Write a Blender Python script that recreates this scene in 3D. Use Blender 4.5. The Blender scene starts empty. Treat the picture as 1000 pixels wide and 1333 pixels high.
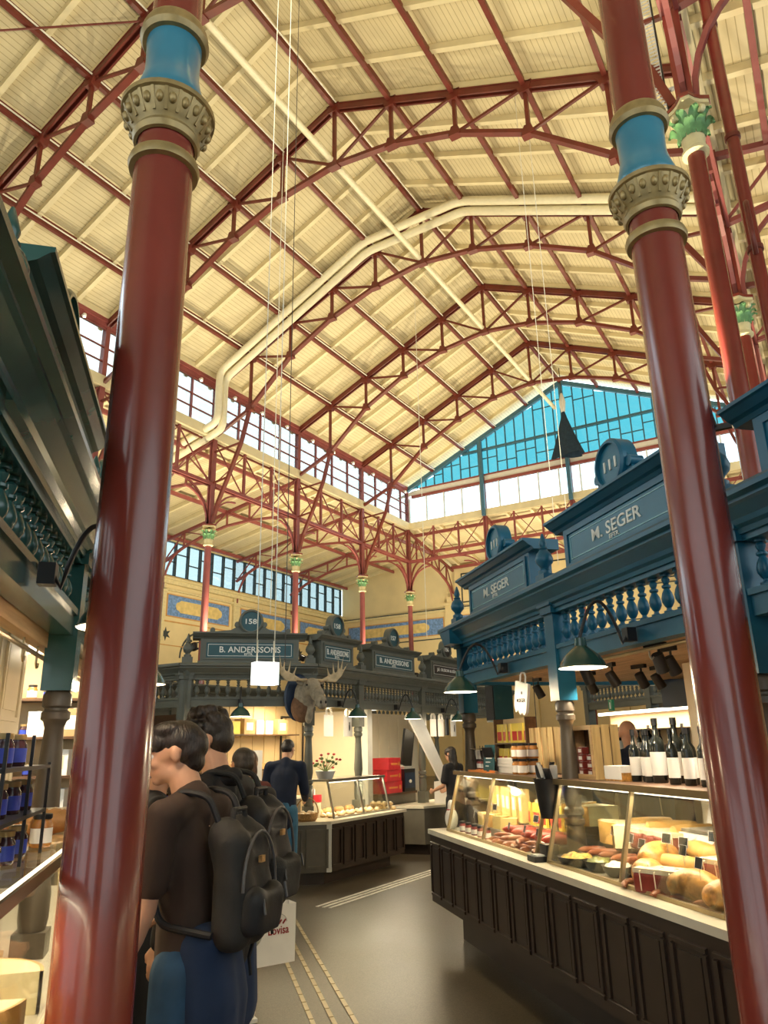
import bpy, bmesh, math, random
from mathutils import Vector, Matrix

# ---------------------------------------------------------------- camera, sky, exposure
SC = bpy.context.scene
COL = SC.collection
PI = math.pi
R2 = math.sqrt(2.0)
FPX = 957.88
PITCH, YAW, ROLL = 0.307269, -0.539203, -0.019991
CAMZ = 1.65
_f0 = Vector((math.sin(YAW), math.cos(YAW), 0)); _r0 = Vector((math.cos(YAW), -math.sin(YAW), 0)); _u0 = Vector((0, 0, 1))
_F = _f0 * math.cos(PITCH) + _u0 * math.sin(PITCH)
_U = _u0 * math.cos(PITCH) - _f0 * math.sin(PITCH)
_A = _r0 * math.cos(ROLL) + _U * math.sin(ROLL)
_B = _U * math.cos(ROLL) - _r0 * math.sin(ROLL)
cam_data = bpy.data.cameras.new('camera')
cam = bpy.data.objects.new('camera', cam_data)
COL.objects.link(cam)
cam.matrix_world = Matrix(((_A.x, _B.x, -_F.x, 0), (_A.y, _B.y, -_F.y, 0), (_A.z, _B.z, -_F.z, CAMZ), (0, 0, 0, 1)))
cam_data.sensor_fit = 'HORIZONTAL'; cam_data.sensor_width = 36.0; cam_data.lens = FPX / 1000.0 * 36.0
cam_data.clip_start = 0.05; cam_data.clip_end = 300
SC.camera = cam
SC.view_settings.view_transform = 'Standard'; SC.view_settings.look = 'None'
SC.view_settings.gamma = 1.0; SC.view_settings.use_curve_mapping = False
SC.view_settings.exposure = 0.58
SC.cycles.use_denoising = True
SC.cycles.max_bounces = 7; SC.cycles.diffuse_bounces = 4; SC.cycles.transparent_max_bounces = 14
SC.cycles.caustics_reflective = False; SC.cycles.caustics_refractive = False
SC.cycles.sample_clamp_indirect = 6.0

world = bpy.data.worlds.new('sky'); SC.world = world; world.use_nodes = True
_wn = world.node_tree.nodes; _wl = world.node_tree.links
_bg = _wn['Background']
_bg.inputs[0].default_value = (0.72, 0.90, 1.0, 1)      # bright hazy daylight, the same all round
_bg.inputs[1].default_value = 4.0

# ---------------------------------------------------------------- pixel helpers (photo taken as 1000 x 1333)
CAMP = Vector((0, 0, CAMZ))
def ray(u, v): return _F + _A * ((u - 500) / FPX) + _B * ((666.5 - v) / FPX)
def onZ(u, v, z): d = ray(u, v); return CAMP + d * ((z - CAMZ) / d.z)
def onX(u, v, x): d = ray(u, v); return CAMP + d * (x / d.x)
def onY(u, v, y): d = ray(u, v); return CAMP + d * (y / d.y)
def on45(u, v, c): d = ray(u, v); return CAMP + d * (c / (d.x + d.y))

# ---------------------------------------------------------------- materials
MATS = {}
def new_mat(name):
    m = bpy.data.materials.new(name); m.use_nodes = True
    MATS[name] = m
    return m, m.node_tree.nodes, m.node_tree.links, m.node_tree.nodes['Principled BSDF']
def c4(c): return (c[0], c[1], c[2], 1)
def pm(name, col, rough=0.5, metal=0.0, vary=0.12, nscale=8.0, bump=0.0, bscale=60.0, coat=0.0, stretch=None, col2=None, spec=None, sub=0.0):
    """painted / plain surface with a little procedural variation"""
    m, n, l, b = new_mat(name)
    tc = n.new('ShaderNodeTexCoord'); mp = n.new('ShaderNodeMapping'); l.new(tc.outputs['Object'], mp.inputs[0])
    if stretch: mp.inputs['Scale'].default_value = stretch
    nz = n.new('ShaderNodeTexNoise'); nz.inputs['Scale'].default_value = nscale; nz.inputs['Detail'].default_value = 5
    l.new(mp.outputs[0], nz.inputs[0])
    rp = n.new('ShaderNodeValToRGB'); l.new(nz.outputs[0], rp.inputs[0])
    a = col if col2 is None else col2
    lo = [max(0, x * (1 - vary)) for x in a]; hi = [min(1, x * (1 + vary)) for x in col]
    rp.color_ramp.elements[0].position = 0.3; rp.color_ramp.elements[1].position = 0.7
    rp.color_ramp.elements[0].color = c4(lo); rp.color_ramp.elements[1].color = c4(hi)
    l.new(rp.outputs[0], b.inputs['Base Color'])
    b.inputs['Roughness'].default_value = rough; b.inputs['Metallic'].default_value = metal
    if spec is not None: b.inputs['Specular IOR Level'].default_value = spec
    if coat: b.inputs['Coat Weight'].default_value = coat; b.inputs['Coat Roughness'].default_value = 0.12
    if bump:
        nb = n.new('ShaderNodeTexNoise'); nb.inputs['Scale'].default_value = bscale; nb.inputs['Detail'].default_value = 4
        l.new(mp.outputs[0], nb.inputs[0])
        bp = n.new('ShaderNodeBump'); bp.inputs['Strength'].default_value = bump; bp.inputs['Distance'].default_value = 0.01
        l.new(nb.outputs[0], bp.inputs['Height']); l.new(bp.outputs[0], b.inputs['Normal'])
    return m
def wood(name, c1, c2, rough=0.5, axis='Z', scale=6.0):
    st = {'X': (0.08, 1, 1), 'Y': (1, 0.08, 1), 'Z': (1, 1, 0.08)}[axis]
    return pm(name, c1, rough, vary=0.15, nscale=scale * 4, bump=0.15, bscale=40, stretch=st, col2=c2)
def emit(name, col, strength):
    m, n, l, b = new_mat(name)
    b.inputs['Base Color'].default_value = c4(col); b.inputs['Emission Color'].default_value = c4(col); b.inputs['Emission Strength'].default_value = strength
    return m
def glass(name, tint=(1, 1, 1), refl=0.08, rough=0.03):
    m, n, l, b = new_mat(name); n.remove(b); out = n['Material Output']
    t = n.new('ShaderNodeBsdfTransparent'); t.inputs[0].default_value = c4(tint)
    g = n.new('ShaderNodeBsdfGlossy'); g.inputs['Roughness'].default_value = rough
    fr = n.new('ShaderNodeLayerWeight'); fr.inputs['Blend'].default_value = 0.25
    ml = n.new('ShaderNodeMath'); ml.operation = 'MULTIPLY_ADD'; ml.inputs[1].default_value = 0.35; ml.inputs[2].default_value = refl
    l.new(fr.outputs['Fresnel'], ml.inputs[0])
    mx = n.new('ShaderNodeMixShader'); l.new(ml.outputs[0], mx.inputs[0]); l.new(t.outputs[0], mx.inputs[1]); l.new(g.outputs[0], mx.inputs[2])
    l.new(mx.outputs[0], out.inputs[0])
    return m
def striped(name, col, dark, axis, pitch, width=0.1, rough=0.6, bumpd=0.4):
    """boarding: thin dark joints every `pitch` metres along an object axis"""
    m, n, l, b = new_mat(name)
    tc = n.new('ShaderNodeTexCoord'); sp = n.new('ShaderNodeSeparateXYZ'); l.new(tc.outputs['Object'], sp.inputs[0])
    mu = n.new('ShaderNodeMath'); mu.operation = 'MULTIPLY'; mu.inputs[1].default_value = 1.0 / pitch; l.new(sp.outputs[axis], mu.inputs[0])
    fr = n.new('ShaderNodeMath'); fr.operation = 'FRACT'; l.new(mu.outputs[0], fr.inputs[0])
    lt = n.new('ShaderNodeMath'); lt.operation = 'LESS_THAN'; lt.inputs[1].default_value = width; l.new(fr.outputs[0], lt.inputs[0])
    nz = n.new('ShaderNodeTexNoise'); nz.inputs['Scale'].default_value = 1.3; nz.inputs['Detail'].default_value = 5; l.new(tc.outputs['Object'], nz.inputs[0])
    rp = n.new('ShaderNodeValToRGB'); l.new(nz.outputs[0], rp.inputs[0])
    rp.color_ramp.elements[0].position = 0.3; rp.color_ramp.elements[0].color = c4([x * 0.86 for x in col]); rp.color_ramp.elements[1].position = 0.7; rp.color_ramp.elements[1].color = c4(col)
    mx = n.new('ShaderNodeMix'); mx.data_type = 'RGBA'; l.new(lt.outputs[0], mx.inputs[0]); l.new(rp.outputs[0], mx.inputs[6]); mx.inputs[7].default_value = c4(dark)
    l.new(mx.outputs[2], b.inputs['Base Color']); b.inputs['Roughness'].default_value = rough
    iv = n.new('ShaderNodeMath'); iv.operation = 'SUBTRACT'; iv.inputs[0].default_value = 1; l.new(lt.outputs[0], iv.inputs[1])
    bp = n.new('ShaderNodeBump'); bp.inputs['Strength'].default_value = bumpd; bp.inputs['Distance'].default_value = 0.01; l.new(iv.outputs[0], bp.inputs['Height']); l.new(bp.outputs[0], b.inputs['Normal'])
    return m
def speckle(name, cols, scale, rough, spec=0.5):
    """terrazzo"""
    m, n, l, b = new_mat(name)
    tc = n.new('ShaderNodeTexCoord')
    vo = n.new('ShaderNodeTexVoronoi'); vo.inputs['Scale'].default_value = scale; l.new(tc.outputs['Object'], vo.inputs[0])
    rp = n.new('ShaderNodeValToRGB'); l.new(vo.outputs['Color'], rp.inputs[0])
    e = rp.color_ramp.elements
    e[0].position = 0.0; e[0].color = c4(cols[0]); e[1].position = 1.0; e[1].color = c4(cols[-1])
    for i, c in enumerate(cols[1:-1]):
        x = e.new((i + 1) / (len(cols) - 1)); x.color = c4(c)
    n2 = n.new('ShaderNodeTexNoise'); n2.inputs['Scale'].default_value = 0.9; n2.inputs['Detail'].default_value = 6; l.new(tc.outputs['Object'], n2.inputs[0])
    mr = n.new('ShaderNodeMapRange'); mr.inputs[1].default_value = 0.3; mr.inputs[2].default_value = 0.7; mr.inputs[3].default_value = 0.75; mr.inputs[4].default_value = 1.15; l.new(n2.outputs[0], mr.inputs[0])
    mx = n.new('ShaderNodeMix'); mx.data_type = 'RGBA'; mx.blend_type = 'MULTIPLY'; mx.inputs[0].default_value = 1; l.new(rp.outputs[0], mx.inputs[6]); l.new(mr.outputs[0], mx.inputs[7])
    l.new(mx.outputs[2], b.inputs['Base Color'])
    m2 = n.new('ShaderNodeMapRange'); m2.inputs[3].default_value = rough - 0.1; m2.inputs[4].default_value = rough + 0.12; l.new(n2.outputs[0], m2.inputs[0]); l.new(m2.outputs[0], b.inputs['Roughness'])
    b.inputs['Specular IOR Level'].default_value = spec
    return m

pm('cream', (0.76, 0.66, 0.41), 0.6, vary=0.08, nscale=2)
striped('boards_x', (0.72, 0.62, 0.38), (0.43, 0.35, 0.19), 0, 0.13, 0.12)
striped('boards_y', (0.72, 0.62, 0.38), (0.43, 0.35, 0.19), 1, 0.13, 0.12)
pm('red_iron', (0.16, 0.028, 0.017), 0.42, vary=0.2, nscale=3)
pm('pink_iron', (0.29, 0.075, 0.068), 0.45, vary=0.15, nscale=3)
pm('column_red', (0.22, 0.032, 0.022), 0.26, vary=0.14, nscale=2.5, bump=0.05, bscale=9, coat=0.5)
pm('vase_blue', (0.04, 0.22, 0.32), 0.28, vary=0.1, nscale=5, coat=0.4)
pm('bronze', (0.36, 0.25, 0.10), 0.38, metal=0.35, vary=0.2, nscale=20)
pm('cap_cream', (0.74, 0.64, 0.36), 0.5, vary=0.1)
pm('cap_green', (0.12, 0.27, 0.11), 0.5, vary=0.25, nscale=15)
pm('white_paint', (0.80, 0.78, 0.72), 0.5, vary=0.05)
pm('wall_cream', (0.80, 0.66, 0.36), 0.7, vary=0.06, nscale=1)
pm('frieze_blue', (0.16, 0.30, 0.60), 0.7, vary=0.35, nscale=9)
pm('frieze_gold', (0.78, 0.60, 0.24), 0.7, vary=0.15, nscale=4)
pm('frieze_orange', (0.62, 0.34, 0.10), 0.7, vary=0.15, nscale=4)
pm('mullion_dark', (0.03, 0.045, 0.05), 0.4)
pm('mullion_blue', (0.06, 0.16, 0.24), 0.4)
pm('duct_cream', (0.86, 0.79, 0.56), 0.4, vary=0.05)
pm('cable_white', (0.85, 0.82, 0.7), 0.5)
pm('cable_dark', (0.06, 0.05, 0.04), 0.5)
glass('pane_clear', (0.62, 0.66, 0.66), 0.03)
glass('pane_cyan', (0.17, 0.36, 0.38), 0.03)
glass('pane_aqua', (0.42, 0.455, 0.45), 0.03)
glass('pane_pale', (0.58, 0.57, 0.55), 0.03)
glass('pane_open', (0.70, 0.67, 0.64), 0.03)
glass('case_glass', (0.97, 0.98, 0.96), 0.05)
speckle('terrazzo', [(0.032, 0.026, 0.019), (0.075, 0.060, 0.042), (0.115, 0.094, 0.066), (0.058, 0.047, 0.034), (0.18, 0.15, 0.11)], 160, 0.32, 0.5)
pm('strip_white', (0.75, 0.72, 0.66), 0.35)
pm('strip_brass', (0.42, 0.34, 0.20), 0.35, metal=0.3)
# stall colours
pm('olive', (0.115, 0.118, 0.095), 0.42, vary=0.12, nscale=5)
pm('teal_glare', (0.007, 0.105, 0.185), 0.38, vary=0.14, nscale=4)  # slate green stall paint with the blue glare put into its colour
pm('panel_glare', (0.010, 0.13, 0.21), 0.35, vary=0.1, nscale=4)  # sign panel, same blue glare put into the colour
pm('post_brown', (0.10, 0.080, 0.058), 0.4, vary=0.12, nscale=6)  # lower posts: warm light put into the colour; stands are plain brown
pm('teal_edge', (0.32, 0.58, 0.64), 0.4)
pm('bottle_green', (0.022, 0.082, 0.072), 0.24, vary=0.15, nscale=5, coat=0.3)
pm('green_edge', (0.14, 0.36, 0.42), 0.35)
pm('slate_panel', (0.020, 0.085, 0.105), 0.35, vary=0.1)
pm('lettering', (0.85, 0.84, 0.78), 0.5, vary=0.02)
pm('counter_brown', (0.042, 0.027, 0.020), 0.36, vary=0.15, nscale=6)
pm('counter_grey', (0.13, 0.115, 0.092), 0.42, vary=0.12, nscale=6)
pm('marble', (0.74, 0.68, 0.55), 0.3, vary=0.1, nscale=5)
pm('steel', (0.42, 0.40, 0.36), 0.3, metal=0.9, vary=0.05)
pm('brass_frame', (0.40, 0.31, 0.17), 0.32, metal=0.8, vary=0.08)
pm('black', (0.012, 0.012, 0.014), 0.4)
pm('black_matte', (0.016, 0.017, 0.020), 0.75, vary=0.3, nscale=30, bump=0.2, bscale=120)
pm('white', (0.82, 0.81, 0.78), 0.5, vary=0.03)
pm('paper', (0.86, 0.84, 0.80), 0.75, vary=0.04)
pm('zip_grey', (0.10, 0.10, 0.11), 0.4)
pm('beige_wall', (0.58, 0.43, 0.24), 0.55, vary=0.06, nscale=2)
pm('door_cream', (0.74, 0.64, 0.47), 0.45, vary=0.05, nscale=2)
wood('pine', (0.62, 0.41, 0.20), (0.46, 0.28, 0.12), 0.5, 'X')
wood('pine_z', (0.70, 0.52, 0.24), (0.54, 0.36, 0.15), 0.5, 'Z')
wood('dark_wood', (0.13, 0.065, 0.030), (0.08, 0.04, 0.02), 0.4, 'X')
wood('ceiling_wood', (0.62, 0.42, 0.24), (0.50, 0.32, 0.17), 0.5, 'X')
wood('chop_wood', (0.30, 0.18, 0.07), (0.20, 0.11, 0.04), 0.5, 'Z')
pm('plaque_navy', (0.012, 0.03, 0.075), 0.4)
pm('grey_plastic', (0.55, 0.55, 0.53), 0.4)
emit('bulb', (1.0, 0.86, 0.62), 12.0)
emit('led', (1.0, 0.90, 0.70), 3.0)
emit('lantern', (0.95, 1.0, 0.97), 1.6)
emit('screen_blue', (0.05, 0.08, 0.85), 1.0)
pm('sign_green', (0.02, 0.30, 0.14), 0.4)
pm('cloth_navy', (0.012, 0.035, 0.065), 0.8, vary=0.2, nscale=10)

# ---------------------------------------------------------------- mesh builder
class MB:
    def __init__(s, m=None): s.v = []; s.f = []; s.m = m
    def add(s, vs, fs):
        o = len(s.v)
        for p in vs:
            p = Vector(p)
            if s.m is not None: p = s.m @ p
            s.v.append(p)
        for f in fs: s.f.append([i + o for i in f])
        return s
    def box(s, x0, x1, y0, y1, z0, z1):
        return s.add([(x0, y0, z0), (x1, y0, z0), (x1, y1, z0), (x0, y1, z0), (x0, y0, z1), (x1, y0, z1), (x1, y1, z1), (x0, y1, z1)],
                     [(0, 3, 2, 1), (4, 5, 6, 7), (0, 1, 5, 4), (1, 2, 6, 5), (2, 3, 7, 6), (3, 0, 4, 7)])
    def cbox(s, c, size, rot=None):
        M = Matrix.Translation(c) @ (rot.to_4x4() if rot is not None else Matrix.Identity(4))
        hx, hy, hz = [a / 2 for a in size]
        vs = [M @ Vector(p) for p in ((-hx, -hy, -hz), (hx, -hy, -hz), (hx, hy, -hz), (-hx, hy, -hz), (-hx, -hy, hz), (hx, -hy, hz), (hx, hy, hz), (-hx, hy, hz))]
        return s.add(vs, [(0, 3, 2, 1), (4, 5, 6, 7), (0, 1, 5, 4), (1, 2, 6, 5), (2, 3, 7, 6), (3, 0, 4, 7)])
    def bar(s, p, q, w, h, up=(0, 0, 1)):
        p = Vector(p); q = Vector(q); d = (q - p).normalized(); u = Vector(up)
        if abs(d.dot(u)) > 0.99: u = Vector((1, 0, 0)) if abs(d.x) < 0.9 else Vector((0, 1, 0))
        a = d.cross(u).normalized(); b = a.cross(d)
        vs = [e + a * (sx * w / 2) + b * (sz * h / 2) for e in (p, q) for sx, sz in ((-1, -1), (1, -1), (1, 1), (-1, 1))]
        return s.add(vs, [(3, 2, 1, 0), (4, 5, 6, 7), (0, 1, 5, 4), (1, 2, 6, 5), (2, 3, 7, 6), (3, 0, 4, 7)])
    def tube(s, pts, r, n=8, cap=True):
        pts = [Vector(p) for p in pts]; k = len(pts)
        rs = list(r) if isinstance(r, (list, tuple)) else [r] * k
        d = (pts[1] - pts[0]).normalized(); u = Vector((0, 0, 1))
        if abs(d.dot(u)) > 0.95: u = Vector((1, 0, 0))
        a = d.cross(u).normalized(); vs = []
        for i, p in enumerate(pts):
            if i == 0: t = pts[1] - pts[0]
            elif i == k - 1: t = pts[-1] - pts[-2]
            else: t = (pts[i] - pts[i - 1]).normalized() + (pts[i + 1] - pts[i]).normalized()
            if t.length < 1e-9: t = pts[i] - pts[i - 1]
            t.normalize(); a = (a - t * a.dot(t)).normalized(); b = t.cross(a)
            for j in range(n):
                th = 2 * PI * j / n; vs.append(p + (a * math.cos(th) + b * math.sin(th)) * rs[i])
        fs = [(i * n + j, i * n + (j + 1) % n, (i + 1) * n + (j + 1) % n, (i + 1) * n + j) for i in range(k - 1) for j in range(n)]
        if cap: fs.append(tuple(range(n - 1, -1, -1))); fs.append(tuple((k - 1) * n + j for j in range(n)))
        return s.add(vs, fs)
    def lathe(s, prof, n=16, c=(0, 0, 0), cap=True):
        c = Vector(c); vs = []
        for (r, z) in prof:
            for j in range(n):
                th = 2 * PI * j / n; vs.append(c + Vector((r * math.cos(th), r * math.sin(th), z)))
        k = len(prof)
        fs = [(i * n + j, i * n + (j + 1) % n, (i + 1) * n + (j + 1) % n, (i + 1) * n + j) for i in range(k - 1) for j in range(n)]
        if cap: fs.append(tuple(range(n - 1, -1, -1))); fs.append(tuple((k - 1) * n + j for j in range(n)))
        return s.add(vs, fs)
    def prism(s, poly, y0, y1):
        """polygon in x,z (counter-clockwise seen from -y) pushed from y0 to y1"""
        k = len(poly)
        vs = [(p[0], y0, p[1]) for p in poly] + [(p[0], y1, p[1]) for p in poly]
        fs = [tuple(range(k)), tuple(range(2 * k - 1, k - 1, -1))] + [(i, i + k, (i + 1) % k + k, (i + 1) % k) for i in range(k)]
        return s.add(vs, fs)
    def sweep(s, prof, x0, x1):
        """profile in y,z pulled along x"""
        k = len(prof)
        vs = [(x0, p[0], p[1]) for p in prof] + [(x1, p[0], p[1]) for p in prof]
        fs = [tuple(range(k)), tuple(range(2 * k - 1, k - 1, -1))] + [(i, i + k, (i + 1) % k + k, (i + 1) % k) for i in range(k)]
        return s.add(vs, fs)
    def ball(s, c, r, n=12, m=8, rot=None):
        c = Vector(c); rr = r if isinstance(r, (list, tuple)) else (r, r, r); vs = []
        for i in range(m + 1):
            ph = -PI / 2 + PI * i / m
            for j in range(n):
                th = 2 * PI * j / n
                p = Vector((rr[0] * math.cos(ph) * math.cos(th), rr[1] * math.cos(ph) * math.sin(th), rr[2] * math.sin(ph)))
                if rot is not None: p = rot @ p
                vs.append(c + p)
        fs = [(i * n + j, i * n + (j + 1) % n, (i + 1) * n + (j + 1) % n, (i + 1) * n + j) for i in range(m) for j in range(n)]
        return s.add(vs, fs)
    def ring(s, R, r, c=(0, 0, 0), n=24, k=8, axis='z'):
        c = Vector(c); vs = []
        for i in range(n):
            a = 2 * PI * i / n
            for j in range(k):
                b = 2 * PI * j / k; q = R + r * math.cos(b); h = r * math.sin(b)
                p = Vector((q * math.cos(a), q * math.sin(a), h))
                if axis == 'y': p = Vector((p.x, p.z, p.y))
                if axis == 'x': p = Vector((p.z, p.x, p.y))
                vs.append(c + p)
        fs = [(i * k + j, ((i + 1) % n) * k + j, ((i + 1) % n) * k + (j + 1) % k, i * k + (j + 1) % k) for i in range(n) for j in range(k)]
        return s.add(vs, fs)
    def mesh(s, name, mat, smooth=True):
        me = bpy.data.meshes.new(name); me.from_pydata([tuple(p) for p in s.v], [], s.f)
        bm = bmesh.new(); bm.from_mesh(me); bmesh.ops.remove_doubles(bm, verts=bm.verts, dist=1e-5)
        bmesh.ops.recalc_face_normals(bm, faces=bm.faces); bm.to_mesh(me); bm.free()
        me.materials.append(MATS[mat] if isinstance(mat, str) else mat)
        if smooth:
            me.polygons.foreach_set('use_smooth', [True] * len(me.polygons)); me.set_sharp_from_angle(angle=math.radians(38))
        return me
    def build(s, name, mat, parent=None, mtx=None, smooth=True):
        return link(name, s.mesh(name, mat, smooth), parent, mtx)
def link(name, me, parent=None, mtx=None):
    o = bpy.data.objects.new(name, me); COL.objects.link(o)
    if parent is not None: o.parent = parent
    if mtx is not None: o.matrix_local = mtx
    return o
def tag(o, label=None, cat=None, group=None, kind=None):
    if label: o['label'] = label
    if cat: o['category'] = cat
    if group: o['group'] = group
    if kind: o['kind'] = kind
    return o
def thing(name, label, cat, loc=(0, 0, 0), rz=0.0, group=None, kind=None):
    o = bpy.data.objects.new(name, None); o.empty_display_size = 0.1; COL.objects.link(o)
    o.location = loc; o.rotation_euler = (0, 0, rz)
    return tag(o, label, cat, group, kind)
def copy_tree(o, parent=None):
    c = o.copy(); COL.objects.link(c); c.parent = parent
    for ch in o.children: copy_tree(ch, c)
    return c
def dup(o, loc, rz=None, label=None, group=None):
    c = copy_tree(o); c.location = loc
    if rz is not None: c.rotation_euler = (0, 0, rz)
    if label: c['label'] = label
    if group: c['group'] = group
    return c
def T(x, y, z, rz=0.0): return Matrix.Translation((x, y, z)) @ Matrix.Rotation(rz, 4, 'Z')
WORK = bpy.data.scenes.new('workshop')      # small scratch scene so that modifiers are evaluated quickly
def evaluated_mesh(o):
    WORK.collection.objects.link(o); vl = WORK.view_layers[0]; vl.update()
    return bpy.data.meshes.new_from_object(o.evaluated_get(vl.depsgraph))
def text_mesh(txt, size, mat, depth=0.004, bold=0.0, spacing=1.0):
    cu = bpy.data.curves.new('txt', 'FONT'); cu.body = txt; cu.size = size; cu.align_x = 'CENTER'; cu.align_y = 'CENTER'
    cu.extrude = depth; cu.offset = bold * size; cu.space_character = spacing; cu.resolution_u = 3
    o = bpy.data.objects.new('txt', cu); me = evaluated_mesh(o)
    bpy.data.objects.remove(o); bpy.data.curves.remove(cu)
    me.transform(Matrix.Rotation(PI / 2, 4, 'X'))
    me.materials.clear(); me.materials.append(MATS[mat]); me.name = 'lettering'
    return me
def lamp_light(kind, name, loc, power, color, parent=None, **kw):
    ld = bpy.data.lights.new(name, kind); ld.energy = power; ld.color = color
    for k, v in kw.items(): setattr(ld, k, v)
    o = bpy.data.objects.new(name, ld); COL.objects.link(o); o.location = loc
    if parent is not None: o.parent = parent
    return o
rnd = random.Random(7)
FLOOD_W = 185.0
# ---------------------------------------------------------------- the hall
RX, RZ, SL, PW = -9.289, 18.62, 0.444, 1.8
CXL, CXR = -18.19, -0.39
GY, FY = 32.83, -9.0
WXL, WXR, WYB = -26.0, 7.42, 38.1
def TY(t): return 13.276 + 5.007 * (t - 1) if t < 5 else GY
SILL0, SILL1, EAVE = 12.50, 12.86, 14.55
def roofz(x): return RZ - SL * abs(x - RX)

# floor
fl = MB().box(WXL, WXR, FY, WYB, -0.2, 0).build('floor', 'terrazzo', smooth=False); tag(fl, kind='structure')
def strip(a, b, off, w, mat, seg, gap):
    a = Vector(a); b = Vector(b); d = (b - a).normalized(); nrm = Vector((d.y, -d.x, 0)); L = (b - a).length
    me = None; x = 0
    while x + seg <= L:
        if me is None: me = MB().box(0, seg - gap, -w / 2, w / 2, 0.0, 0.006).mesh('tactile_bar', mat, False)
        p = a + d * x + nrm * off
        link('tactile_bar', me, fl, T(p.x, p.y, 0, math.atan2(d.y, d.x))); x += seg
for o in (-0.085, 0.0, 0.085): strip((-5.17, 7.2, 0), (-5.17, 13.5, 0), o, 0.032, 'strip_white', 0.40, 0.015)
for o in (-0.13, 0.0, 0.13): strip((-5.30, 6.63, 0), (-2.2, 3.53, 0), o, 0.030, 'strip_brass', 0.17, 0.012)

# walls
wl = thing('wall_left', 'cream plaster outer wall with blue and gold painted frieze', 'wall', (WXL, 0, 0), kind='structure')
MB().box(-0.3, 0, FY, WYB + .3, 0, 9.45).box(-0.3, 0, FY, WYB + .3, 11.12, 12.9).build('plaster', 'wall_cream', wl, smooth=False)
MB().box(0, 0.22, FY, WYB, 9.02, 9.20).box(0, 0.30, FY, WYB, 9.20, 9.30).box(0, .12, FY, WYB, 8.72, 8.80).build('ledge', 'cap_cream', wl, smooth=False)
MB().box(0.002, 0.02, FY, WYB, 7.28, 7.34).box(0.002, 0.02, FY, WYB, 6.2, 6.24).build('painted_line', 'frieze_orange', wl, smooth=False)
wb = thing('wall_back', 'cream plaster end wall with painted frieze and dark outlined panels', 'wall', (0, WYB, 0), kind='structure')
MB().box(WXL, WXR, 0, 0.3, 0, 12.9).build('plaster', 'wall_cream', wb, smooth=False)
MB().box(WXL, WXR, -.12, 0, 8.95, 9.08).build('ledge', 'cap_cream', wb, smooth=False)
MB().box(WXL, WXR, -.14, 0, 9.08, 9.13).box(WXL, WXR, -.02, 0, 7.42, 7.48).build('painted_line', 'mullion_dark', wb, smooth=False)
wr = MB().box(WXR, WXR + .3, FY, WYB, 0, 2.6).box(WXR, WXR + .3, FY, WYB, 8.4, 12.9).box(WXR, WXR + .3, FY, -6, 2.6, 8.4).box(WXR, WXR + .3, 22, WYB, 2.6, 8.4).build('wall_right', 'wall_cream', smooth=False); tag(wr, kind='structure')
wf = MB().box(WXL - .3, -14, FY - .3, FY, 0, 19.2).box(5, WXR + .3, FY - .3, FY, 0, 19.2).box(-14, 5, FY - .3, FY, 0, 1.0).box(-14, 5, FY - .3, FY, 9.5, 19.2).build('wall_front', 'wall_cream', smooth=False); tag(wf, kind='structure')
def frieze(parent, x0, x1, z0, z1, M):
    MB(M).box(x0, x1, -0.02, 0, z0, z1).build('frieze_panel', 'frieze_blue', parent, smooth=False)
    w = x1 - x0; a, b = x0 + w * .16, x1 - w * .16; h = z1 - z0; zz0, zz1 = z0 + h * .2, z1 - h * .2; e = h * .16
    poly = [(a + e, zz0), (b - e, zz0), (b - e * .4, zz0 + e * .5), (b + e * .6, (zz0 + zz1) / 2 - e), (b + e, (zz0 + zz1) / 2), (b + e * .6, (zz0 + zz1) / 2 + e), (b - e * .4, zz1 - e * .5), (b - e, zz1), (a + e, zz1), (a + e * .4, zz1 - e * .5), (a - e * .6, (zz0 + zz1) / 2 + e), (a - e, (zz0 + zz1) / 2), (a - e * .6, (zz0 + zz1) / 2 - e), (a + e * .4, zz0 + e * .5)]
    MB(M).prism(poly, -0.034, -0.02).build('cartouche', 'frieze_gold', parent, smooth=False)
    mb = MB(M); t = .05
    for (q0, q1, r0, r1) in ((x0 - t, x1 + t, z1, z1 + t), (x0 - t, x1 + t, z0 - t, z0), (x0 - t, x0, z0, z1), (x1, x1 + t, z0, z1)): mb.box(q0, q1, -.03, 0, r0, r1)
    mb.build('frieze_border', 'frieze_orange', parent, smooth=False)
ML = Matrix.Rotation(PI / 2, 4, 'Z')      # local x -> world y, local -y -> world +x
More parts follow.
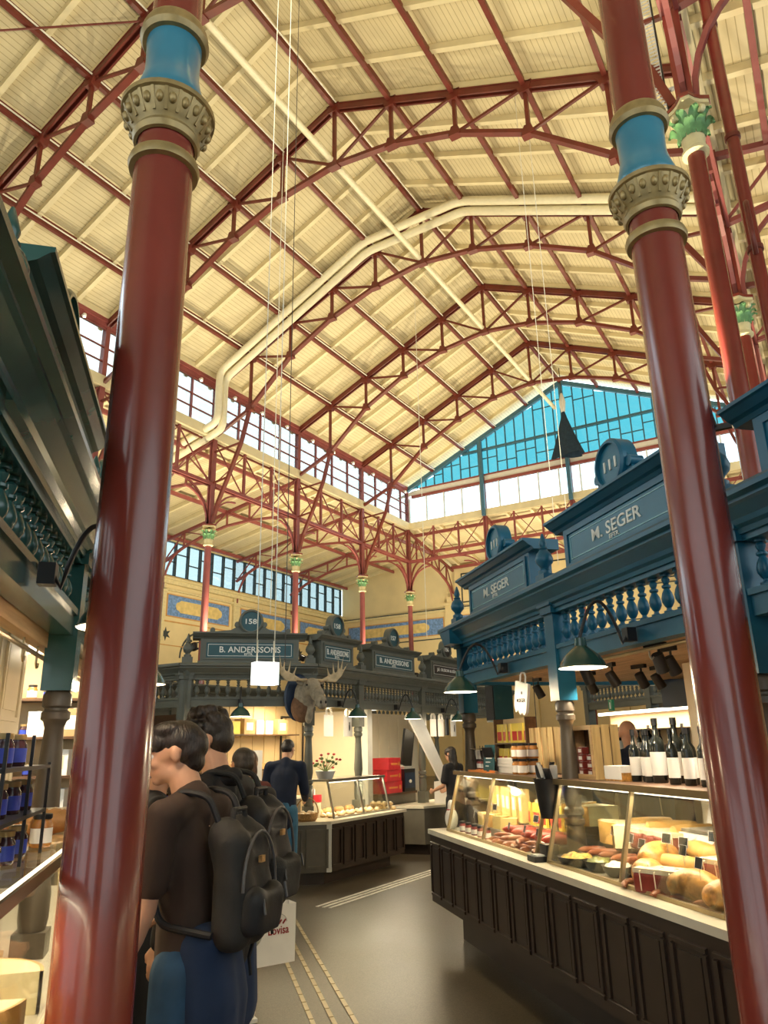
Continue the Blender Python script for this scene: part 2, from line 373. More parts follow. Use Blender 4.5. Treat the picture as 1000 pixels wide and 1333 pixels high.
for t in range(1, 6):
    y0 = TY(4) - 0.0 + (t - 4) * 5.007
    MB(ML).box(y0 - .22, y0 + .22, -.12, 0, 6.4, 9.02).box(y0 - .28, y0 + .28, -.17, 0, 8.62, 8.74).build('pilaster', 'cap_cream', wl, smooth=False)
    frieze(wl, y0 + .45, min(y0 + 4.55, WYB - .3), 7.58, 8.55, ML)
    # painted star and half-round sunburst below the frieze
    MB(ML).prism([( y0 + .45 + (.32 if k % 2 == 0 else .14) * math.cos(PI / 2 + k * PI / 6), 6.72 + (.32 if k % 2 == 0 else .14) * math.sin(PI / 2 + k * PI / 6)) for k in range(12)], -.012, 0).build('painted_star', 'mullion_dark', wl, smooth=False)
    arch = MB(ML)
    for (ra, rb, dz) in ((1.25, 1.34, 0), (.82, .88, 0)):
        arch.prism([(y0 + 2.7 + rb * math.cos(a * PI / 16), 5.7 + rb * math.sin(a * PI / 16)) for a in range(17)] + [(y0 + 2.7 + ra * math.cos(a * PI / 16), 5.7 + ra * math.sin(a * PI / 16)) for a in range(16, -1, -1)], -.012, 0)
    for a in range(1, 10):
        th = a * PI / 10; arch.cbox((y0 + 2.7 + 1.06 * math.cos(th), -.006, 5.7 + 1.06 * math.sin(th)), (.1, .012, .1), Matrix.Rotation(-th, 3, 'Y'))
    arch.build('painted_arch', 'mullion_dark', wl, smooth=False)
frieze(wb, -25.5, -18.95, 7.7, 8.62, Matrix.Identity(4))
frieze(wb, -17.8, -14.3, 7.7, 8.62, Matrix.Identity(4))
for x in (-18.35, -13.9, -9.3, -4.9):
    MB().box(x - .35, x + .35, -.22, 0, 0, 9.25).box(x - .45, x + .45, -.3, 0, 9.25, 9.4).box(x - .2, x + .2, -.25, 0, 9.4, 9.75).build('pilaster', 'wall_cream', wb, smooth=False)
for (a, b) in ((-17.7, -14.4), (-13.3, -9.9), (-8.7, -5.4)):
    mb = MB()
    for (q0, q1, r0, r1) in ((a, b, 11.0, 11.07), (a, b, 9.35, 9.42), (a, a + .07, 9.35, 11.07), (b - .07, b, 9.35, 11.07)): mb.box(q0, q1, -.02, 0, r0, r1)
    mb.build('painted_outline', 'mullion_dark', wb, smooth=False)

# outer window band in the left wall
def band_window(name, M, xs, z0, z1, rows, pane, fmat, fw=0.06, stag=0):
    """glazed band: xs = mullion positions (local x), panes are separate children"""
    w = thing(name, None, None, kind='structure')
    MB(M).box(xs[0], xs[-1], -fw, fw, z0 - fw, z0).box(xs[0], xs[-1], -fw, fw, z1, z1 + fw).build('window_frame', fmat, w, smooth=False)
    for x in xs: MB(M).box(x - fw / 2, x + fw / 2, -fw, fw, z0, z1).build('mullion', fmat, w, smooth=False)
    for i in range(len(xs) - 1):
        zz = [z0 + (z1 - z0) * r for r in rows]
        if stag and i % 2: zz = [z0] + [z0 + (z1 - z0) * r for r in stag] + [z1]
        for k in range(len(zz) - 1):
            if k: MB(M).box(xs[i] + fw / 2, xs[i + 1] - fw / 2, -fw * .6, fw * .6, zz[k] - .02, zz[k] + .02).build('glazing_bar', fmat, w, smooth=False)
            MB(M).box(xs[i] + fw / 2, xs[i + 1] - fw / 2, -.004, .004, zz[k] + (.02 if k else 0), zz[k + 1] - (.02 if k < len(zz) - 2 else 0)).build('pane', pane, w, smooth=False)
    return w
xs = [13.5 + i * 0.82 for i in range(31)]
band_window('window_1', Matrix.Translation((WXL - .15, 0, 0)) @ ML, xs, 9.5, 11.1, (0, .42, 1), 'pane_aqua', 'mullion_dark', 0.08, (.68,))
# clerestory bands
xs = [FY + .3 + i * 1.2517 for i in range(34)]; xs = [x for x in xs if x < GY]
cl = [TY(t) + k * 1.2517 for t in range(-1, 5) for k in range(4)] + [GY]
band_window('window_2', Matrix.Translation((CXL + .02, 0, 0)) @ ML, cl, SILL1 + .05, EAVE - .05, (0, .30, .62, 1), 'pane_pale', 'pink_iron', 0.05)
band_window('window_3', Matrix.Translation((CXR - .02, 0, 0)) @ ML, [FY + .3 + i * 2.9 for i in range(15)], SILL1 + .05, EAVE - .05, (0, 1), 'pane_clear', 'pink_iron', 0.05)
band_window('window_5', Matrix.Translation((0, FY - .15, 0)), [-14 + i * 1.9 for i in range(11)], 1.06, 9.44, (0, .33, .66, 1), 'pane_open', 'mullion_dark', 0.09)
band_window('window_6', Matrix.Translation((WXR + .15, 0, 0)) @ ML, [-6 + i * 2.0 for i in range(15)], 2.66, 8.34, (0, .5, 1), 'pane_open', 'mullion_dark', 0.09)
# glazed gable
gw = thing('window_4', None, None, kind='structure')
G0, G1, G2, G3 = SILL1, 14.22, 14.72, 16.05
gx = [CXL + .15 + i * (CXR - CXL - .3) / 34 for i in range(35)]
def topz(x): return roofz(x) - .12
def gpoly(x0, x1, za, zb):
    """pane outline between x0,x1 and za,zb, cut by the rafters"""
    xsq = [x0] + ([RX] if x0 < RX < x1 else []) + [x1]
    top = [(x, min(zb, topz(x))) for x in xsq]
    if max(z for _, z in top) <= za + .05: return None
    top = [(x, max(z, za)) for x, z in top]
    return [(x0, za), (x1, za)] + top[::-1]
for i in range(34):
    x0, x1 = gx[i] + .025, gx[i + 1] - .025
    if i % 2 == 0:
        xb = gx[min(i + 2, 34)] - .025
        pl = gpoly(x0, xb, G0 + .05, G1)
        if pl: MB().prism(pl, GY - .004, GY + .004).build('pane', 'pane_clear', gw, smooth=False)
        MB().box(gx[i] - .03, gx[i] + .03, GY - .05, GY + .05, G0, min(G1, topz(gx[i]))).build('mullion', 'white_paint', gw, smooth=False)
    h = .38 if (i // 2) % 2 else .62
    for (za, zb) in ((G2, G2 + (G3 - G2) * h), (G2 + (G3 - G2) * h + .04, G3 - .05), (G3 + .05, G3 + 1.1 + h), (G3 + 1.14 + h, 19)):
        pl = gpoly(x0, x1, za, zb)
        if pl:
            MB().prism(pl, GY - .004, GY + .004).build('pane', 'pane_cyan', gw, smooth=False)
            if za not in (G2, G3 + .05): MB().box(x0, x1, GY - .03, GY + .03, za - .04, za).build('glazing_bar', 'mullion_blue', gw, smooth=False)
    tz = topz(gx[i])
    if tz > G2: MB().box(gx[i] - .025, gx[i] + .025, GY - .04, GY + .04, G2, tz).build('mullion', 'mullion_blue', gw, smooth=False)
MB().box(CXL, CXR, GY - .1, GY + .1, SILL0, G0).build('sill', 'cream', gw, smooth=False)
MB().box(CXL + .3, CXR - .3, GY - .07, GY + .07, G1, G1 + .14).box(CXL + .8, CXR - .8, GY - .05, GY + .05, G2 - .08, G2).build('transom', 'pink_iron', gw, smooth=False)
zc = (RZ - .12 - G3) / SL
MB().box(RX - zc, RX + zc, GY - .09, GY + .05, G3 - .06, G3 + .06).build('transom', 'mullion_blue', gw, smooth=False)
za = (RZ - .12 - G2) / SL; zb = (RZ - .12 - G1) / SL
MB().prism([(RX - zb, G1 + .14), (RX + zb, G1 + .14), (RX + za, G2 - .08), (RX - za, G2 - .08)], GY - .02, GY + .02).build('spandrel', 'white_paint', gw, smooth=False)
for x in (CXL + 4.45, RX, CXR - 4.45):
    MB().box(x - .09, x + .09, GY - .22, GY - .06, SILL0, topz(x)).build('gable_post', 'mullion_blue', gw, smooth=False)
for s in (-1, 1):
    MB().bar((RX, GY - .08, RZ), (RX + s * 8.95, GY - .08, roofz(RX + 8.95)), .22, .20).build('gable_rafter', 'mullion_blue', gw, smooth=False)

# nave roof
ce = thing('ceiling', None, None, kind='structure')
for s in (-1, 1):
    a = (RX, RZ + .34); b = (RX + s * 9.35, roofz(RX + 9.35) + .34)
    MB().add([(a[0], FY, a[1]), (a[0], GY + .2, a[1]), (b[0], GY + .2, b[1]), (b[0], FY, b[1]), (a[0], FY, a[1] + .12), (a[0], GY + .2, a[1] + .12), (b[0], GY + .2, b[1] + .12), (b[0], FY, b[1] + .12)],
             [(0, 1, 2, 3), (7, 6, 5, 4), (0, 4, 5, 1), (2, 6, 7, 3), (1, 5, 6, 2), (0, 3, 7, 4)]).build('roof_boards', 'boards_x', ce, smooth=False)
    me = MB().bar((0, 0, .25), (s * 9.3, 0, .25 - SL * 9.3), .13, .17).mesh('rafter', 'cream', False)
    y = TY(-1) - 5.007
    while y < GY:
        link('rafter', me, ce, T(RX, y, RZ)); y += 1.25175
    me = MB().box(-.055, .055, FY, GY, -.10, .0).box(-.03, .03, FY, GY, .0, .15).mesh('purlin', 'red_iron', False)
    mc = MB().tube([(0, FY, 0), (0, GY, 0)], .022, 6).mesh('conduit', 'cable_white')
    for k in range(0, 5):
        if k == 0 and s == 1: continue
        x = RX + s * PW * k
        link('purlin', me, ce, T(x, 0, roofz(x) + .08))
        if s == -1: link('conduit', mc, ce, T(x + .12, 0, roofz(x) + .06))
for s, cx in ((-1, CXL), (1, CXR)):
    q = MB().box(cx - .10, cx + .10, FY, GY, EAVE, EAVE + .16).box(cx - .16, cx + .16, FY, GY, EAVE + .16, EAVE + .3)
    q.build('eave_beam', 'pink_iron', ce, smooth=False)
    MB().box(cx - .14, cx + .16, FY, GY, SILL0, SILL1).build('sill_beam', 'cream', ce, smooth=False)
    MB().box(cx - .16, cx - .1, FY, GY, SILL0 - .06, SILL0).build('sill_edge', 'red_iron', ce, smooth=False)
    MB().box(cx - .18, cx + .18, FY, GY, EAVE + .3, EAVE + .5).build('eave_board', 'cream', ce, smooth=False)
# aisle roofs
def aisle(name, x0, z0, x1, z1, ya, yb, along):
    r = thing(name, None, None, kind='structure')
    def P(d, y, z): return (d, y, z) if along == 'y' else (y, d, z)
    vs = [P(x0, ya, z0), P(x0, yb, z0), P(x1, yb, z1), P(x1, ya, z1), P(x0, ya, z0 + .12), P(x0, yb, z0 + .12), P(x1, yb, z1 + .12), P(x1, ya, z1 + .12)]
    MB().add(vs, [(0, 1, 2, 3), (7, 6, 5, 4), (0, 4, 5, 1), (2, 6, 7, 3), (1, 5, 6, 2), (0, 3, 7, 4)]).build('roof_boards', 'boards_x' if along == 'y' else 'boards_y', r, smooth=False)
    y = ya + .5
    while y < yb:
        MB().bar(P(x0, y, z0 - .09), P(x1, y, z1 - .09), .12, .17).build('rafter', 'cream', r, smooth=False); y += 1.25
    for f in (.12, .5, .93):
        x = x0 + (x1 - x0) * f; z = z0 + (z1 - z0) * f
        MB().bar(P(x, ya, z - .25), P(x, yb, z - .25), .10, .16).build('purlin', 'pink_iron', r, smooth=False)
    return r
AZ0, AZ1 = 12.72, 11.30
aisle('ceiling', CXL, AZ0, WXL - .2, AZ1, FY, WYB + .2, 'y')
aisle('ceiling', CXR, AZ0, WXR + .2, AZ1, FY, WYB + .2, 'y')
aisle('ceiling', GY, AZ0, WYB + .2, AZ1 + .3, CXL, CXR, 'x')

# trusses
BOT = {0: 16.66, 1: 16.43, 2: 15.84, 3: 14.90, 4: 13.32}
def truss(t, label):
    y = TY(t); r = thing('roof_truss', label, 'roof truss', (RX, y, RZ), group='red iron trusses under the nave roof')
    def tp(k): return Vector((PW * k, 0, -SL * PW * abs(k)))
    def bt(k): return Vector((PW * k, 0, BOT[abs(k)] - RZ))
    for s in (-1, 1):
        e = Vector((s * 8.85, 0, -SL * 8.85))
        mb = MB()
        for o in (-.07, .07): mb.bar(Vector((0, o, 0)), e + Vector((0, o, 0)), .05, .17)
        mb.bar(Vector((0, 0, .09)), e + Vector((0, 0, .09)), .22, .03); mb.build('top_chord', 'red_iron', r, smooth=False)
        mb = MB()
        for k in range(4): mb.bar(bt(s * k), bt(s * (k + 1)), .16, .10)
        mb.build('bottom_chord', 'red_iron', r, smooth=False)
        for k in range(0 if s == 1 else 1, 5): MB().bar(tp(s * k), bt(s * k), .09, .09).build('post', 'red_iron', r, smooth=False)
        for k in range(1, 5): MB().bar(tp(s * k), bt(s * (k - 1)), .06, .07).build('diagonal', 'red_iron', r, smooth=False)
        for k in range(0 if s == 1 else 1, 5):
            b = bt(s * k); MB().prism([(b.x - .16, b.z - .1), (b.x + .16, b.z - .1), (b.x + .08, b.z + .16), (b.x - .08, b.z + .16)], -.10, .10).build('gusset', 'red_iron', r, smooth=False)
            b = tp(s * k); MB().prism([(b.x - .12, b.z - .2), (b.x + .12, b.z - .2), (b.x + .2, b.z + .06), (b.x - .2, b.z + .06)], -.11, .11).build('gusset', 'red_iron', r, smooth=False)
        col = Vector((s * 8.9, 0, 0)); b4 = bt(s * 4)
        MB().bar(b4, Vector((s * 8.85, 0, 12.62 - RZ)), .10, .12).build('strut', 'red_iron', r, smooth=False)
        pts = [b4, Vector((s * 7.55, 0, 12.1 - RZ)), Vector((s * 8.1, 0, 10.9 - RZ)), Vector((s * 8.55, 0, 10.0 - RZ)), Vector((s * 8.75, 0, 9.3 - RZ))]
        mb = MB()
        for i in range(4): mb.bar(pts[i], pts[i + 1], .13, .10)
        mb.build('knee_brace', 'red_iron', r, smooth=False)
        MB().bar(pts[1], Vector((s * 8.85, 0, 12.0 - RZ)), .06, .06).build('brace_tie', 'red_iron', r, smooth=False)
        MB().bar(pts[2], Vector((s * 8.85, 0, 10.8 - RZ)), .06, .06).build('brace_tie', 'red_iron', r, smooth=False)
    return r
truss(-1, 'red iron roof truss above the right ringed foreground column')
truss(0, 'fifth red iron roof truss counted from the glazed gable')
truss(1, 'fourth red iron roof truss counted from the glazed gable')
truss(2, 'red iron roof truss with the pair of cream ducts along it')
truss(3, 'second red iron roof truss counted from the glazed gable')
truss(4, 'red iron roof truss next to the glazed gable')
# wind bracing rods under the near left slope
for (ya, yb, k0, k1, nm) in ((TY(-1), TY(0), -4, -1, 'a'), (TY(-1), TY(0), -1, -4, 'b')):
    p = Vector((RX + PW * k0, ya, roofz(RX + PW * k0) - .05)); q = Vector((RX + PW * k1, yb, roofz(RX + PW * k1) - .05))
    o = MB().tube([(0, 0, 0), q - p], .025, 6).build('tie_rod', 'red_iron'); o.location = p
    tag(o, 'thin dark red wind-bracing rod rising towards the %s under the near left slope' % ('ridge' if nm == 'a' else 'eave'), 'tie rod', 'wind bracing rods')

# ---------------------------------------------------------------- iron columns
LEAF = None
def capital(parent, z0, z1, r):
    h = z1 - z0; c = thing('x', None, None); bpy.data.objects.remove(c)
    bell = MB().lathe([(r, z0), (r * 1.35, z0 + .02), (r * 1.35, z0 + .06), (r * 1.12, z0 + .09), (r * 1.1, z0 + h * .25), (r * 1.2, z0 + h * .35), (r * 1.15, z0 + h * .4), (r * 1.25, z0 + h * .7), (r * 1.7, z1 - .10)], 20).build('capital', 'cap_cream', parent)
    lm = MB()
    pr = [(0, .085, 0), (.012, .11, .06), (.02, .12, .12), (.045, .11, .165), (.085, .085, .185), (.115, .055, .175), (.12, .03, .145)]
    vs = []
    for (o, w, z) in pr: vs += [(o, -w * .55, z), (o + .025, 0, z), (o, w * .55, z)]
    fs = []
    for i in range(len(pr) - 1):
        for j in range(2): a = i * 3 + j; fs.append((a, a + 1, a + 4, a + 3))
    lm.add(vs, fs); me = lm.mesh('leaf', 'cap_green')
    for i in range(16):
        th = i * PI / 8; up = i % 2
        link('leaf', me, bell, T((r * (1.12 + .14 * up)) * math.cos(th), (r * (1.12 + .14 * up)) * math.sin(th), z0 + h * (.36 + .20 * up), th))
    vm = MB(Matrix.Rotation(PI / 2, 4, 'X')).lathe([(.045, -.03), (.05, -.02), (.05, .02), (.045, .03)], 12).mesh('volute', 'cap_cream')
    for i in range(4):
        th = i * PI / 2 + PI / 4; link('volute', vm, bell, T(r * 1.85 * math.cos(th), r * 1.85 * math.sin(th), z1 - .14, th))
    pts = []
    for i in range(16):
        th = i * PI / 8 + PI / 16; rr = r * (2.15 if i % 4 in (0, 3) else 1.62); pts.append((rr * math.cos(th), rr * math.sin(th)))
    ab = MB(Matrix.Translation((0, 0, z1)) @ Matrix.Rotation(PI / 2, 4, 'X')); ab.prism(pts, .0, .05); ab.build('abacus', 'cap_cream', bell, smooth=False)
    ab = MB(Matrix.Translation((0, 0, z1)) @ Matrix.Rotation(PI / 2, 4, 'X')); ab.prism([(p[0] * 1.06, p[1] * 1.06) for p in pts], .05, .10); ab.build('abacus_edge', 'column_red', bell, smooth=False)
    return bell
def iron_column(x, y, label, detail, rs=.118, post=True, group=None, smat='column_red', pmat='pink_iron'):
    r = thing('iron_column', label, 'column', (x, y, 0), group=group)
    n = 40 if detail else 16
    MB().lathe([(.165, 0), (.165, .06), (.14, .09), (.14, .16), (rs + .004, .2), (rs, 3.92)], n).build('shaft', smat, r)
    if detail:
        MB().lathe([(rs, 3.915), (rs + .02, 3.92), (rs + .026, 3.945), (rs + .02, 3.965), (rs, 3.97)], n, cap=False).build('neck_ring', 'bronze', r)
        MB().lathe([(rs - .004, 3.965), (rs - .004, 4.065)], n).build('neck', smat, r)
        col = MB().lathe([(rs, 4.05), (rs + .012, 4.055), (rs + .02, 4.08), (rs + .012, 4.10), (rs + .02, 4.115), (rs + .045, 4.15), (rs + .062, 4.20), (rs + .074, 4.205), (rs + .076, 4.225), (rs + .066, 4.235), (rs, 4.24)], n, cap=False).build('bead_collar', 'bronze', r)
        bm = MB().ball((rs + .044, 0, 4.165), (.021, .017, .026), 10, 8).mesh('bead', 'bronze')
        b2 = MB().bar((rs + .022, 0, 4.12), (rs + .062, 0, 4.2), .012, .014).mesh('dart', 'bronze')
        for i in range(20): link('bead', bm, col, T(0, 0, 0, i * PI / 10)); link('dart', b2, col, T(0, 0, 0, (i + .5) * PI / 10))
        MB().lathe([(rs - .01, 4.235), (rs + .015, 4.25), (rs + .026, 4.275), (rs + .025, 4.31), (rs + .008, 4.37), (rs - .004, 4.43), (rs - .004, 4.5), (rs, 4.60)], n).build('blue_vase', 'vase_blue', r)
        MB().lathe([(rs - .01, 4.595), (rs + .018, 4.60), (rs + .03, 4.625), (rs + .022, 4.645), (rs + .024, 4.665), (rs + .014, 4.69), (rs - .008, 4.70)], n, cap=False).build('upper_ring', 'bronze', r)
        MB().lathe([(rs - .012, 4.69), (rs - .016, 8.48)], n).build('upper_shaft', smat, r)
    else:
        MB().lathe([(rs, 3.92), (rs - .014, 8.48)], n).build('upper_shaft', pmat, r)
    capital(r, 8.45, 9.12, rs)
    if post:
        q = MB().box(-.10, -.04, -.09, .09, 9.12, SILL0).box(.04, .10, -.09, .09, 9.12, SILL0).box(-.04, .04, -.05, .05, 9.12, SILL0)
        q.build('upper_post', pmat, r, smooth=False)
        MB().box(-.10, .10, -.08, .08, SILL1, EAVE).build('clerestory_post', pmat, r, smooth=False)
    return r
iron_column(-2.03, 1.67, 'tall glossy red iron column ringed in blue beside the two backpackers', True, group=None)
iron_column(CXR, TY(-1), 'tall glossy red iron column ringed in blue before the charcuterie counter', True)
iron_column(CXR, TY(0), 'red iron column with green leaf capital behind the charcuterie stall roof', False, smat='column_red', pmat='column_red')
iron_column(CXR, TY(1), 'slim red iron column with green capital behind the number disc', False, pmat='column_red')
for t in (2, 3, 4): iron_column(CXR, TY(t), 'red iron column of the far right row beyond the charcuterie stall', False, group='far right row of iron columns')
nth = {1: 'fifth', 2: 'fourth', 3: 'third', 4: 'second'}
for t in (1, 2, 3, 4): iron_column(CXL, TY(t), 'slim pink-red iron column with green capital, %s from the glazed gable corner' % nth[t], False, rs=.13)
iron_column(CXL, GY, 'slim pink-red iron column under the corner of the glazed gable', False, rs=.13)
for i, x in enumerate((CXL + 4.45, RX, CXR - 4.45)):
    iron_column(x, GY, ['pink-red iron column under the left half of the glazed gable', 'pink-red iron column under the peak of the glazed gable', 'pink-red iron column under the right half of the glazed gable'][i], False, rs=.13)

# girders between the columns (below the clerestory)
def girder(p, q, label, group):
    p = Vector(p); q = Vector(q); L = (q - p).length; a = math.atan2((q - p).y, (q - p).x)
    r = thing('lattice_girder', label, 'girder', (p.x, p.y, 0), a, group=group)
    for o in (-.09, .09): MB().box(.1, L - .1, o - .03, o + .03, 10.70, 10.82).build('bottom_chord', 'pink_iron', r, smooth=False)
    for k in range(3):
        x0 = .1 + (L - .2) * k / 3; x1 = .1 + (L - .2) * (k + 1) / 3
        MB().bar((x0, -.03, 10.8), (x1, -.03, SILL0 - .05), .05, .03).build('diagonal', 'pink_iron', r, smooth=False)
        MB().bar((x0, .03, SILL0 - .05), (x1, .03, 10.8), .05, .03).build('diagonal', 'pink_iron', r, smooth=False)
        if k: MB().bar((x0, 0, 10.76), (x0, 0, SILL0), .1, .08).build('post', 'pink_iron', r, smooth=False)
    for e in (0, 1):
        for rad in (1.45, 1.15):
            pts = [(.12 + rad * (1 - math.cos(i * PI / 16)), 0, 9.25 + (rad) * math.sin(i * PI / 16)) for i in range(9)]
            if e: pts = [(L - p_[0], p_[1], p_[2]) for p_ in pts]
            mb = MB()
            for i in range(8): mb.bar(pts[i], pts[i + 1], .07, .06)
            mb.build('arch_bracket', 'pink_iron', r, smooth=False)
    return r
for t in range(0, 5): girder((CXL, TY(t), 0), (CXL, TY(t + 1), 0), 'pink-red lattice girder of the left row, %s from the glazed gable' % ('fifth','fourth','third','second','first')[t], 'lattice girders of the left row')
for t in range(-1, 4): girder((CXR, TY(t), 0), (CXR, TY(t + 1), 0), 'red lattice girder of the right row, %s from the ringed column' % ('first','second','third','fourth','fifth')[t + 1], 'lattice girders of the right row')
gxs = [CXL, CXL + 4.45, RX, CXR - 4.45, CXR]
for i in range(4): girder((gxs[i], GY, 0), (gxs[i + 1], GY, 0), 'purplish lattice girder below the glazed gable, %s from its left corner' % ('first','second','third','fourth')[i], 'lattice girders under the gable')
def aisle_truss(p, q, z1, label, group):
    p = Vector(p); q = Vector(q); L = (q - p).length; a = math.atan2((q - p).y, (q - p).x)
    r = thing('aisle_truss', label, 'truss', (p.x, p.y, 0), a, group=group)
    zt = lambda x: AZ0 - .3 + (z1 - AZ0) * x / L
    zb = lambda x: 10.85 + .35 * math.sin(PI * x / L) - .9 * (x / L) ** 3
    N = 6
    for k in range(N):
        x0, x1 = L * k / N, L * (k + 1) / N
        MB().bar((x0, 0, zt(x0)), (x1, 0, zt(x1)), .12, .12).build('top_chord', 'pink_iron', r, smooth=False)
        MB().bar((x0, 0, zb(x0)), (x1, 0, zb(x1)), .12, .09).build('bottom_chord', 'pink_iron', r, smooth=False)
        if k: MB().bar((x0, 0, zb(x0)), (x0, 0, zt(x0)), .07, .07).build('post', 'pink_iron', r, smooth=False)
        if k % 2: MB().bar((x0, 0, zt(x0)), (x1, 0, zb(x1)), .05, .05).build('diagonal', 'pink_iron', r, smooth=False)
        else: MB().bar((x0, 0, zb(x0)), (x1, 0, zt(x1)), .05, .05).build('diagonal', 'pink_iron', r, smooth=False)
    for e in (0, 1):
        rad = 1.5; z0 = 9.25 if e == 0 else 8.8
        pts = [(.12 + rad * (1 - math.cos(i * PI / 16)), 0, z0 + (zb(rad if e == 0 else L - rad) - z0) * math.sin(i * PI / 16)) for i in range(9)]
        if e: pts = [(L - p_[0], p_[1], p_[2]) for p_ in pts]
        mb = MB()
        for i in range(8): mb.bar(pts[i], pts[i + 1], .08, .07)
        mb.build('arch_bracket', 'pink_iron', r, smooth=False)
    return r
for t in range(1, 6): aisle_truss((CXL, TY(t), 0), (WXL, TY(t), 0), AZ1, 'pink-red truss over the left aisle, %s from the end wall' % ('fifth','fourth','third','second','first')[t - 1], 'left aisle trusses')
for i, x in enumerate(gxs[:3]): aisle_truss((x, GY, 0), (x, WYB, 0), AZ1 + .3, 'purplish truss behind the gable, %s from its left corner' % ('first','second','third')[i], 'end aisle trusses')
for t in (-1, 0, 1, 2): aisle_truss((CXR, TY(t), 0), (WXR, TY(t), 0), AZ1, 'red truss over the right aisle, %s from the ringed column' % ('first','second','third','fourth')[t + 1], 'right aisle trusses')

# ---------------------------------------------------------------- ducts, pipes, wires, banner
def bent(pts, rr=.35):
    """round the corners of a pipe path"""
    pts = [Vector(p) for p in pts]; out = [pts[0]]
    for i in range(1, len(pts) - 1):
        a = (pts[i - 1] - pts[i]).normalized(); b = (pts[i + 1] - pts[i]).normalized()
        for t in (0, .25, .5, .75, 1): out.append((pts[i] + a * rr) * (1 - t) ** 2 + pts[i] * 2 * t * (1 - t) + (pts[i] + b * rr) * t ** 2)
    return out + [pts[-1]]
base = [(-20.2, 0, 12.05), (-17.45, 0, 12.75), (-17.45, 0, 14.75), (-11.2, 0, 17.75), (-7.6, 0, 17.80), (-.9, 0, 14.85)]
for i, (dy, dz) in enumerate(((-.62, .08), (-.34, -.10))):
    o = MB().tube(bent([(p[0], 0, p[2] - 15) for p in base], .3), .135, 12).build('ventilation_duct', 'duct_cream'); o.location = (0, TY(2) + dy, 15 + dz)
    tag(o, ['cream ventilation duct nearer to the columns following the roof slope', 'cream ventilation duct tight against the red truss'][i], 'duct', 'pair of cream ducts along the truss')
o = MB().tube([(0, -3, 0), (0, 31.6, 0)], .085, 10).build('sprinkler_pipe', 'duct_cream'); o.location = (RX - .05, 0, 16.80)
tag(o, 'thin straight cream pipe running the length of the nave under the ridge', 'pipe')
def wire(u, v0, v1, dist, label, n=1, mat='cable_white', r=.0045):
    """plumb wire: bottom seen at (u,v1), hangs at horizontal distance dist; runs up to the roof"""
    d = ray(u, v1); k = dist / math.hypot(d.x, d.y); P = CAMP + d * k
    zt = roofz(P.x) + .3 if P.x < CXR else 12.4
    if v0 is not None:
        lo, hi = P.z, zt
        for _ in range(40):
            m = (lo + hi) / 2; q = Vector((P.x, P.y, m)) - CAMP; vv = 666.5 - FPX * q.dot(_B) / q.dot(_F)
            if vv > v0: lo = m
            else: hi = m
    o = MB().tube([(0, 0, 0), (0, 0, zt - P.z)], r, 6).build('hanging_wire', mat); o.location = P
    tag(o, label, 'wire', 'hanging wires'); return P
wire(357, None, 862, 6.9, 'white wire holding the lantern box on its moose head side')
wire(334, None, 862, 6.9, 'white wire holding the lantern box on its far side from the moose')
wire(371, None, 862, 7.6, 'thin dark wire behind the lantern box', mat='cable_dark')
wire(352, None, 800, 16.0, 'thin white wire dropping between the left row columns', r=.009)
wire(556, None, 830, 24.0, 'thin white wire dropping by the corner column of the gable', r=.010)
wire(727, None, 735, 14.0, 'thin white wire dropping behind the round number crest', r=.007)
wire(745, None, 745, 14.0, 'thin white wire dropping behind the long stall sign', r=.007)
# dark cloth banner under the gable peak
bn = thing('banner', 'dark blue cloth banner gathered under a white cone at the gable peak', 'banner', (-8.95, 31.6, 0))
prof = [(.05, 17.45), (.16, 17.0), (.10, 16.5)]
MB().lathe(prof, 14).build('cone_cap', 'white', bn)
mb = MB(); vs = []; NN = 40
for (rad, z) in ((.04, 16.6), (.16, 16.1), (.36, 15.4), (.55, 14.8), (.74, 14.25)):
    for j in range(NN):
        th = 2 * PI * j / NN; q = rad * (1 + .10 * math.cos(9 * th)); vs.append((q * math.cos(th), q * .35 * math.sin(th), z - .12 * math.sin(2 * th) * rad))
fs = [(i * NN + j, i * NN + (j + 1) % NN, (i + 1) * NN + (j + 1) % NN, (i + 1) * NN + j) for i in range(4) for j in range(NN)]
mb.add(vs, fs).build('cloth', 'cloth_navy', bn)
MB().tube([(0, 0, 17.4), (0, 0, RZ + .2)], .02, 6).build('cord', 'cable_dark', bn)

# uplighters added on the columns to wash the roof and brighten the aisles
def uplighter(x, y, dx, dy, label, group, power=None, z=4.9):
    """dx,dy: unit direction into the nave"""
    rz = math.atan2(dy, dx)
    r = thing('uplighter', label, 'lamp', (x + dx * .13, y + dy * .13, z), rz, group)
    MB().box(0, .22, -.03, .03, -.03, .03).build('bracket', 'black', r, smooth=False)
    Q = Matrix.Translation((.28, 0, .08)) @ Matrix.Rotation(.45, 4, 'Y')
    MB(Q).lathe([(.10, -.12), (.15, .06), (.15, .09), (.135, .09), (.12, 0)], 18).build('housing', 'black', r)
    MB(Q).lathe([(.125, .05), (.125, .055)], 18).build('lens', 'led', r)
    l = lamp_light('AREA', 'added_uplight', Q @ Vector((0, 0, .12)), power or FLOOD_W, (1.0, .86, .58), r, shape='DISK', size=.24)
    l.rotation_euler = (0, PI + .45, 0); l.data.spread = math.radians(150)
    return r
for t in range(-1, 5):
    if t >= 1: uplighter(CXL, TY(t), 1, 0, 'added black uplighter on the %s left row column' % nth[t], 'uplighters added on the columns')
    uplighter(CXR, TY(t), -1, 0, 'added black uplighter on the right row column, %s from the ringed one' % ('zeroth', 'first', 'second', 'third', 'fourth', 'fifth')[t + 1] if t >= 0 else 'added black uplighter high on the right ringed column', 'uplighters added on the columns', None, 4.9 if t >= 0 else 7.2)
